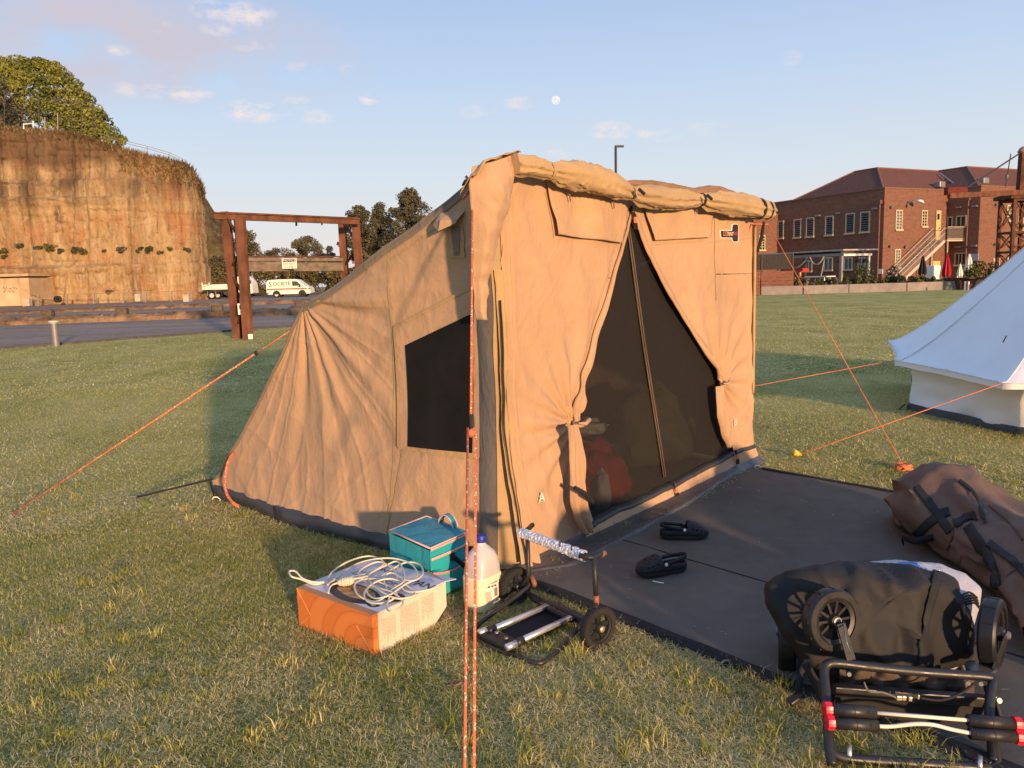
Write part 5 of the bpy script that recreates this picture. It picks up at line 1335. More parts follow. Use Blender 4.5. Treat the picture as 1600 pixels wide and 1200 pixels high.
# maker's patch, letters A and B
PATK = M('patch_black', (.018, .016, .016), .5, .3); PATO = M('patch_orange', (.80, .22, .06), .5, .3); PATW = M('patch_white', (.80, .74, .66), .5, .3); PATR = M('patch_red', (.62, .075, .05), .5, .3)
a0, z0 = FP(1126, 365); a1, _ = FP(1152, 363); Lw = a1 - a0; um = Lw / 26
def pt(du, dv): return (a0 + du * um, z0 - dv * um * .53)
def plate(pts_, nm, mat, off):
    b = MB(); n = len(pts_); f_ = [front(a, z, off) for a, z in pts_]; k_ = [p - fn * .010 for p in f_]
    b.add(f_ + k_, [tuple(range(n))] + [(i, (i + 1) % n, n + (i + 1) % n, n + i) for i in range(n)])
    return b.build(nm, mat, tent)
plate([pt(-1.0, -4.5), pt(17, -5.6), pt(18, -13), pt(20, -14.5), pt(26, -14.5), pt(27.5, -12.5), pt(27.5, 9), pt(26, 11), pt(20, 11), pt(18, 9.5), pt(17, 5.4), pt(.2, 6)], 'maker_patch', PATW, .0055)
bp = plate([pt(-.2, -3.7), pt(17.8, -4.8), pt(18.7, -12.4), pt(20.5, -13.7), pt(25.8, -13.7), pt(26.8, -12), pt(26.8, 8.6), pt(25.6, 10.2), pt(20.6, 10.2), pt(18.8, 8.9), pt(17.8, 4.7), pt(.9, 5.2)], 'patch_face', PATK, .0070)
def ftext(s, mat, size, a, z, o_, al='LEFT', shear=0.0, nm='lettering', sx=1.0): return text(nm, s, mat, size, TA + fd * a + UPV * z + fn * o_, fd, UPV, tent, al, .0006, shear=shear, sx=sx)
for s, mat, size, du, dv in (('OZ', PATO, 4.6, 2.2, .3), ('TENT', PATW, 4.0, 8.3, .2), ('RV5', PATR, 4.0, 18.6, -.8)):
    a, z = pt(du, dv); ftext(s, mat, size * um, a, z, fbul(a, z) + fdisp(a + .03, z) + .011, 'LEFT', .15, sx=.98)
a, z = FP(848, 778, .09); ftext('A', PATW, .075, a, z, fbul(a, z) + fdisp(a, z) + .018, 'CENTER')
a, z = FP(1152, 660, .03); ftext('B', PATW, .075, a, z, fbul(a, z) + fdisp(a, z) + .012, 'CENTER')
# ---- left front corner: canvas strip with its shade put into the grey colour, zip, overlapping hems
def corner(u, v, y0=None, off=.0):
    return None
P = []
for j in range(120):
    z = lerp(.02, 1.97, j / 119); wv = .008 * nse(z * 3, 1)
    e0 = side(.115 + wv, z, .012); e1 = TA + UPV * z + sn * (.05 + bulge(0) * max(0, 1 - z) ** 1.8) + sdv * (-.015 + .01 * nse(z * 4, 7)) + fn * .0
    P.append([e0 * (1 - k / 4) + e1 * (k / 4) + sn * .008 * math.sin(k * .8) for k in range(5)])
PC_ = [[r_[-1] - sn * .004, TA + UPV * lerp(.02, 1.97, j / 119) + fd * .03 + fn * (.012 + fbul(0, lerp(.02, 1.97, j / 119)))] for j, r_ in enumerate(P)]
MB().grid(PC_).build('corner_gusset', CANVASR, tent, smooth=180, fix=False)
MB().grid(P).build('corner_strip', GREYC, tent, smooth=180, fix=False)
def hem(off_a0, off_a1, o0, o1, z0, z1, seed, mat, nm, pl=2):
    P = []
    for j in range(120):
        z = lerp(z0, z1, j / 119); w = .016 * nse(z * 2.2, seed) + .008 * nse(z * 6, seed + 3)
        row = []
        for k in range(12):
            q = k / 11; a = lerp(off_a0, off_a1, q) + w; row.append(TA + fd * a + UPV * z + fn * (lerp(o0, o1, q) + fbul(0, z) + .012 * math.sin(q * math.pi * pl + z * 2) + .004 * nse(z * 14, q * 3, seed)))
        P.append(row)
    return MB().grid(P).build(nm, mat, tent, smooth=180, fix=False)
hem(-.030, .050, .030, .014, .06, 1.55, 1.0, CANVASR, 'corner_hem')
hem(.035, .125, .016, .024, .02, 1.90, 4.0, CANVAS, 'corner_hem', 3)
def zipline(a, o_, z0, z1, seed, r=.009):
    return MB().tube([TA + fd * (a + .018 * nse(z * 2.2, seed) + .010 * nse(z * 6, seed + 3)) + UPV * z + fn * (o_ + fbul(0, z)) for z in np.linspace(z0, z1, 70)], r, 6)
zipline(.0, .034, .05, 1.40, 1.0, .0055).build('corner_zip', ZIPM, tent, smooth=180)
# hood of cloth over the corner and the long rolled awning
Lc = [(752, 258), (744, 285), (747, 320), (752, 380), (760, 440), (768, 500)]; Rc = [(808, 240), (810, 262), (799, 318), (786, 372), (779, 430), (775, 500)]
P = []
for j in range(60):
    t = j / 59 * 5; k = min(int(t), 4); f = t - k; l = (lerp(Lc[k][0], Lc[k + 1][0], f), lerp(Lc[k][1], Lc[k + 1][1], f)); r = (lerp(Rc[k][0], Rc[k + 1][0], f), lerp(Rc[k][1], Rc[k + 1][1], f)); row = []
    for i in range(30):
        q = i / 29; a, z = FP(lerp(l[0], r[0], q), lerp(l[1], r[1], q), .09)
        e = lerp(.075, .022, smooth(22, 58, j)) + .05 * math.sin(math.pi * q) * math.exp(-((j - 18) / 22) ** 2) - .035 * (1 - smooth(0, .25, q)) + .020 * nse(a * 10, z * 9, 3) + .010 * nse(a * 20 + z * 9, z * 16, 4) + .004 * math.sin(z * 62 + 2 * nse(a * 8, z * 4)) * smooth(20, 34, j) * (1 - smooth(46, 59, j))
        row.append(TA + fd * a + UPV * z + fn * e)
    P.append(row)
MB().grid(P).build('corner_hood', CANVAS, tent, smooth=180, fix=False, solid=.004)
P = []
for j in range(26):
    t = j / 25; u = lerp(744, 812, t); v = float(np.interp(u, [740, 757, 775, 795, 808, 815], [278, 252, 246, 240, 236, 240])); a, z = FP(u, v, .09); row = []
    for i in range(12):
        q = i / 11; row.append(TA + fd * a + UPV * (z - .09 * q ** 2 + .012 * nse(t * 6, q * 4, 2)) + fn * (.10 - .13 * q))
    P.append(row)
MB().grid(P).build('ridge_cloth', CANVASR, tent, smooth=180, fix=False, solid=.004)
sec = [(804, 258, 15), (815, 259, 16), (828, 259.5, 15), (845, 264, 14), (859, 267, 11.5), (868, 269, 15), (885, 271, 20), (904, 274, 22.5), (930, 280, 22.5), (950, 287, 20.5), (968, 294, 16), (980, 299, 12), (987, 302, 8.5), (996, 305, 13), (1018, 308, 17.5), (1040, 311, 16.5), (1065, 312, 15), (1085, 312, 10), (1096, 312, 7.5), (1106, 314, 12), (1130, 316, 16), (1150, 319, 18), (1168, 322, 17.5), (1184, 326, 15), (1196, 328, 13.5), (1205, 329.5, 11.5), (1208, 330, 7)]
def awning(sec, off, n_, nm, seed, mat, ky=1.0):
    L = np.array([s[0] for s in sec], float); P = []
    for i in range(220):
        u = lerp(L[0], L[-1], i / 219); v = np.interp(u, L, [s[1] for s in sec]); hr = np.interp(u, L, [s[2] for s in sec])
        a, z = FP(u, v, off); d = onplane(u, v, TA + fn * off, fn); sc_ = (d - O_) @ F_ / FPX; r = hr * sc_
        pin = 1 - smooth(12, 26, hr); row = []
        for j in range(40):
            an = 2 * math.pi * j / 40
            k = 1 + (.10 * math.sin(7 * an + seed) + .07 * math.sin(11 * an + 2)) * pin + .06 * nse(u * .02, math.cos(an) * 1.5, math.sin(an) * 1.5 + seed) + .05 * math.sin(3 * an + u * .05 + seed) + .028 * nse(u * .06, math.cos(an) * 4 + u * .02, math.sin(an) * 4) + .11 * crease(u * .016 + seed, an * 1.3 + u * .012, seed, 5) - .05 + .10 * crease(u * .03, an * 2.2 - u * .02, seed + 4, 5)
            row.append(TA + fd * (a) + UPV * (z + math.sin(an) * r * k) + fn * (off + math.cos(an) * r * k * .85 * ky))
        P.append(row)
    b = MB().grid(P, closed=True); n0 = len(P[0]); b.f.append(tuple(range(n0))); b.f.append(tuple((len(P) - 1) * n0 + j for j in range(n0)))
    return b.build(nm, mat, tent, smooth=70)
awning(sec, .11, 0, 'awning_roll', 1.0, CANVASR)
awning([(965, 290, 4), (985, 288, 6), (1020, 290, 7), (1055, 297, 8), (1085, 302, 8), (1108, 299, 9), (1130, 304, 10), (1150, 312, 10), (1165, 318, 6)], .0, 0, 'awning_fold', 3.0, M('brown_canvas_fold', (.24, .15, .09), .85, .15, var=.15))
def ring(u, v, r_px, off, w, mat, nm, sq=1.0):
    a, z = FP(u, v, off); d = onplane(u, v, TA + fn * off, fn); r = r_px * ((d - O_) @ F_) / FPX
    b = MB(); P = []
    for s_ in (-w / 2, w / 2): P.append([TA + fd * (a + s_) + UPV * (z + math.sin(t) * r) + fn * (off + math.cos(t) * r * .88) for t in np.linspace(0, 2 * math.pi, 28)[:-1]])
    return b.grid(P, closed=True).build(nm, mat, tent, smooth=180, fix=False, solid=.006)
ring(859, 267, 13, .11, .014, CANVASR, 'awning_tie'); ring(987, 302, 10.5, .11, .014, CANVASR, 'awning_tie'); ring(1096, 312, 9.5, .11, .014, ZIPM, 'awning_tie')
ring(1184, 326, 16.2, .11, .03, WEB, 'awning_strap'); ring(1197, 328.3, 14.4, .11, .012, ZIPM, 'awning_strap')
for (u, v) in ((991, 296), (1098, 305)): a, z = FP(u, v, .17); MB().tube([TA + fd * a + UPV * z + fn * .20, TA + fd * (a + .03) + UPV * (z - .03) + fn * .22], .010, 6).build('buckle', ZIPM, tent)
a, z = FP(1172, 345, .0); MB().tube([TA + fd * (WF + .02) + UPV * 1.88 + fn * .08, TA + fd * (WF + .045) + UPV * 1.76 + fn * .05, TA + fd * (WF + .02) + UPV * 1.62 + fn * .02], [.010, .014, .008], 6).build('right_strap', WEB, tent)
P = []
for j in range(50):
    z = lerp(.55, 1.86, j / 49); P.append([TA + fd * (WF - .005 + .030 * k / 4 * math.sin(math.pi * j / 49) ** .5 + .006 * nse(z * 4, k)) + UPV * z + fn * (.01 + .02 * math.sin(k * 1.6)) for k in range(5)])
MB().grid(P).build('right_hem', CANVASR, tent, smooth=180, fix=False, solid=.003)
MB().tube([at(722, 290, 4.0), at(728, 284, 4.0), at(738, 279, 3.95), at(745, 278, 3.93)], [.004, .014, .014, .01], 6).build('hinge_tab', BLACKP, tent)
# things lying inside the tent
def lump(nm, lab, cat, c, r, mat, seed, amp=.35, grp=None, fq=2.2):
    rows = []
    for i in range(22):
        ph = math.pi * i / 21; row = []
        for j in range(32):
            th = 2 * math.pi * j / 32; d = np.array([math.sin(ph) * math.cos(th), math.sin(ph) * math.sin(th), math.cos(ph)])
            k = 1 + amp * nse(d[0] * fq + seed, d[1] * fq, d[2] * fq) + amp * .5 * abs(nse(d[0] * fq * 2.2, d[1] * fq * 2.2 + seed, d[2] * fq * 2.2))
            p = np.array(c) + d * np.array(r) * k; p[2] = max(p[2], .02); row.append(p)
        rows.append(row)
    o = MB().grid(rows, closed=True).build(nm, mat, loc=(c[0], c[1], 0), smooth=50); return tag(o, lab, cat, grp)
def inside(a, z, dep): return TA + fd * a + UPV * z - fn * dep
RDB = M('red_nylon', (.48, .035, .025), .5, .4); GRB = M('olive_nylon', (.12, .12, .045), .7, .3); WHB = M('white_cloth', (.6, .56, .5), .8, .2); DKB = M('dark_cloth', (.05, .045, .05), .8, .2)
lump('red_bag', 'red stuff bag with a white panel just behind the mesh door', 'bag', inside(1.22, .15, .32), (.22, .18, .24), RDB, 1)
o = lump('white_bundle', 'white bundle leaning on the red bag inside the doorway', 'bundle', inside(1.10, .12, .16), (.055, .06, .15), WHB, 2, .2)
lump('pale_cloth', 'pale folded cloth lying farther inside the tent doorway', 'cloth', inside(1.66, .40, .75), (.16, .12, .06), WHB, 3, .5)
lump('olive_bag', 'olive green sack inside the tent right of the zip', 'bag', inside(2.3, .28, .55), (.30, .24, .34), GRB, 4)
lump('dark_bedding', 'dark heap of bedding inside the tent doorway', 'bedding', inside(.95, .15, .7), (.45, .35, .22), DKB, 5)
o = lump('small_white_cup', 'small white object at the left inside the doorway', 'cup', inside(.93, .33, .35), (.03, .03, .04), WHB, 6, .2)

# ------------------------------------------------------------------ guy ropes and pegs of the tent
T3 = at(738, 290, 3.86); G3 = np.array([-.145, 1.72, 0.02])
def on_line(v, p, q):
    lo, hi = 0.0, 1.0
    for _ in range(50):
        m_ = (lo + hi) / 2; r = p + (q - p) * m_ - O_; vv = 600 - FPX * (r @ U_) / (r @ F_)
        if vv < v: lo = m_
        else: hi = m_
    return p + (q - p) * lo
S3 = on_line(664, T3, G3)
o = thing('guy_rope', 'upright orange flecked rope at the near tent corner, doubled below its slider', 'rope', G3)
MB().tube([T3, S3], .0052, 6).build('cord', ROPE, o, smooth=180)
e = S3 + (-.012, 0, -.01); MB().tube([e, G3 + (-.012, 0, 0)], .0046, 6).build('cord', ROPE, o, smooth=180)
e = S3 + (.018, .0, -.02); MB().tube([S3 + (0, 0, -.015), e, G3 + (.012, 0, 0)], .0046, 6).build('cord', ROPE, o, smooth=180)
MB().box(S3 + (.004, 0, .015), (.018, .012, .05)).build('slider', BLACKP, o, bevel=.004)
b = MB(); b.lathe([(.004, -.016), (.016, -.008), (.018, .006), (.006, .016)], S3 + (0, -.004, -.03), n=10); b.build('knot', ORCORD, o, smooth=180)
b = MB(); b.lathe([(.006, -.022), (.020, -.01), (.020, .01), (.006, .022)], T3, n=10); b.build('knot', ORCORD, o, smooth=180)
MB().tube([T3, T3 + (-.02, -.01, -.03), T3 + (-.05, -.01, -.065)], .007, 6).build('rope_end', ROPE, o, smooth=180)
MB().tube([T3, T3 + (-.012, -.01, .02), T3 + (-.03, -.01, .045)], .007, 6).build('rope_end', ROPE, o, smooth=180)
MB().tube([G3 + (0, 0, .03), G3 + (.03, -.03, -.1)], .006, 6).build('peg', GALV, o)
# left rear guy
K3 = side(1.58, 1.26, .0); K3 = K3 + fd * .03; G = gp(20, 808)
o = thing('guy_rope', 'long orange and white flecked rope slanting from the rear of the tent to the left', 'rope', G)
A = on_line(552, K3, G + np.array([0, 0, .02]))
MB().tube([K3, A], .0036, 6).build('cord', ROPE, o, smooth=180); MB().tube([A, G + (0, 0, .02)], .0056, 6).build('cord', ROPE, o, smooth=180)
MB().bar(A + (A - K3) * -.03, A + (A - K3) * .02, .02, .028).build('slider', BLACKP, o)
MB().tube([G + (-.03, 0, .03), G + (0, 0, .03), G + (.05, .02, -.06)], .006, 6).build('peg', GALV, o)
# rear strap and loose rope at the rear corner
G = gp(208, 781); C3 = at(334, 748, gp(345, 778)[1] + .02)
o = thing('rear_strap', 'black elastic strap pegged out from the rear corner of the tent', 'strap', G)
MB().tube([C3, G + (.03, 0, .02)], .008, 6).build('cord', WEB, o); MB().tube([at(334, 748, C3[1]), at(346, 746, C3[1] - .02), at(362, 742, C3[1] - .05)], [.006, .02, .03], 6, sq=(.4, 1)).build('canvas_tab', CANVAS, o)
MB().tube([G + (.03, 0, .02), G + (-.02, .0, .025), G + (-.04, 0, .0)], .006, 6).build('peg', GALV, o)
yb_ = gp(355, 785)[1] - .02
lp = [at(u, v, yb_ - .06 * k) for k, (u, v) in enumerate(((368, 704), (361, 712), (355, 725), (352, 742), (351, 760), (355, 774), (363, 785), (372, 791)))]
o = MB().tube(lp, .010, 8).build('loose_rope', ROPE, loc=lp[-1], smooth=180); tag(o, 'short orange rope hanging loose over the rear corner of the tent', 'rope')
for i, (u, v, lb) in enumerate(((337, 783, 'white tent peg at the rear corner below the loose rope'), (458, 817, 'white tent peg beside the black peg loop on the long side'), (1183, 733, 'white tent peg at the far front corner of the tent'), (1135, 1044, 'silver ring peg on the near edge of the ground mat'))):
    p = gp(u, v); q = MB().tube([p + (-.025, 0, .012), p + (-.01, 0, .03), p + (.012, .005, .028), p + (.03, .01, .008), p + (.01, 0, -.03)], .005, 6).build('tent_peg', WHITEP if i < 3 else GALV, loc=p, smooth=180); tag(q, lb, 'peg', 'tent pegs')
# right front guy
H3 = TA + fd * (WF + .05) + UPV * 1.86 + fn * .10; G = gp(1412, 735)
o = thing('guy_rope', 'thin orange rope from the awning end down to a red coil on the grass', 'rope', G)
MB().tube([H3, at(1240, 455, 5.9), G + (0, 0, .03)] if False else [H3, G + (0, 0, .03)], .0034, 6).build('cord', ORCORD, o, smooth=180)
MB().tube([at(1166, 368, 5.95), at(1175, 350, 5.95), H3], .005, 6).build('cord', ORCORD, o)
cp = [G + np.array([.05 * math.cos(t * 2.4) * (1 + .3 * math.sin(t * 1.7)), .035 * math.sin(t * 2.4) * (1 + .4 * math.sin(t)), .025 + .02 * math.sin(t * 3.1)]) for t in np.linspace(0, 16, 90)]
MB().tube(cp, .008, 6).build('rope_coil', ORCORD, o, smooth=180)

# ------------------------------------------------------------------ the white bell tent
def mat_bell():
    t = NT('cream_bell_canvas'); t.set(t.ramp(t.noise(2, 5, .6), [(.3, (.80, .78, .74)), (.7, (.86, .84, .80))]), .85, .15)
    t.bump(t.noise(4, 5, .6), .3, .03); t.bump(t.noise(20, 4), .15, .006); return t.m
BELL = mat_bell()
bc = np.array([6.04, 7.68, 0]); bell = thing('bell_tent', 'white canvas bell tent with low walls at the right edge', 'tent', bc)
ang0 = math.atan2(8.07 - bc[1], 4.25 - bc[0])
def bv(k, r): a = ang0 + k * math.pi / 4; return bc + np.array([math.cos(a), math.sin(a), 0]) * r
RW = math.dist(bc[:2], (4.25, 8.07))
P = []; PB = []
NB = 161
for i in range(NB):
    t = i / (NB - 1) * 8; k = int(t) % 8; f = t - int(t); p0, p1 = bv(k, RW), bv(k + 1, RW); p = p0 * (1 - f) + p1 * f; out_ = unit(p - bc)
    row = []
    for j in range(40):
        q = j / 39; z = lerp(.05, .55, q); d = .012 * math.sin(t * 9 + 2 * math.sin(q * 2)) * (1 - abs(f - .5)) + .035 * nse(t * 2.2 + q * 1.8, q * 2, 5) + .02 * nse(t * 6 - q * 3, q * 3, 6)
        row.append(p + out_ * (d + .02 * (1 - q)) + UPV * z)
    P.append(row)
    PB.append([p + out_ * (.03 + .02 * nse(t * 5, 1)) + UPV * (.075 + .015 * nse(t * 3, 2)), p + out_ * (.045 + .02 * nse(t * 5, 3)) + UPV * .04, p + out_ * .05 - UPV * .01])
MB().grid(P).build('wall', BELL, bell, smooth=180, fix=False)
MB().grid(PB).build('groundsheet_edge', M('bell_groundsheet', (.035, .045, .05), .5, .4), bell, smooth=180, fix=False)
eav = {0: (1.10, .50), 1: (1.22, .50), 7: (1.30, .62), 2: (1.15, .52)}
# which corner index is which: k=0 is the left corner at the wall's end; find direction towards the camera
kf = 1 if np.linalg.norm(bv(1, RW)[:2]) < np.linalg.norm(bv(-1, RW)[:2]) else -1
APX = bc + UPV * 2.42
def eave(k):
    kk = (k * kf) % 8; sc_, z = {0: (1.10, .53), 1: (1.20, .50), 7: (1.29, .60)}.get(kk, (1.18, .54)); return bv(k, RW * sc_) + UPV * z
P = []
for i in range(NB):
    t = i / (NB - 1) * 8; k = int(t) % 8; f = t - int(t); e0, e1 = eave(k), eave(k + 1); sag = .30 * f * (1 - f); e = e0 * (1 - f) + e1 * f
    e = e + unit(bc - e * (1, 1, 0)) * sag * .55; row = []
    for j in range(60):
        q = j / 59; p = e * (1 - q) + APX * q; hor = unit((p - bc) * (1, 1, 0) + 1e-9)
        p = p - UPV * (.16 * math.sin(math.pi * q ** .6) * (1 - q * .3)) + hor * (.014 * nse(t * 3 + 1, q * 3, 1) * (1 - q)) - hor * .25 * f * (1 - f) * math.sin(math.pi * q ** .7) * .5 + UPV * .008 * math.sin(t * 28 + q * 3) * math.exp(-q * 5)
        row.append(p)
    P.append(row)
MB().grid(P).build('roof', BELL, bell, smooth=50, fix=False, solid=.004)
P = []
for i in range(NB):
    t = i / (NB - 1) * 8; k = int(t) % 8; f = t - int(t); e0, e1 = eave(k), eave(k + 1); e = e0 * (1 - f) + e1 * f; e = e + unit(bc - e * (1, 1, 0)) * .30 * f * (1 - f) * .55
    up_ = unit(APX - e); P.append([e + UPV * .004, e - UPV * .055 + .01 * nse(t * 6, 1) * UPV])
MB().grid(P).build('valance', BELL, bell, smooth=180, fix=False)
BSEAM = M('bell_seam', (.78, .76, .72), .85, .15)
for k in range(8):
    e = eave(k); c_ = []
    for j in range(30):
        q = j / 29 * .97; p = e * (1 - q) + APX * q; hor = unit((p - bc) * (1, 1, 0) + 1e-9); c_.append(p - UPV * (.16 * math.sin(math.pi * q ** .6) * (1 - q * .3)) + hor * .006 + UPV * .004)
    MB().tube(c_, .0035, 5).build('roof_seam', BSEAM, bell, smooth=180)
    w_ = bv(k, RW + .06); MB().bar(w_ + UPV * .06, w_ + unit(w_ - bc) * .07, .03, .006).build('peg_loop', WEB, bell)
c_ = []
for i in range(NB):
    t = i / (NB - 1) * 8; k = int(t) % 8; f = t - int(t); e0, e1 = eave(k), eave(k + 1); e = e0 * (1 - f) + e1 * f; e = e + unit(bc - e * (1, 1, 0)) * .30 * f * (1 - f) * .55; c_.append(e + unit(e - bc) * .004)
MB().tube(c_, .004, 5).build('eave_seam', BSEAM, bell, smooth=180)
q = at(1567, 535, 6.9); MB().tube([q, q + (.03, 0, .06)], .006, 5).build('toggle', BLACKP, bell)
for i, (k, gx, lb, pm) in enumerate(((kf * 1, gp(1250, 714), 'orange bell tent rope running down to a yellow topped peg', 'y'), (0, None, 'thin orange bell tent rope running left behind the tan tent', None))):
    e = eave(k)
    g3 = gx if gx is not None else np.array([1.25, 7.9, 0.35])
    if gx is None: g3 = at(1120, 617, 7.3)
    o = thing('guy_rope', lb, 'rope', g3)
    MB().tube([e, g3 + (0, 0, .02)], .0038, 6).build('cord', ORCORD, o, smooth=180)
    if pm:
        b = MB(); b.lathe([(.004, -.05), (.02, -.02), (.03, .02), (.012, .03)], g3 + (-.03, 0, .03), (-1, 0, .4), 12); b.build('peg_cap', M('yellow_plastic', (.75, .50, .03), .4, .4), o, smooth=180)
        MB().tube([g3 + (-.02, 0, .02), g3 + (.0, .0, -.08)], .007, 6).build('peg', RUST, o)
    else:
        MB().tube([g3 + (0, 0, .02), (g3[0] - .1, g3[1], 0)], .006, 6).build('peg', GALV, o)
p = gp(1330, 563); q = MB().lathe([(.02, -.03), (.045, 0), (.03, .05), (.005, .055)], p, n=10).build('yellow_peg', M('yellow_peg', (.7, .5, .08), .4, .4), loc=p, smooth=180); tag(q, 'small yellow peg top far out on the grass left of the bell tent', 'peg')
# ------------------------------------------------------------------ the ground mat
def mat_mat():
    t = NT('woven_dark_mat'); w = t.n('ShaderNodeTexWave'); w.inputs['Scale'].default_value = 90; t.l(t.tc.outputs['Object'], w.inputs['Vector'])
    n = t.noise(1.7, 5, .65); n2 = t.noise(9, 5, .7)
    c = t.ramp(n, [(.3, (.115, .099, .080)), (.7, (.155, .135, .110))]); c = t.mix(t.ramp(n2, [(.45, 0.0), (.75, .35)]), c, (.19, .17, .145))
    c = t.mix(.10, c, t.ramp(w.outputs['Fac'], [(0, (.02, .02, .02)), (1, (.11, .10, .09))]))
    t.set(c, .9, .1); t.bump(t.noise(2.6, 4, .6), .35, .02); t.bump(w.outputs['Fac'], .2, .002); t.bump(t.noise(180, 2), .3, .003); return t.m
MATM = mat_mat()
mp = gp(905, 966); m0 = np.array([.07, 3.60, 0]); mdir = unit((.672, -.74, 0)); mper = np.array([-mdir[1], mdir[0], 0]) if -mdir[1] > 0 else np.array([mdir[1], -mdir[0], 0])
mdir = unit((.668, -.744, 0)); mper = unit((.651, .758, 0))
MLEN, MWID = 4.6, 2.80
def matp(l, w, z=0.0): return m0 + mdir * l + mper * w + UPV * z
mt = thing('ground_mat', 'large dark woven ground mat spread in front of the tent doorway', 'mat', m0)
P = []
for i in range(140):
    l = -.14 + (MLEN + .14) * i / 139; row = []
    for j in range(90):
        w = MWID * j / 89; ed = min(w, MWID - w, l + .3) ; x = matp(l, w)
        zz = .016 + .010 * abs(nse(x[0] * 1.6, x[1] * 1.6, 1)) + .004 * nse(x[0] * 5, x[1] * 5, 2)
        wob = .028 * nse(l * 1.1, 3) + .012 * nse(l * 3.1, 5)
        row.append(matp(l, w + (wob * (1 - smooth(0, .25, w)) + .02 * nse(l, 9) * smooth(MWID - .3, MWID, w)), zz))
    P.append(row)
MB().grid(P).build('mat_sheet', MATM, mt, smooth=180, fix=False)
HEM = M('mat_hem', (.024, .023, .023), .8, .2, bump=.2, bscale=100)
P = []
for i in range(140):
    l = MLEN * i / 139; wob = .028 * nse(l * 1.1, 3) + .012 * nse(l * 3.1, 5); P.append([matp(l, wob - .012, .0), matp(l, wob - .012, .02), matp(l, wob + .02, .026 + .004 * nse(l * 6, 1)), matp(l, wob + .05, .024)])
MB().grid(P).build('hem', HEM, mt, smooth=180, fix=False)
P = []
for i in range(140):
    l = MLEN * i / 139; wob = .02 * nse(l, 9); P.append([matp(l, MWID + wob + .012, .0), matp(l, MWID + wob + .012, .022), matp(l, MWID + wob - .04, .026)])
MB().grid(P).build('hem', HEM, mt, smooth=180, fix=False)
P = []
for i in range(100):
    l = MLEN * i / 99; x = matp(l, .80); zz = .0185 + .010 * abs(nse(x[0] * 1.6, x[1] * 1.6, 1)); P.append([matp(l, .796, zz), matp(l, .80, zz + .003), matp(l, .804, zz)])
MB().grid(P).build('seam', HEM, mt, smooth=180, fix=False)
zig = gp(1034, 911, .03); MB().tube([gp(1020, 908, .028), gp(1030, 910, .03), gp(1037, 911, .028)], .003, 5).build('thread', WHITEP, mt)
ZM = .022

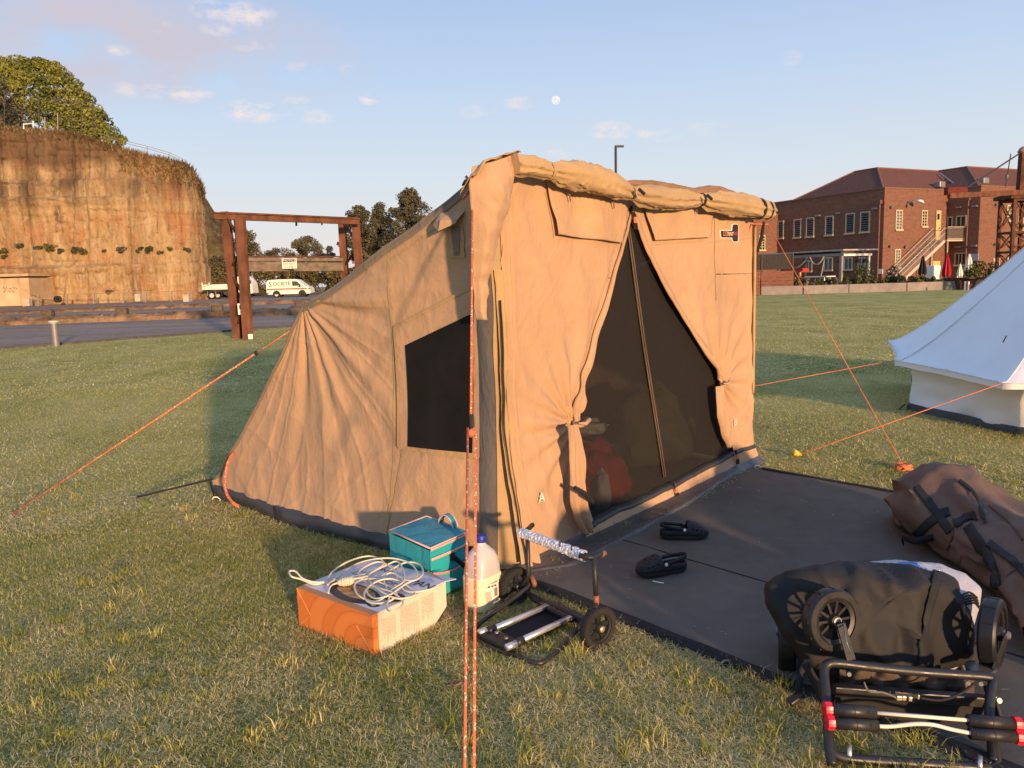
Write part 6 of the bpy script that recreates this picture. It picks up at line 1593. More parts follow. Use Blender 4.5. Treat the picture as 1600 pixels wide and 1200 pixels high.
# ------------------------------------------------------------------ two black clogs
CLOG = M('black_foam_clog', (.022, .022, .024), .62, .3, var=.2, bump=.1, bscale=150)
def clog(c, ang, lab, mir=1):
    o = thing('clog', lab, 'shoe', (c[0], c[1], ZM), ang, 'pair of black clogs on the mat')
    xs = np.linspace(-.135, .135, 40)
    def hw(x): return float(np.interp(x, [-.135, -.125, -.10, -.04, .02, .07, .105, .125, .135], [.0, .022, .036, .034, .043, .050, .043, .026, .0])) * 1.02
    ol = [(x, hw(x) + .006 * smooth(0, .08, x) * mir) for x in xs] + [(x, -hw(x) + .006 * smooth(0, .08, x) * mir) for x in xs[::-1]]
    b = MB(); n = len(ol); vs = []
    for z, k in ((0.0, .93), (.006, .99), (.016, 1.02), (.026, 1.0), (.030, .985)): vs.append([(x * k, y * k, z + .006 * smooth(.06, .135, x) + .003 * smooth(-.06, -.13, x)) for x, y in ol])
    b.grid(vs, closed=True); b.f.append(tuple(range(n))); b.f.append(tuple(4 * n + j for j in range(n))); b.build('sole', CLOG, o, local=True, smooth=50)
    # upper: a dome over the front, side walls falling towards the heel
    rows = []
    for i in range(46):
        x = lerp(.137, -.128, i / 45); w = max(hw(x), .004) * 1.0
        top = float(np.interp(x, [-.13, -.09, -.05, -.02, .0, .03, .06, .10, .125, .137], [.054, .058, .050, .056, .090, .096, .084, .068, .050, .028]))
        opn = smooth(.030, -.005, x) if False else (1 - smooth(-.01, .03, x)); row = []
        for j in range(25):
            t = math.pi * j / 24; cx, sx_ = math.cos(t), math.sin(t)
            y = w * math.copysign(abs(cx) ** .62, cx); zz = .026 + (top - .026) * sx_ ** .75
            if opn > .5 and abs(cx) < .80: zz = None
            row.append((x, y + .006 * smooth(0, .08, x) * mir, zz))
        rows.append(row)
    b = MB(); vs = []; idx = {}
    for i, row in enumerate(rows):
        for j, p in enumerate(row):
            if p[2] is not None: idx[i, j] = len(vs); vs.append(p)
    fs = []
    holes = {(9, 8), (9, 12), (9, 16), (12, 10), (12, 14), (6, 10), (6, 14), (15, 8), (15, 12), (15, 16)}
    for i in range(45):
        for j in range(24):
            q = [(i, j), (i, j + 1), (i + 1, j + 1), (i + 1, j)]
            if all(k in idx for k in q):
                if (i, j) in holes or (j in (3, 20) and i in (7, 8, 11, 12, 15, 16)): continue
                fs.append(tuple(idx[k] for k in q))
    b.add(vs, fs); b.build('upper', CLOG, o, local=True, smooth=60, solid=.006)
    # heel wall and pivoting strap
    hp = [(x, s_ * hw(x) * .99) for s_, x in [(1, x) for x in np.linspace(-.03, -.133, 14)] + [(-1, x) for x in np.linspace(-.133, -.03, 14)]]
    rows = [[(x, y, z) for x, y in hp] for z in (.024, .040, .050)]; MB().grid(rows).build('heel_wall', CLOG, o, local=True, smooth=60, solid=.006, fix=False)
    st_ = [(lerp(.0, -.135, math.sin(t)), .043 * math.cos(t), .060 + .020 * math.sin(t)) for t in np.linspace(0, math.pi, 20)]
    P = [[(x, y, z - .009), (x, y, z + .009)] for x, y, z in st_]; MB().grid(P).build('heel_strap', CLOG, o, local=True, smooth=60, solid=.005, fix=False)
    for s_ in (-1, 1):
        b = MB(); b.lathe([(.002, .0), (.009, .001), (.008, .005), (.002, .006)], (-.002, s_ * .0445, .060), (0, s_, 0), 10); b.build('rivet', WHITEP, o, local=True, smooth=60)
    return o
p = gp(1069, 838, .05); clog(gp(1069, 846), math.radians(-6), 'black clog pointing right, nearer the tent doorway', 1)
clog(gp(1034, 902), math.radians(196), 'black clog pointing left, nearer the camera', -1)

# ------------------------------------------------------------------ carton with the printed top
c0 = gp(585, 1027); cl_ = gp(468, 978); cr_ = gp(693, 970)
cx = unit(cl_ - c0); cy = np.array([-cx[1], cx[0], 0]); cy = cy if cy @ (cr_ - c0) > 0 else -cy
CW, CD = np.linalg.norm(cl_ - c0), (cr_ - c0) @ cy + .02
ztop = [z for z in np.linspace(.08, .3, 200)]
CH = min(ztop, key=lambda z: abs(gp(584, 962, z)[0] - c0[0]) + abs(gp(584, 962, z)[1] - c0[1]))
def cpt(a, b_, z): return c0 + cx * a + cy * b_ + UPV * z
def mat_card(name, cols, sc=1.0):
    t = NT(name); t.set(t.ramp(t.noise(3 * sc, 5, .6), [(.3, cols[0]), (.7, cols[1])]), .55, .35); t.bump(t.noise(9, 4), .12, .01); return t.m
def mat_orange():
    t = NT('orange_printed_card'); w = t.n('ShaderNodeTexWave'); w.wave_type = 'RINGS'; w.inputs['Scale'].default_value = 3.2; w.inputs['Distortion'].default_value = 2.2; w.inputs['Detail'].default_value = 1.0
    t.l(t.tc.outputs['Object'], w.inputs['Vector'])
    c = t.ramp(w.outputs['Fac'], [(.32, (.58, .165, .036)), (.42, (.46, .13, .034)), (.52, (.58, .165, .036)), (.80, (.63, .20, .05))]); t.set(c, .5, .4); t.bump(t.noise(9, 4), .12, .01); return t.m
ORC = mat_orange(); CREAMC = mat_card('cream_card', ((.58, .49, .37), (.64, .55, .42))); LILC = mat_card('white_card_top', ((.56, .55, .58), (.63, .62, .64))); KRAFT = mat_card('brown_kraft_card', ((.36, .21, .10), (.44, .27, .14))); STRP = mat_card('brown_orange_stripe', ((.42, .19, .085), (.50, .25, .11)))
INK = M('grey_ink', (.28, .22, .18), .6, .2); PURP = M('dark_red_ink', (.10, .035, .04), .6, .2); PANM = M('printed_dark_pan', (.035, .038, .045), .5, .3, var=.4)
def mat_food():
    t = NT('printed_brown_food'); t.set(t.ramp(t.noise(34, 5, .7), [(.3, (.16, .08, .03)), (.5, (.38, .21, .085)), (.7, (.58, .39, .19))]), .6, .3); return t.m
FOOD = mat_food()
ct = thing('carton', 'orange and cream cookware carton lying flat on the grass', 'box', c0)
def quadface(pts, nm, mat, parent=ct, th=.003):
    b = MB(); b.add(pts, [tuple(range(len(pts)))]); return b.build(nm, mat, parent, solid=th)
ORW = .0
b = MB(); b.add([cpt(.0, .0, 0), cpt(CW, 0, 0), cpt(CW, 0, CH), cpt(0, 0, CH)], [(0, 1, 2, 3)])
front_ = quadface([cpt(0, 0, 0), cpt(CW, 0, 0), cpt(CW, 0, CH), cpt(0, 0, CH)], 'orange_end', ORC)
tri = M('orange_fold_line', (.70, .30, .10), .6, .3)
for a_, e_ in (((.0, 0), (.10, CH * .62)), ((CW, 0), (CW - .09, CH * .42))): MB().bar(cpt(a_[0], -.0025, a_[1] + .003), cpt(e_[0], -.0025, e_[1]), .0016, .0016).build('fold_line', tri, front_)
for a_, e_ in (((.0, CH), (.10, CH * .62)), ((CW, CH), (CW - .09, CH * .42))): MB().bar(cpt(a_[0], -.0025, a_[1]), cpt(e_[0], -.0025, e_[1]), .0016, .0016).build('fold_line', tri, front_)
quadface([cpt(0, 0, 0), cpt(0, .028, 0), cpt(0, .028, CH), cpt(0, 0, CH)], 'orange_edge', ORC)
cf = quadface([cpt(0, .028, 0), cpt(0, CD * .80, 0), cpt(0, CD, CH * .35), cpt(0, CD, CH), cpt(0, .028, CH)], 'cream_side', CREAMC)
quadface([cpt(CW, 0, 0), cpt(CW, CD, 0), cpt(CW, CD, CH), cpt(CW, 0, CH)], 'back_side', CREAMC)
quadface([cpt(0, .036, CH), cpt(CW, .036, CH), cpt(CW, CD, CH), cpt(0, CD, CH)], 'printed_top', LILC); tp = ct.children[-1]
quadface([cpt(0, 0, CH), cpt(CW, 0, CH), cpt(CW, .036, CH), cpt(0, .036, CH)], 'stripe', STRP)
quadface([cpt(.0, CD * .8, .004), cpt(CW, CD * .8, .004), cpt(CW, CD + .06, .004), cpt(-.03, CD + .09, .012)], 'bottom_flap', KRAFT)
quadface([cpt(0, CD, CH), cpt(CW * .9, CD, CH), cpt(CW * .9, CD + .05, CH - .03), cpt(-.015, CD + .055, CH - .004)], 'top_flap', LILC)
quadface([cpt(.0, CD, CH * .35), cpt(.0, CD, CH), cpt(.16, CD + .05, CH), cpt(.16, CD + .05, CH * .35)], 'end_flap', KRAFT)
# small print on the cream side: three text columns
rr = random.Random(3)
b = MB()
for (u0, u1, z0, z1) in ((.045, .125, .02, CH - .03), (.15, .255, .015, CH - .02), (.275, .345, .03, CH - .02)):
    y = u0
    while y < u1:
        zt_, zb_ = z1 - rr.uniform(0, .006), z0 + rr.uniform(0, .05)
        zc = zt_
        while zc > zb_ + .004:
            L_ = min(rr.uniform(.006, .022), zc - zb_); b.bar(cpt(-.0022, y, zc), cpt(-.0022, y, zc - L_), .0004, .0016, tuple(cy)); zc -= L_ + .003
        y += .0058
q = b.build('small_print', INK, cf); q['kind'] = 'stuff'
def disc(ca, cb, ra, rb, rot, z, mat, nm, parent=tp, n=36, wob=0.0):
    pts = []
    for k in range(n):
        t = 2 * math.pi * k / n; w = 1 + wob * nse(math.cos(t) * 3, math.sin(t) * 3, 2); x, y = ra * math.cos(t) * w, rb * math.sin(t) * w
        pts.append(cpt(ca + x * math.cos(rot) - y * math.sin(rot), cb + x * math.sin(rot) + y * math.cos(rot), CH + z))
    b = MB(); b.add(pts, [tuple(range(n))]); return b.build(nm, mat, parent, solid=.0006)
disc(.235, .105, .155, .075, .06, .0030, PANM, 'printed_pan'); disc(.075, .075, .032, .024, 0, .0026, PANM, 'printed_pan_ear'); disc(.072, .070, .013, .010, 0, .0044, LILC, 'printed_hole'); disc(.40, .125, .035, .026, 0, .0026, PANM, 'printed_pan_ear')
disc(.235, .118, .118, .050, .06, .0040, FOOD, 'printed_food', wob=.12)
disc(.055, .175, .050, .040, 0, .0030, PURP, 'printed_badge')
for s, mat, size, a_, b_ in (('PAN', PURP, .070, .06, .34), ('COOK', INK, .05, .22, .27), ('ONE', PURP, .042, .33, .36)):
    text('lettering', s, mat, size, cpt(a_, b_, CH + .0028), -cx, cy, tp, 'CENTER', .0003)
b = MB()
for k in range(5): b.bar(cpt(.20 - .01 * k, .21 + .011 * k, CH + .0026), cpt(.12, .21 + .011 * k, CH + .0026), .0025, .0006)
q = b.build('small_print', INK, tp); q['kind'] = 'stuff'
b = MB()
for A_, B_ in (((.36, .25), (.42, .25)), ((.42, .25), (.42, .29)), ((.42, .29), (.36, .29)), ((.36, .29), (.36, .25))): b.bar(cpt(*A_, CH + .0026), cpt(*B_, CH + .0026), .004, .0006)
b.build('printed_symbol', INK, tp)
# the white cable in loose loops on top, with its plug end
CAB = M('cream_cable', (.66, .59, .43), .45, .4, var=.05)
cb = thing('extension_cable', 'cream extension cable heaped in loose loops on the carton', 'cable', cpt(.2, .25, CH))
px = [(512, 914), (520, 908), (540, 903), (575, 896), (600, 880), (578, 869), (545, 877), (518, 895), (512, 912), (530, 900), (560, 880), (605, 872), (640, 880), (652, 900), (630, 915), (608, 930), (585, 935), (573, 922), (590, 908), (615, 905), (640, 918), (648, 930), (620, 935), (590, 920), (575, 900), (600, 885), (622, 878), (632, 905), (612, 922), (588, 940), (560, 930), (555, 912), (575, 905), (605, 915), (620, 930), (600, 942), (575, 940), (570, 925), (590, 905), (630, 880), (655, 882), (660, 898), (640, 908), (612, 895), (600, 905), (608, 930), (604, 950), (615, 955), (630, 942), (612, 925), (580, 915), (560, 895), (590, 878), (615, 890), (625, 915), (640, 925), (668, 922), (690, 915)]
hts = []; rq = random.Random(8)
ctrl = []
for i, (u, v) in enumerate(px):
    hz_ = CH + .015 + (.075 * abs(math.sin(i * .9)) if v < 925 else .01 + .012 * rq.random())
    y_ = float(np.interp(v, [865, 960], [3.62, 3.08])) + rq.uniform(-.03, .03)
    p = at(u, v, y_)
    if p[2] < CH + .012: p = gp(u, v, CH + .012 + .012 * rq.random())
    ctrl.append(p)
def spline(ct_, n=9):
    c = [np.array(p) for p in ct_]; out_ = []
    for i in range(len(c) - 1):
        p0, p1, p2, p3 = c[max(i - 1, 0)], c[i], c[i + 1], c[min(i + 2, len(c) - 1)]
        for k in range(n):
            t = k / n; out_.append(.5 * ((2 * p1) + (-p0 + p2) * t + (2 * p0 - 5 * p1 + 4 * p2 - p3) * t * t + (-p0 + 3 * p1 - 3 * p2 + p3) * t ** 3))
    out_.append(c[-1]); return out_
MB().tube(spline(ctrl), .0043, 7).build('cord', CAB, cb, smooth=180)
lp = [gp(600, 905, CH + .02), gp(560, 905, CH + .02), gp(512, 909, CH + .012), gp(492, 913, CH + .01), gp(470, 905, CH + .03), gp(456, 901, CH + .05), gp(452, 893, CH + .055), gp(462, 893, CH + .055), gp(475, 905, CH + .035), gp(500, 910, CH + .015), gp(530, 902, CH + .015)]
MB().tube(spline(lp), .0043, 7).build('cord', CAB, cb, smooth=180)
lp = [gp(513, 927, CH + .010), gp(516, 917, CH + .02), gp(527, 911, CH + .022), gp(575, 900, CH + .05)]
MB().tube(spline(lp), .0043, 7).build('cord', CAB, cb, smooth=180)
pa, pb_ = gp(527, 911, CH + .022), gp(551, 907, CH + .032)
ax = unit(pb_ - pa); q = MB().lathe([(.006, 0), (.014, .01), (.019, .03), (.019, .06), (.016, .072), (.005, .076)], pa, tuple(ax), 16).build('plug', M('pale_plug', (.70, .60, .42), .4, .4), cb, smooth=40)
for k in range(4): MB().lathe([(.0185, .024 + k * .011), (.0210, .027 + k * .011), (.0185, .030 + k * .011)], pa, tuple(ax), 16).build('plug_rib', M('plug_rib', (.60, .50, .34), .5, .3), q, smooth=40)

# ------------------------------------------------------------------ teal cool bag
HB = .265
k0 = gp(672, 857, HB); kl = gp(608, 829, HB); kr = gp(731, 831, HB); kb = gp(664, 809, HB)
TEAL = mat_canvas('teal_nylon', (.018, .33, .345), .12); TEALD = mat_canvas('teal_lid', (.014, .26, .33), .10); PINKP = M('pink_piping', (.66, .40, .34), .6, .3, var=.06); PINKT = M('pink_trim', (.66, .25, .25), .6, .3, var=.06)
TEALP = mat_canvas('teal_pocket_net', (.03, .34, .29), .15)
cool = thing('cool_bag', 'teal cool bag with pale pink piping beside the tent wall', 'cool bag', (k0[0], k0[1], 0))
ex = unit(kl - k0); ey = unit(kr - k0); WL, WR_ = np.linalg.norm(kl - k0), np.linalg.norm(kr - k0)
def cc(a, b_, z, puff=0.0): return np.array([k0[0], k0[1], 0]) + ex * a * WL + ey * b_ * WR_ + UPV * z
def face(fn_, nm, mat, n=18, parent=cool, **k): return MB().grid([[fn_(i / (n - 1), j / (n - 1)) for j in range(n)] for i in range(n)]).build(nm, mat, parent, smooth=180, fix=False, **k)
pf_ = lambda i, j: .012 * math.sin(math.pi * i) * math.sin(math.pi * j)
n1 = unit(np.cross(ex, UPV)); n1 = n1 if n1 @ ey < 0 else -n1; n2 = unit(np.cross(ey, UPV)); n2 = n2 if n2 @ ex < 0 else -n2
zsk = lambda j: j * (HB - .012)
face(lambda i, j: cc(i, 0, zsk(j)) + n1 * (pf_(i, j) + .004 * nse(i * 3, j * 3, 1)), 'front_wall', TEAL)
rw = face(lambda i, j: cc(0, i, zsk(j)) + n2 * (pf_(i, j) + .004 * nse(i * 4, j * 4, 3)), 'side_wall', TEAL)
face(lambda i, j: cc(i, 1, zsk(j)) - n1 * pf_(i, j), 'back_wall', TEAL); face(lambda i, j: cc(1, i, zsk(j)) - n2 * pf_(i, j), 'side_wall', TEAL)
face(lambda i, j: cc(i, j, HB + .010 * math.sin(math.pi * i) * math.sin(math.pi * j) - .006 * nse(i * 3, j * 3, 7)), 'lid', TEALD)
face(lambda i, j: cc(i, j, .004), 'base', TEAL)
def edge(pts, r, nm, mat): return MB().tube(pts, r, 6).build(nm, mat, cool, smooth=180)
edge([cc(0, 0, HB), cc(1, 0, HB), cc(1, 1, HB), cc(0, 1, HB), cc(0, 0, HB)], .0042, 'piping', PINKP)
edge([cc(0, 0, HB - .012), cc(0, 0, .03)], .003, 'piping', TEAL)
def band2(z0, z1, mat, nm, off=.004, wav=0.0):
    P = []
    for i in range(24):
        t = i / 23; o_ = n2 * (pf_(t, (z0 + z1) / 2 / HB) + off); dz = wav * -math.sin(math.pi * t) ; P.append([cc(0, t, z0 + dz) + o_, cc(0, t, z1 + dz) + o_])
    return MB().grid(P).build(nm, mat, cool, smooth=180, fix=False, solid=.002)
band2(HB - .014, HB - .004, PINKP, 'trim'); band2(HB - .062, HB - .048, PINKP, 'trim', .006); band2(HB - .128, HB - .116, PINKT, 'pocket_trim', .013, .022)
P = []
for i in range(24):
    t = i / 23; P.append([cc(0, t, lerp(.02, HB - .12 - .022 * math.sin(math.pi * t), j / 8)) + n2 * (.012 + .012 * math.sin(math.pi * t) + .006 * nse(t * 5, j * .5, 2)) for j in range(9)])
MB().grid(P).build('pocket', TEALP, cool, smooth=180, fix=False)
hs = [cc(.45, .98, HB + .005), cc(.47, .96, HB + .04), cc(.40, .93, HB + .060), cc(.22, .93, HB + .060), cc(.14, .96, HB + .035), cc(.13, .98, HB + .005)]
hs = [cc(lerp(.62, .26, t), .97, HB + .055 * math.sin(math.pi * t) ** .6) for t in np.linspace(0, 1, 16)]
MB().grid([[p - ey * .018, p + ey * .018] for p in hs]).build('lid_handle', TEALD, cool, smooth=180, fix=False, solid=.005)
for s_ in (-1, 1): MB().tube([p + ey * .018 * s_ for p in hs], .0042, 6).build('handle_piping', PINKP, cool, smooth=180)
sp_ = [cc(0, .52, HB - .085) + n2 * .012, cc(0, .56, HB - .10) + n2 * .03, cc(0, .64, HB - .135) + n2 * .055, cc(0, .78, HB - .18) + n2 * .07, cc(0, .93, HB - .205) + n2 * .05, cc(0, 1.02, HB - .20) - n2 * .0]
MB().grid([[p - UPV * .016, p + UPV * .016] for p in spline(sp_, 5)]).build('shoulder_strap', WEB, cool, smooth=180, fix=False, solid=.003)
MB().box(cc(0, .50, HB - .082) + n2 * .010, (.03, .03, .03)).build('strap_slot', ZIPM, cool)

# ------------------------------------------------------------------ milk jug
def mat_jug():
    t = NT('milky_plastic'); sx = t.n('ShaderNodeSeparateXYZ'); t.l(t.tc.outputs['Object'], sx.inputs[0])
    c = t.ramp(t.math('MULTIPLY', sx.outputs[2], 3.0), [(.46, (.74, .66, .44)), (.485, (.78, .69, .42)), (.50, (.47, .43, .40)), (1, (.55, .51, .49))])
    t.set(c, .35, .4); t.p.inputs['Subsurface Weight'].default_value = .25; t.p.inputs['Subsurface Radius'].default_value = (.05, .04, .03); t.p.inputs['Subsurface Scale'].default_value = .3; return t.m
jc = gp(755, 948); jug = thing('milk_jug', 'large translucent milk jug with a blue cap beside the cool bag', 'jug', jc)
JH = .315; rows = []
ja = unit(cr_ - c0); jb = np.array([-ja[1], ja[0], 0])
for (z, k, sq) in ((0, .86, .5), (.006, .95, .5), (.02, 1.0, .5), (.06, 1.0, .45), (.105, .985, .45), (.145, 1.0, .5), (.158, 1.01, .5), (.165, .975, .55), (.20, .97, .6), (.235, .92, .7), (.265, .78, .85), (.285, .55, 1.0), (.298, .36, 1), (.303, .30, 1), (.318, .28, 1)):
    row = []
    for j in range(48):
        t = 2 * math.pi * j / 48; ct_, st_ = math.cos(t), math.sin(t); e = lerp(.38, 1, min(1, max(0, (sq - .4) / .6)))
        x = .083 * k * math.copysign(abs(ct_) ** e, ct_); y = .066 * k * math.copysign(abs(st_) ** e, st_)
        if .165 < z < .30 and x < -.02: x *= .90
        row.append(jc + ja * x + jb * y + UPV * z)
    rows.append(row)
b = MB().grid(rows, closed=True); b.f.append(tuple(range(48))); b.build('body', mat_jug(), jug, smooth=50)
b = MB(); b.lathe([(.006, .316), (.026, .312), (.027, .318), (.027, .340), (.024, .346), (.004, .347)], jc, n=24)
MB().lathe([(.020, .314), (.0265, .315), (.0272, .320), (.0272, .338), (.024, .346), (.004, .347)], jc, n=24).build('cap', M('blue_cap', (.012, .035, .26), .4, .4, var=.1), jug, smooth=40)
lab_n = unit(np.array([.55, -.83, 0])); lx = unit(np.array([.83, .55, 0]))
lz = [jc + lab_n * .0 + UPV * .1]
LABM = M('milk_label', (.72, .62, .52), .4, .4, var=.05)
P = []
for i in range(9):
    a = lerp(-.045, .045, i / 8); o_ = .0 
    row = []
    for z in (.045, .135):
        d_ = lx * a; hit = None
        # find the outside of the jug along the label normal
        bvh_ = None
        row.append(jc + d_ + lab_n * (.078 - .35 * a * a / .09 - .002) + UPV * z)
    P.append(row)
lb = MB().grid(P).build('label', LABM, jug, smooth=180, fix=False)
rr = random.Random(5); b = MB()
for k in range(9):
    z = .056 + k * .0055
    b.bar(jc + lx * -.038 + lab_n * .0765 + UPV * z, jc + lx * rr.uniform(-.006, .002) + lab_n * .0785 + UPV * z, .0012, .0016)
for k in range(8): b.bar(jc + lx * .016 + lab_n * .0785 + UPV * (.075 + .005 * k), jc + lx * .034 + lab_n * .0770 + UPV * (.075 + .005 * k), .0012, .0028)
q = b.build('small_print', INK, lb); q['kind'] = 'stuff'
for a in (-.012, .006, .022): MB().box(jc + lx * a + lab_n * .0785 + UPV * .124, (.010, .003, .006), math.atan2(lx[1], lx[0])).build('printed_mark', PURP, lb)

# ------------------------------------------------------------------ the luggage trolley
BLKT = M('black_steel_tube', (.022, .020, .019), .42, .45, var=.3, scale=12); ALU = M('aluminium_tube', (.62, .61, .60), .32, .5, metal=.75, var=.08, vscale=(1, 1, 1)); WORN = M('worn_copper_patch', (.24, .10, .05), .6, .3)
wR = gp(935, 1012); wL = gp(806, 944)
rwh = .088
axl = unit((wR - wL) * (1, 1, 0))
tr = thing('luggage_trolley', 'black folding luggage trolley with a bubble wrapped handle', 'trolley', wL)
def trwheel(c, nm='wheel'):
    cN = c + UPV * rwh; r = rwh
    b = MB(); b.lathe([(r * .70, -.017), (r * .93, -.019), (r * .985, -.013), (r, 0), (r * .985, .013), (r * .93, .019), (r * .70, .017)], cN, tuple(axl), 40, closed=True); w = b.build('wheel', TYRE, tr, smooth=35)
    b = MB(); x1 = unit(np.cross(axl, UPV)); 
    for k in range(30):
        a = 2 * math.pi * k / 30
        for s_ in (-1, 1):
            d = x1 * math.cos(a + .1 * s_) + UPV * math.sin(a + .1 * s_); b.bar(cN + d * r * .985 + axl * s_ * .003, cN + d * r * .97 + axl * s_ * .0165, .009, .007, tuple(d))
    q = b.build('tread', TYRE, w); q['kind'] = 'stuff'
    b = MB(); b.lathe([(r * .60, -.010), (r * .72, -.013), (r * .72, .013), (r * .60, .010)], cN, tuple(axl), 32, closed=True); b.build('rim', BLACKP, w, smooth=40)
    b = MB(); b.lathe([(.006, -.022), (.017, -.02), (.022, -.012), (.022, .012), (.017, .02), (.006, .022)], cN, tuple(axl), 20); b.build('hub', BLACKP, w, smooth=40)
    for k in range(5):
        a = 2 * math.pi * k / 5 + .3; d = x1 * math.cos(a) + UPV * math.sin(a); d2 = x1 * math.cos(a + .16) + UPV * math.sin(a + .16); MB().bar(cN + d * .018, cN + d2 * r * .64, .020, .010, tuple(axl)).build('spoke', BLACKP, w)
    s_ = -1 if (O_ - cN) @ axl < 0 else 1
    b = MB(); b.lathe([(.003, .020), (.012, .021), (.013, .026), (.009, .030), (.003, .031)], cN, tuple(axl * s_), 14); b.build('axle_cap', M('brass_cap', (.45, .36, .20), .35, .5, metal=.6), w, smooth=50)
    return w
trwheel(wR); trwheel(wL)
zt_ = .05
TUR = .0105
fr = lambda u, v, z: gp(u, v, z)
# bent base tube
base_l = [fr(826, 912, .11), fr(823, 918, .10), fr(800, 936, .075), fr(765, 962, .045), fr(744, 979, .030), fr(738, 990, .022), fr(748, 1000, .02), fr(775, 1014, .02), fr(800, 1022, .02), fr(828, 1033, .018), fr(842, 1036, .018), fr(856, 1030, .02), fr(880, 1008, .03), fr(903, 982, .05), fr(912, 972, .055)]
MB().tube(spline(base_l, 5), TUR, 10).build('base_tube', BLKT, tr, smooth=180)
MB().tube(spline([fr(826, 924, .06), fr(832, 936, .05), fr(850, 944, .045), fr(900, 968, .045), fr(912, 975, .05)], 4), TUR, 10).build('base_tube', BLKT, tr, smooth=180)
cLt, cRt = wL + UPV * rwh, wR + UPV * rwh
MB().tube([cLt, cRt], .008, 8).build('axle', BLKT, tr, smooth=180)
for (a_, b_) in (((765, 985), (857, 946)), ((805, 1005), (893, 964))):
    MB().tube([fr(*a_, .055), fr(*b_, .055)], .0125, 14).build('alloy_bar', ALU, tr, smooth=180)
for pts in ((fr(752, 985, .045), fr(803, 1010, .045)), (fr(849, 942, .05), fr(902, 967, .05))):
    p, q = Vector(pts[0]), Vector(pts[1]); MB().bar(p, q, .075, .022).build('end_plate', BLACKP, tr, bevel=.006)
for u, v in ((754, 988), (797, 1011)):
    b = MB(); b.tube([fr(u - 6, v + 1, .055), fr(u + 9, v - 5, .055)], .014, 12); b.build('alloy_end', ALU, tr, smooth=180)
for u, v in ((768, 984), (812, 1003)):
    MB().tube([fr(u - 6, v + 2, .055), fr(u + 5, v - 3, .055)], .0165, 12).build('sleeve', BLACKP, tr, smooth=180)
MB().add([fr(775, 990, .035), fr(808, 1004, .035), fr(893, 968, .035), fr(858, 950, .035)], [(0, 1, 2, 3)]).build('tray_web', M('dark_tray_web', (.018, .015, .02), .8, .2), tr, solid=.004)
for u, v in ((776, 989), (791, 998), (868, 950), (884, 958)): MB().lathe([(.003, .0), (.009, .001), (.008, .006), (.002, .007)], fr(u, v, .06), n=10).build('bolt', GALV, tr, smooth=50)
# folded uprights and the handle in bubble wrap
uL0, uL1 = cLt + axl * .035 + (0, 0, .0), at(824, 836, cLt[1] - .03)
uR0, uR1 = at(932, 942, cRt[1] + .02), at(928, 872, cRt[1] + .02)
MB().tube([uL0, at(826, 900, cLt[1] - .03), uL1], TUR * 1.05, 10).build('upright', BLKT, tr, smooth=180); MB().tube([uR0, uR1], TUR * 1.05, 10).build('upright', BLKT, tr, smooth=180)
MB().tube([at(931.5, 930, cRt[1] + .02), at(932, 944, cRt[1] + .02)], TUR * 1.12, 10).build('worn_patch', WORN, tr, smooth=180)
hA, hB = at(814, 832, uL1[1] - .02), at(916, 870, uR1[1] + .03)
MB().tube([at(818, 834, uL1[1] - .02), at(832, 820, uL1[1] + .10)], .0115, 10).build('handle_end', BLKT, tr, smooth=180)
MB().tube([at(905, 868, uR1[1] + .03), at(925, 872, uR1[1] + .01), at(944, 864, uR1[1] + .08)], .0115, 10).build('handle_end', BLKT, tr, smooth=180)
MB().tube([at(938, 867, uR1[1] + .06), at(945, 863.5, uR1[1] + .08)], .0122, 10).build('worn_patch', WORN, tr, smooth=180)
MB().tube([hA, hB], .011, 10).build('handle_bar', BLKT, tr, smooth=180)
P = []; hd = unit(hB - hA); hx = unit(np.cross(hd, UPV)); hy = np.cross(hx, hd); Lh = np.linalg.norm(hB - hA)
for i in range(110):
    t = i / 109; row = []
    for j in range(36):
        a = 2 * math.pi * j / 36; r = .0205 + .0028 * abs(math.sin(i * .55) * math.sin(j * 1.0)) + .003 * nse(t * 9, math.cos(a) * 1.5, math.sin(a) * 1.5) + (.004 * nse(t * 22, j * .4) if .45 < t else 0)
        row.append(hA + hd * Lh * t + hx * math.cos(a) * r + hy * math.sin(a) * r)
    P.append(row)
def mat_bubble():
    t = NT('bubble_wrap'); t.set((.74, .71, .71), .72, .2); v = t.n('ShaderNodeTexVoronoi'); v.inputs['Scale'].default_value = 75; t.l(t.tc.outputs['Object'], v.inputs['Vector']); t.bump(v.outputs['Distance'], .8, -.008); return t.m
MB().grid(P, closed=True).build('bubble_wrap', mat_bubble(), tr, smooth=180)
for u, v in ((875, 846), (893, 852)): MB().tube([at(u, v + 8, hB[1]), at(u, v, hB[1]), at(u + 4, v + 2, hB[1])], .0035, 5).build('tie_end', ZIPM, tr)
MB().tube([fr(830, 900, .14), fr(835, 912, .11), fr(836, 918, .09)], .012, 8).build('latch', WORN, tr, smooth=180)
MB().tube([cLt, fr(826, 908, .115)], TUR, 8).build('hinge_tube', BLKT, tr, smooth=180); MB().tube([cRt, at(931, 944, cRt[1])], TUR, 8).build('hinge_tube', BLKT, tr, smooth=180)

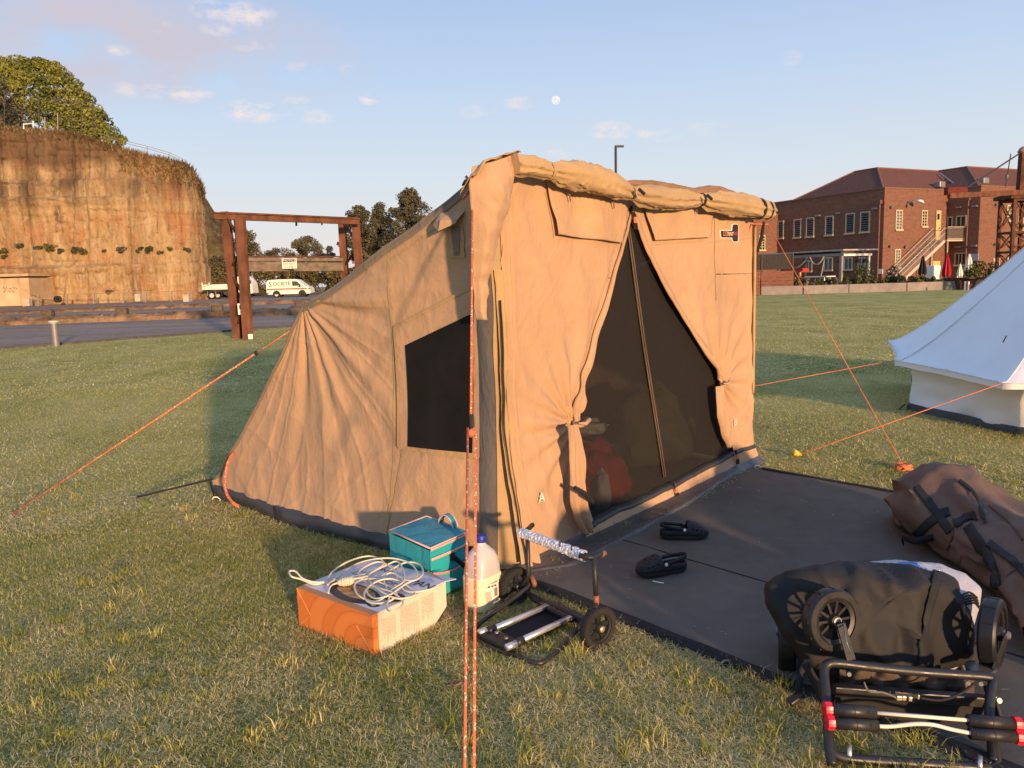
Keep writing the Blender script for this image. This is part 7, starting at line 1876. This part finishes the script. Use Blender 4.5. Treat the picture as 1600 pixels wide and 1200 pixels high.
# ------------------------------------------------------------------ brown canvas duffel
def mat_duffel():
    t = NT('brown_duffel_canvas'); n = t.noise(3, 5, .6); t.set(t.ramp(n, [(.3, (.125, .080, .056)), (.7, (.165, .106, .076))]), .75, .25)
    t.bump(t.noise(5, 4, .6), .3, .03); t.bump(t.noise(500, 2), .12, .001); return t.m
DUF = mat_duffel()
bagc = gp(1500, 860); bag = thing('duffel_bag', 'long crumpled brown canvas bag lying on the mat behind the wagon', 'bag', (bagc[0], bagc[1], 0))
spine = [(2.42, 4.50, .02, .03), (2.40, 4.43, .17, .17), (2.39, 4.28, .26, .34), (2.38, 4.06, .29, .38), (2.40, 3.82, .29, .30), (2.42, 3.52, .31, .28), (2.40, 3.22, .33, .32), (2.32, 2.92, .34, .33), (2.22, 2.65, .31, .29), (2.12, 2.5, .24, .2), (2.08, 2.4, .03, .04)]
P = []
nS = 150
for i in range(nS):
    t = i / (nS - 1) * (len(spine) - 1); k = min(int(t), len(spine) - 2); f = t - k; x, y, w, h = [lerp(spine[k][q], spine[k + 1][q], f) for q in range(4)]
    dx = np.array(spine[k + 1][:2]) - np.array(spine[k][:2]); dx /= np.linalg.norm(dx); nx = np.array([-dx[1], dx[0]]); row = []
    for j in range(72):
        a = 2 * math.pi * j / 72; cx_, sx_ = math.cos(a), math.sin(a)
        cr1 = 1 - abs(nse(x * 2.2 + cx_ * 1.3, y * 2.2, sx_ * 1.6 + 3)) * .55 + .14 * nse(y * 5, cx_ * 2.4, sx_ * 2.4)
        cr1 -= .20 * max(0, 1 - abs((a - 1.9 - .8 * nse(y * 1.5, 2)) / .22)) * smooth(4.2, 3.9, y) if False else 0
        cr1 -= .16 * math.exp(-(((a - 1.25 + .7 * nse(y * 1.2, 5)) / .16) ** 2)) + .13 * math.exp(-(((a - 2.3 + .6 * nse(y * 1.4, 8)) / .14) ** 2))
        cr1 = 1.06 - .36 * cells(x * 2.6 + cx_ * 1.5, y * 2.0, sx_ * 1.9) * .9 + .10 * nse(y * 2, cx_ * 1.5, sx_ * 1.5) - .05 * cells(x * 6 + cx_ * 3, y * 5, sx_ * 4)
        r_w, r_h = w * (cr1 * .6 + .42), h * (cr1 * .75 + .28)
        p = np.array([x + nx[0] * cx_ * r_w, y + nx[1] * cx_ * r_w, max(ZM + .006, h * .5 + sx_ * r_h * (.62 if sx_ > 0 else .55))]); row.append(p)
    P.append(row)
body = MB().grid(P, closed=True).build('bag_body', DUF, bag, smooth=70)
boff = WORIG[bag]
bvb = BVHTree.FromPolygons([Vector(v.co) + boff for v in body.data.vertices], [tuple(p.vertices) for p in body.data.polygons])
def drape(bv, pxs, w, nm, mat, parent, lift=.006, n=5, smooth_=True):
    """a flat band that hugs a cloth surface"""
    q = [np.array(p, float) for p in pxs]; line = spline(q, 8); P = []; prev = None
    for i, p in enumerate(line):
        h, _ = cast(bv, *p)
        if h is None: continue
        if prev is not None and (h - prev).length > .09: continue
        prev = h; d = line[min(i + 1, len(line) - 1)] - line[max(i - 1, 0)]; L = math.hypot(*d)
        if L < 1e-6: continue
        pr = np.array([-d[1], d[0]]) / L; wpx = w * FPX / ((np.array(h) - O_) @ F_); row = []
        for k in (-.5, -.25, 0, .25, .5):
            hh, nn = cast(bv, *(p + pr * wpx * k))
            if hh is None or (hh - h).length > w * 1.6: hh, nn = h, (Vector(O_) - h).normalized()
            nn = Vector(nn); nn = nn if nn.dot(Vector(O_) - hh) > 0 else -nn
            row.append(np.array(hh + nn * lift))
        P.append(row)
    if len(P) < 2: return None
    P = [[(P[max(i - 1, 0)][k] + 2 * P[i][k] + P[min(i + 1, len(P) - 1)][k]) / 4 for k in range(5)] for i in range(len(P))]
    return MB().grid(P).build(nm, mat, parent, smooth=180, fix=False, solid=.003)
drape(bvb, [(1432, 760), (1445, 778), (1460, 798), (1475, 818), (1486, 832)], .042, 'strap', WEB, bag, .008)
drape(bvb, [(1422, 842), (1438, 830), (1455, 816), (1472, 804), (1484, 800)], .045, 'strap', WEB, bag, .008)
drape(bvb, [(1498, 752), (1520, 770), (1533, 795), (1540, 820)], .016, 'zip', ZIPM, bag, .010)
drape(bvb, [(1512, 822), (1530, 850), (1545, 875), (1553, 900), (1556, 925), (1558, 960)], .05, 'strap', WEB, bag, .008)
drape(bvb, [(1490, 818), (1508, 812), (1526, 806)], .05, 'strap', WEB, bag, .008)
drape(bvb, [(1545, 850), (1565, 865), (1585, 880), (1610, 905)], .03, 'strap', WEB, bag, .012)
drape(bvb, [(1432, 760), (1450, 785), (1472, 808), (1490, 830), (1480, 860)], .008, 'seam', M('brown_seam', (.10, .05, .03), .8, .2), bag, .005)
drape(bvb, [(1545, 790), (1575, 815), (1600, 845)], .008, 'seam', M('brown_seam_2', (.10, .05, .03), .8, .2), bag, .005)
hd_ = [gp(1412, 848, .05), gp(1410, 838, .10), gp(1428, 845, .12), gp(1455, 840, .14), gp(1478, 830, .16)]
P = [[p - UPV * .018, p + UPV * .018] for p in spline(hd_, 6)]; MB().grid(P).build('carry_handle', WEB, bag, smooth=180, fix=False, solid=.004)

# ------------------------------------------------------------------ the folded beach wagon
wag = thing('folding_wagon', 'folded black beach wagon wrapped in dark cloth with red knobs on its handle', 'wagon', gp(1380, 1120))
WBLK = M('wagon_black_tube', (.020, .018, .017), .45, .5, var=.2, scale=14)
def mat_wcloth():
    t = NT('black_wagon_cloth'); t.set(t.ramp(t.noise(2.5, 5, .6), [(.3, (.017, .016, .016)), (.7, (.030, .027, .025))]), .7, .25)
    t.bump(t.noise(5, 3, .5), .3, .03); t.bump(t.noise(600, 2), .12, .001); return t.m
WCL = mat_wcloth(); LINER = mat_canvas('pale_grey_liner', (.40, .40, .44), .08); BLUEP = M('blue_print', (.03, .17, .55), .6, .3)
REDK = M('red_knob', (.62, .012, .03), .4, .4, var=.1)
def cloth_blob(outline, yc_, dep, nm, mat, seed, nscale=3.0, amp=.16, grow=1.05):
    """a stuffed cloth body: every ring keeps a hand drawn outline and swells towards the viewer and away"""
    cu, cv = np.mean([p[0] for p in outline]), np.mean([p[1] for p in outline]); outline = [(cu + (p[0] - cu) * grow, cv + (p[1] - cv) * grow) for p in outline]; n = 90
    cl2 = outline + [outline[0]]; L = np.concatenate([[0], np.cumsum([math.dist(cl2[i], cl2[i + 1]) for i in range(len(outline))])])
    rim = []
    for k in range(n):
        t = L[-1] * k / n; rim.append((np.interp(t, L, [p[0] for p in cl2]), np.interp(t, L, [p[1] for p in cl2])))
    rows = []
    nr = 44
    for i in range(nr):
        ph = math.pi * (i + .5) / nr; k = math.sin(ph) ** .62; dd = math.cos(ph); row = []
        for (u, v) in rim:
            uu, vv = cu + (u - cu) * k, cv + (v - cv) * k
            y = yc_(uu, vv) - dd * dep
            p = at(uu, vv, y); e = amp * (.42 - .75 * cells(p[0] * nscale * 1.7 + seed + p[2] * 1.5, p[2] * nscale * 1.1 - p[0], p[1] * nscale) - .22 * cells(p[0] * 4.4 * nscale, p[2] * 3.2 * nscale, seed))
            out_ = unit(p - at(cu, cv, yc_(cu, cv))); row.append(p + out_ * e * .9 * (.35 + .65 * abs(dd)))
        rows.append(row)
    b = MB().grid(rows, closed=True); b.f.append(tuple(range(n))); b.f.append(tuple((nr - 1) * n + j for j in range(n)))
    return b.build(nm, mat, wag, smooth=75)
ydep = lambda u, v: 2.66 - .0008 * (v - 980) + .0002 * (u - 1370)
liner = cloth_blob([(1335, 884), (1400, 880), (1470, 886), (1506, 900), (1529, 922), (1526, 950), (1514, 985), (1510, 1010), (1514, 1030), (1498, 1046), (1440, 1050), (1340, 1000)], lambda u, v: ydep(u, v) + .10, .16, 'liner', LINER, 2, 3.0, .05)
cover = cloth_blob([(1206, 915), (1222, 902), (1262, 888), (1310, 884), (1352, 884), (1400, 889), (1440, 891), (1466, 891), (1490, 905), (1503, 935), (1513, 985), (1512, 1020), (1498, 1034), (1450, 1044), (1380, 1070), (1330, 1068), (1262, 1040), (1222, 990), (1206, 945)], ydep, .15, 'cloth_cover', WCL, 5, 2.9, .12, 1.035)
cvb = BVHTree.FromPolygons([Vector(v.co) + WORIG[wag] for v in cover.data.vertices], [tuple(p.vertices) for p in cover.data.polygons])
lvb = BVHTree.FromPolygons([Vector(v.co) + WORIG[wag] for v in liner.data.vertices], [tuple(p.vertices) for p in liner.data.polygons])
drape(cvb, [(1464, 893), (1458, 920), (1450, 950), (1443, 985), (1441, 1020), (1440, 1038)], .028, 'binding', WEB, wag, .006)
drape(lvb, [(1404, 888), (1420, 887.5), (1436, 889)], .035, 'blue_print', BLUEP, wag, .004)
for k in range(5): drape(lvb, [(1502 + k * 1.5, 930 + 3.5 * k), (1514 + k * 2, 926 + 4 * k), (1526 + k, 934 + 4.5 * k)], .006, 'printed_stripe', ZIPM, wag, .003)
def wheel2(cu, cv, y, r, w, axis, spokes=10):
    c = at(cu, cv, y); ax = unit(np.array(axis))
    b = MB(); b.lathe([(r * .74, -w / 2), (r * .93, -w / 2), (r * .985, -w * .36), (r, 0), (r * .985, w * .36), (r * .93, w / 2), (r * .74, w / 2)], c, tuple(ax), 48, closed=True); o = b.build('wheel', M('wagon_tyre', (.012, .011, .011), .45, .45, var=.2), wag, smooth=35)
    x1 = unit(np.cross(ax, UPV)); y1 = np.cross(x1, ax)
    b = MB(); b.lathe([(r * .60, -w * .33), (r * .74, -w * .40), (r * .74, w * .40), (r * .60, w * .33)], c, tuple(ax), 40, closed=True); b.build('rim', BLACKP, o, smooth=40)
    b = MB(); b.lathe([(.006, -w * .6), (r * .18, -w * .55), (r * .24, -w * .2), (r * .24, w * .2), (r * .18, w * .55), (.006, w * .6)], c, tuple(ax), 24); b.build('hub', BLACKP, o, smooth=40)
    for k in range(spokes):
        a = 2 * math.pi * k / spokes; d = x1 * math.cos(a) + y1 * math.sin(a); MB().bar(c + d * r * .2, c + d * r * .63, .009, w * .5, tuple(ax)).build('spoke', BLACKP, o)
    for k in range(12):
        a = 2 * math.pi * k / 12 + .1; d = x1 * math.cos(a) + y1 * math.sin(a); tdir = np.cross(ax, d)
        MB().bar(c + d * (r * .992) - ax * w * .34, c + d * (r * .992) + ax * w * .34, .007, .004, tuple(d)).build('tread_rib', ZIPM, o)
    s_ = 1 if (O_ - c) @ ax > 0 else -1
    b = MB(); b.lathe([(.010, w * .5), (.016, w * .52), (.016, w * .66), (.011, w * .68), (.011, w * .55)], c, tuple(ax * s_), 20); b.build('axle_ring', GALV, o, smooth=50)
    return c, ax * s_
yA = 2.45
cA, aA = wheel2(1299, 968, yA, .106, .05, (.30, -1, .14)); cB, aB = wheel2(1230, 988, 2.80, .150, .062, (1, -.35, 0.0)); cC, aC = wheel2(1551, 988, 2.52, .120, .055, (.74, -.67, .05))
# forks and casters
def fork(c, ax, foot, w, nm='fork'):
    s_ = ax * .042; e = np.array(foot); MB().bar(c + s_, e + s_ * .9, .052, .006, tuple(ax)).build('fork', WBLK, wag, bevel=.002)
    b = MB(); b.lathe([(.012, .042), (.014, .044), (.012, .052), (.006, .054)], c, tuple(ax), 16); b.build('fork_bolt', GALV, wag, smooth=50)
    b = MB(); b.lathe([(.02, -.012), (.045, -.010), (.047, .004), (.03, .012)], e, n=24); b.build('caster_plate', M('steel_caster', (.20, .17, .14), .35, .5, metal=.8), wag, smooth=40)
fork(cC, aC, at(1532, 1044, 2.46), .05)
MB().bar(cA + aA * .045, at(1330, 1032, 2.36), .034, .007, tuple(aA)).build('fork', WBLK, wag, bevel=.002)
# tube frame
TR_ = .0150
yF = lambda v: float(np.interp(v, [1040, 1200], [2.36, 2.12]))
def fpt(u, v, dy=0.0): return at(u, v, yF(v) + dy)
fr1 = [fpt(1300, 1195), fpt(1296, 1170), fpt(1293, 1120), fpt(1290, 1075), fpt(1288, 1050), fpt(1293, 1038), fpt(1310, 1036), fpt(1360, 1042), fpt(1430, 1049), fpt(1500, 1054), fpt(1540, 1057), fpt(1552, 1062), fpt(1550, 1075), fpt(1546, 1110), fpt(1550, 1160), fpt(1553, 1190)]
MB().tube(spline(fr1, 5), TR_, 12).build('frame_tube', WBLK, wag, smooth=180)
fr2 = [fpt(1293, 1122), fpt(1295, 1152), fpt(1299, 1172), fpt(1312, 1182), fpt(1345, 1187), fpt(1420, 1192), fpt(1500, 1197), fpt(1540, 1200), fpt(1556, 1196), fpt(1555, 1175), fpt(1550, 1150)]
MB().tube(spline(fr2, 5), TR_, 12).build('frame_tube', WBLK, wag, smooth=180)
MB().bar(fpt(1302, 1078, .06), fpt(1550, 1096, .06), .03, .035).build('cross_bar', WBLK, wag, bevel=.004)
MB().bar(fpt(1310, 1098, .10), fpt(1548, 1112, .10), .02, .09).build('floor_panel', M('black_floor_panel', (.016, .015, .015), .6, .3), wag, bevel=.004)
# lower cloth hanging under the top bar
P = []
for i in range(40):
    u = lerp(1312, 1522, i / 39); P.append([at(u, lerp(1046 + (u - 1312) * .05, 1078 + (u - 1312) * .05 + 4 * math.sin(i * .5), j / 8), 2.44 + .015 * math.sin(i * .8 + j * .3) + .02 * nse(i * .2, j * .3)) for j in range(9)])
MB().grid(P).build('hanging_cloth', M('brown_lower_cloth', (.075, .052, .036), .7, .3), wag, smooth=180, fix=False, solid=.003)
MB().bar(fpt(1544, 1070, .03), fpt(1566, 1150, .06), .05, .012, (1, 0, 0)).build('side_bracket', WBLK, wag, bevel=.004)
MB().bar(fpt(1280, 1062, .04), fpt(1300, 1150, .02), .03, .012, (1, 0, 0)).build('side_bracket', WBLK, wag, bevel=.004)
for u, v, l in ((1562, 1093, 8), (1553, 1088, 6)): MB().tube([fpt(u - l, v, .02), fpt(u, v + 2, .0)], .009, 10).build('bolt', GALV, wag, smooth=50)
for u, v in ((1326, 1052), (1512, 1066), (1532, 1067)): MB().tube([fpt(u, v, -.0), fpt(u + 1, v + 2, -.012)], .007, 8).build('rivet', GALV, wag, smooth=50)
for u, v in ((1327, 1172), (1531, 1190)): MB().tube([fpt(u, v + 10, -.01), fpt(u, v - 8, -.01)], .0075, 10).build('peg_pin', ALU, wag, smooth=180)
# the telescopic handle: two tubes, white shock cords, red knobs
def hnd(v0, v1, u0, u1, d):
    hl, hr = fpt(u0, v0, -.05 + d), fpt(u1, v1, -.05 + d); ax = unit(hr - hl)
    for a, b_ in ((0, .245), (.755, 1.0)):
        p, q = hl + (hr - hl) * a, hl + (hr - hl) * b_; o = MB().tube([p, q], .0185, 18).build('handle_tube', WBLK, wag, smooth=180)
        m_ = (p + q) / 2; MB().lathe([(.0188, -.0015), (.0194, 0), (.0188, .0015)], m_, tuple(ax), 18).build('joint_line', ZIPM, o)
        e = (q - ax * .02 if a == 0 else p + ax * .02); b = MB(); b.lathe([(.003, -.001), (.0055, 0), (.003, .002)], e + unit(O_ - e) * .0185, tuple(unit(O_ - e)), 10); b.build('button', ZIPM, o)
    for p, s_ in ((hl, -1), (hr, 1)):
        rows = []
        for h_, r in ((-.002, .016), (.0, .0215), (.010, .0225), (.020, .0215), (.024, .015), (.025, .003)):
            x1 = unit(np.cross(ax, UPV)); y1 = np.cross(x1, ax); rows.append([p + ax * s_ * h_ + (x1 * math.cos(t) + y1 * math.sin(t)) * r * (1 + .06 * math.cos(8 * t)) for t in np.linspace(0, 2 * math.pi, 33)[:-1]])
        MB().grid(rows, closed=True).build('knob', REDK, wag, smooth=40)
    return hl, hr
h1 = hnd(1108, 1131, 1298, 1583, 0.0); h2 = hnd(1129, 1151, 1302, 1586, .01)
CORDW = M('white_shock_cord', (.68, .62, .50), .6, .3, var=.06)
MB().tube([h1[0] + (h1[1] - h1[0]) * t for t in (.24, .5, .76)], .0058, 8).build('shock_cord', CORDW, wag, smooth=180)
c_ = [h2[0] + (h2[1] - h2[0]) * t + UPV * dz for t, dz in ((.24, 0), (.32, .002), (.45, .016), (.55, .018), (.65, .008), (.76, .0))]
MB().tube(spline(c_, 6), .0062, 8).build('shock_cord', CORDW, wag, smooth=180)
# hanging strap with its buckle at the left, cable ties, pale clip
st_ = [at(1262, 1030, 2.5), at(1252, 1050, 2.48), at(1248, 1075, 2.46), at(1247, 1088, 2.45)]
MB().grid([[p - R_ * .012, p + R_ * .012] for p in st_]).build('strap', WEB, wag, smooth=180, fix=False, solid=.003)
MB().bar(at(1233, 1099, 2.44), at(1253, 1084, 2.45), .035, .018).build('buckle', BLACKP, wag, bevel=.004)
MB().bar(at(1258, 1036, 2.44), at(1292, 1100, 2.36), .05, .012, (1, 0, 0)).build('side_strap', WEB, wag, bevel=.002)
for (u, v, l) in ((1400, 1090, 11), (1409, 1090, 8), (1419, 1091, 7), (1433, 1088, 4)): MB().bar(fpt(u, v, -.0), fpt(u + l * .8, v + .6, -.0), .012, .014).build('clip', M('pale_brass_clip', (.50, .42, .26), .35, .5, metal=.4), wag, bevel=.002)
MB().tube(spline([fpt(1350, 1066), fpt(1358, 1080), fpt(1380, 1082), fpt(1400, 1090)], 5), .0035, 6).build('wire', GREYC, wag, smooth=180)
MB().tube(spline([fpt(1437, 1090), fpt(1470, 1094), fpt(1500, 1084), fpt(1522, 1068)], 5), .0045, 6).build('wire', WEB, wag, smooth=180)
MB().tube(spline([cA + aA * .03 + (.02, 0, .0), at(1322, 1000, 2.32), at(1329, 1020, 2.33)], 4), .0022, 5).build('wire', GALV, wag, smooth=180)
# what holds the folded wagon off the ground: its hidden rear frame
for (u, v, y) in ((1300, 1150, 2.55), (1530, 1165, 2.55)): p = at(u, v, y); MB().tube([p + (0, -.15, .02), (p[0], p[1] + .25, .12), (p[0], p[1] + .3, .30)], TR_, 10).build('rear_tube', WBLK, wag, smooth=180)
# a dry leaf on the grass
p = gp(711, 1071, .025); b = MB(); b.grid([[p + R_ * (a * .025) + np.array([0, 1, 0]) * (c * .016 * (1 - abs(a) ** 1.5)) + UPV * (.010 * abs(c) + .006 * a * a) for c in (-1, 0, 1)] for a in (-1, -.5, 0, .5, 1)])
q = b.build('dry_leaf', M('brown_leaf', (.30, .16, .09), .7, .2), loc=p, solid=.001, smooth=180); tag(q, 'curled brown leaf on the grass left of the doubled rope', 'leaf')
# ------------------------------------------------------------------ the grass: real blades, thick near the camera and thinning with distance
def in_rect(p, o, a, b_, la, lb, m=0.0):
    d = p - o[None, :2]; Mi = np.linalg.inv(np.stack([a[:2], b_[:2]], 1)); x, y = Mi @ d.T
    return (x > -m) & (x < la + m) & (y > -m) & (y < lb + m)
def keep_off(p):
    bad = in_rect(p, m0, mdir, mper, MLEN, MWID, -.005)
    bad |= in_rect(p, TA, fd, sdv, WF, 2.50, .06)
    bad |= in_rect(p, c0, cx, cy, CW, CD, 0.0)
    bad |= in_rect(p, np.array([k0[0], k0[1], 0]), ex, ey, WL, WR_, 0.0)
    bad |= np.hypot(p[:, 0] - jc[0], p[:, 1] - jc[1]) < .08
    bad |= np.hypot(p[:, 0] - bc[0], p[:, 1] - bc[1]) < 1.78
    xb = np.where(p[:, 1] < 31, -14.2 + (p[:, 1] - 21.4) * .83, -6.0); bad |= p[:, 0] < xb + .12
    return ~bad
class Field:
    def __init__(s, seed, cell, x0=-40, y0=0, n=400):
        r = np.random.default_rng(seed); s.g = r.random((n, n)); s.c = cell; s.x0 = x0; s.y0 = y0; s.n = n
    def __call__(s, p):
        q = (p - np.array([s.x0, s.y0])) / s.c; i = np.floor(q).astype(int); f = q - i; f = f * f * (3 - 2 * f); i %= s.n; j = (i + 1) % s.n
        return (s.g[i[:, 0], i[:, 1]] * (1 - f[:, 0]) * (1 - f[:, 1]) + s.g[j[:, 0], i[:, 1]] * f[:, 0] * (1 - f[:, 1]) + s.g[i[:, 0], j[:, 1]] * (1 - f[:, 0]) * f[:, 1] + s.g[j[:, 0], j[:, 1]] * f[:, 0] * f[:, 1])
F1, F2, F3 = Field(1, .55), Field(2, .16), Field(3, 2.4)
def scatter(n, y0, y1, power, rng):
    y = (y0 ** (1 - power) + (y1 ** (1 - power) - y0 ** (1 - power)) * rng.random(n)) ** (1 / (1 - power)) if power != 1 else y0 * (y1 / y0) ** rng.random(n)
    x = rng.uniform(-.74, .72, n) * y + rng.uniform(-.3, .3, n)
    p = np.stack([x, y], 1); return p[keep_off(p)]
def blades(p, h, w, rng, tint, flat=.35, seg=True):
    n = len(p); a = rng.uniform(0, 2 * np.pi, n); l = rng.uniform(0, 2 * np.pi, n)
    lean = h * rng.uniform(.15, 1.0, n) * (1 + flat)
    dx, dy = np.cos(a) * w / 2, np.sin(a) * w / 2; lx_, ly_ = np.cos(l) * lean, np.sin(l) * lean
    z0 = np.zeros(n)
    if seg:
        V = np.zeros((n, 5, 3))
        for k, (s_, q, zz) in enumerate(((-1, 0, -.004), (1, 0, -.004), (-.75, .38, .62), (.75, .38, .62), (0, 1.0, .88))):
            V[:, k, 0] = p[:, 0] + s_ * dx + lx_ * q; V[:, k, 1] = p[:, 1] + s_ * dy + ly_ * q; V[:, k, 2] = (zz * h if zz > 0 else zz)
        o_ = np.arange(n)[:, None] * 5
        Fc = np.concatenate([o_ + np.array([[0, 1, 3]]), o_ + np.array([[0, 3, 2]]), o_ + np.array([[2, 3, 4]])]); return V.reshape(-1, 3), Fc, np.repeat(tint, 5)
    V = np.zeros((n, 3, 3))
    for k, (s_, q, zz) in enumerate(((-1, 0, -.004), (1, 0, -.004), (0, 1.0, .95))):
        V[:, k, 0] = p[:, 0] + s_ * dx + lx_ * q; V[:, k, 1] = p[:, 1] + s_ * dy + ly_ * q; V[:, k, 2] = (zz * h if zz > 0 else zz)
    return V.reshape(-1, 3), np.arange(n * 3).reshape(n, 3), np.repeat(tint, 3)
gr = np.random.default_rng(21)
VV, FF, TT = [], [], []; base_n = 0
def put(V, Fc, t_):
    global base_n
    VV.append(V); FF.append(Fc + base_n); TT.append(t_); base_n += len(V)
def dry(p): return np.clip(1.5 * (.55 * F1(p) + .30 * F2(p) + .35 * F3(p)) - .38, 0, 1)
# living blades
for (n, y0, y1, hmin, hmax, w0, seg) in ((330000, 1.55, 5.2, .012, .032, .0023, True), (190000, 4.6, 12, .013, .032, .0055, False), (120000, 11, 34, .015, .034, .013, False)):
    p = scatter(n, y0, y1, 1.0 if seg else .8, gr); d = dry(p); k = gr.random(len(p)) > d * .72; p, d = p[k], d[k]
    h = gr.uniform(hmin, hmax, len(p)) * (1.15 - .5 * d); t_ = np.clip(.27 + .36 * d + gr.normal(0, .15, len(p)), 0, .85)
    put(*blades(p, h, w0 * gr.uniform(.7, 1.3, len(p)), gr, t_, .3, seg))
# straw and dead stalks lying almost flat
for (n, y0, y1, L_, w0) in ((270000, 1.55, 5.2, .034, .0013), (150000, 4.6, 12, .045, .0032), (80000, 11, 32, .065, .012)):
    p = scatter(n, y0, y1, 1.0, gr); d = dry(p); k = gr.random(len(p)) < .35 + .65 * d; p, d = p[k], d[k]; m = len(p)
    a = gr.uniform(0, 2 * np.pi, m); ll = L_ * gr.uniform(.4, 1.2, m); z = gr.uniform(.004, .020, m); w = w0 * gr.uniform(.6, 1.2, m)
    V = np.zeros((m, 3, 3)); ca, sa = np.cos(a), np.sin(a)
    V[:, 0] = np.stack([p[:, 0] - sa * w, p[:, 1] + ca * w, z], 1); V[:, 1] = np.stack([p[:, 0] + sa * w, p[:, 1] - ca * w, z], 1); V[:, 2] = np.stack([p[:, 0] + ca * ll, p[:, 1] + sa * ll, np.clip(z + gr.normal(0, .010, m), .002, .04)], 1)
    put(V.reshape(-1, 3), np.arange(m * 3).reshape(m, 3), np.repeat(np.clip(gr.normal(.80, .13, m), .4, 1), 3))
# taller tufts
tc_ = scatter(900, 1.6, 6.0, 1.0, gr); tc_ = tc_[F1(tc_) > .47][:260]
edge_t = [gp(1215, 1066)[:2] + np.array([.0, -.04]), gp(1240, 1080)[:2], gp(1445, 1165)[:2], gp(1465, 1160)[:2], gp(700, 1140)[:2], gp(1010, 1150)[:2], gp(610, 1060)[:2], gp(900, 1025)[:2], gp(1420, 1170)[:2], gp(1330, 1175)[:2]]
tc_ = np.concatenate([tc_, np.array(edge_t)])
ps, hs_, ts_ = [], [], []
for i, c in enumerate(tc_):
    m = gr.integers(14, 34) if i < len(tc_) - len(edge_t) else 46; big = 1.0 if i < len(tc_) - len(edge_t) else 1.25
    ps.append(c + gr.normal(0, .020, (m, 2))); hs_.append(gr.uniform(.030, .072, m) * big); ts_.append(np.clip(gr.normal(.40, .12) + gr.normal(0, .10, m), .1, .9))
p = np.concatenate(ps); h = np.concatenate(hs_); t_ = np.concatenate(ts_); k = keep_off(p); p, h, t_ = p[k], h[k], t_[k]
put(*blades(p, h, .0040 * gr.uniform(.7, 1.3, len(p)), gr, t_, .1, True))
# bits of dry grass trodden onto the mat
m = 260; l_ = gr.random(m) * MLEN; w_ = np.where(gr.random(m) < .7, gr.random(m) ** 2.2 * MWID, MWID * (1 - gr.random(m) ** 2 * .3)); a = gr.uniform(0, 2 * np.pi, m); ll = gr.uniform(.008, .03, m)
q_ = m0[None] + mdir[None] * l_[:, None] + mper[None] * w_[:, None]; V = np.zeros((m, 3, 3)); ca, sa = np.cos(a), np.sin(a)
V[:, 0] = q_ + np.stack([-sa * .0016, ca * .0016, 0 * a + .029], 1); V[:, 1] = q_ + np.stack([sa * .0016, -ca * .0016, 0 * a + .029], 1); V[:, 2] = q_ + np.stack([ca * ll, sa * ll, 0 * a + .030], 1)
put(V.reshape(-1, 3), np.arange(m * 3).reshape(m, 3), np.repeat(gr.uniform(.55, 1, m), 3))
V = np.concatenate(VV); Fc = np.concatenate(FF); T_ = np.concatenate(TT)
tag(np_mesh('grass', V, Fc, GRASS, tint=T_), kind='stuff')
# pale scraps and clover heads in the far lawn
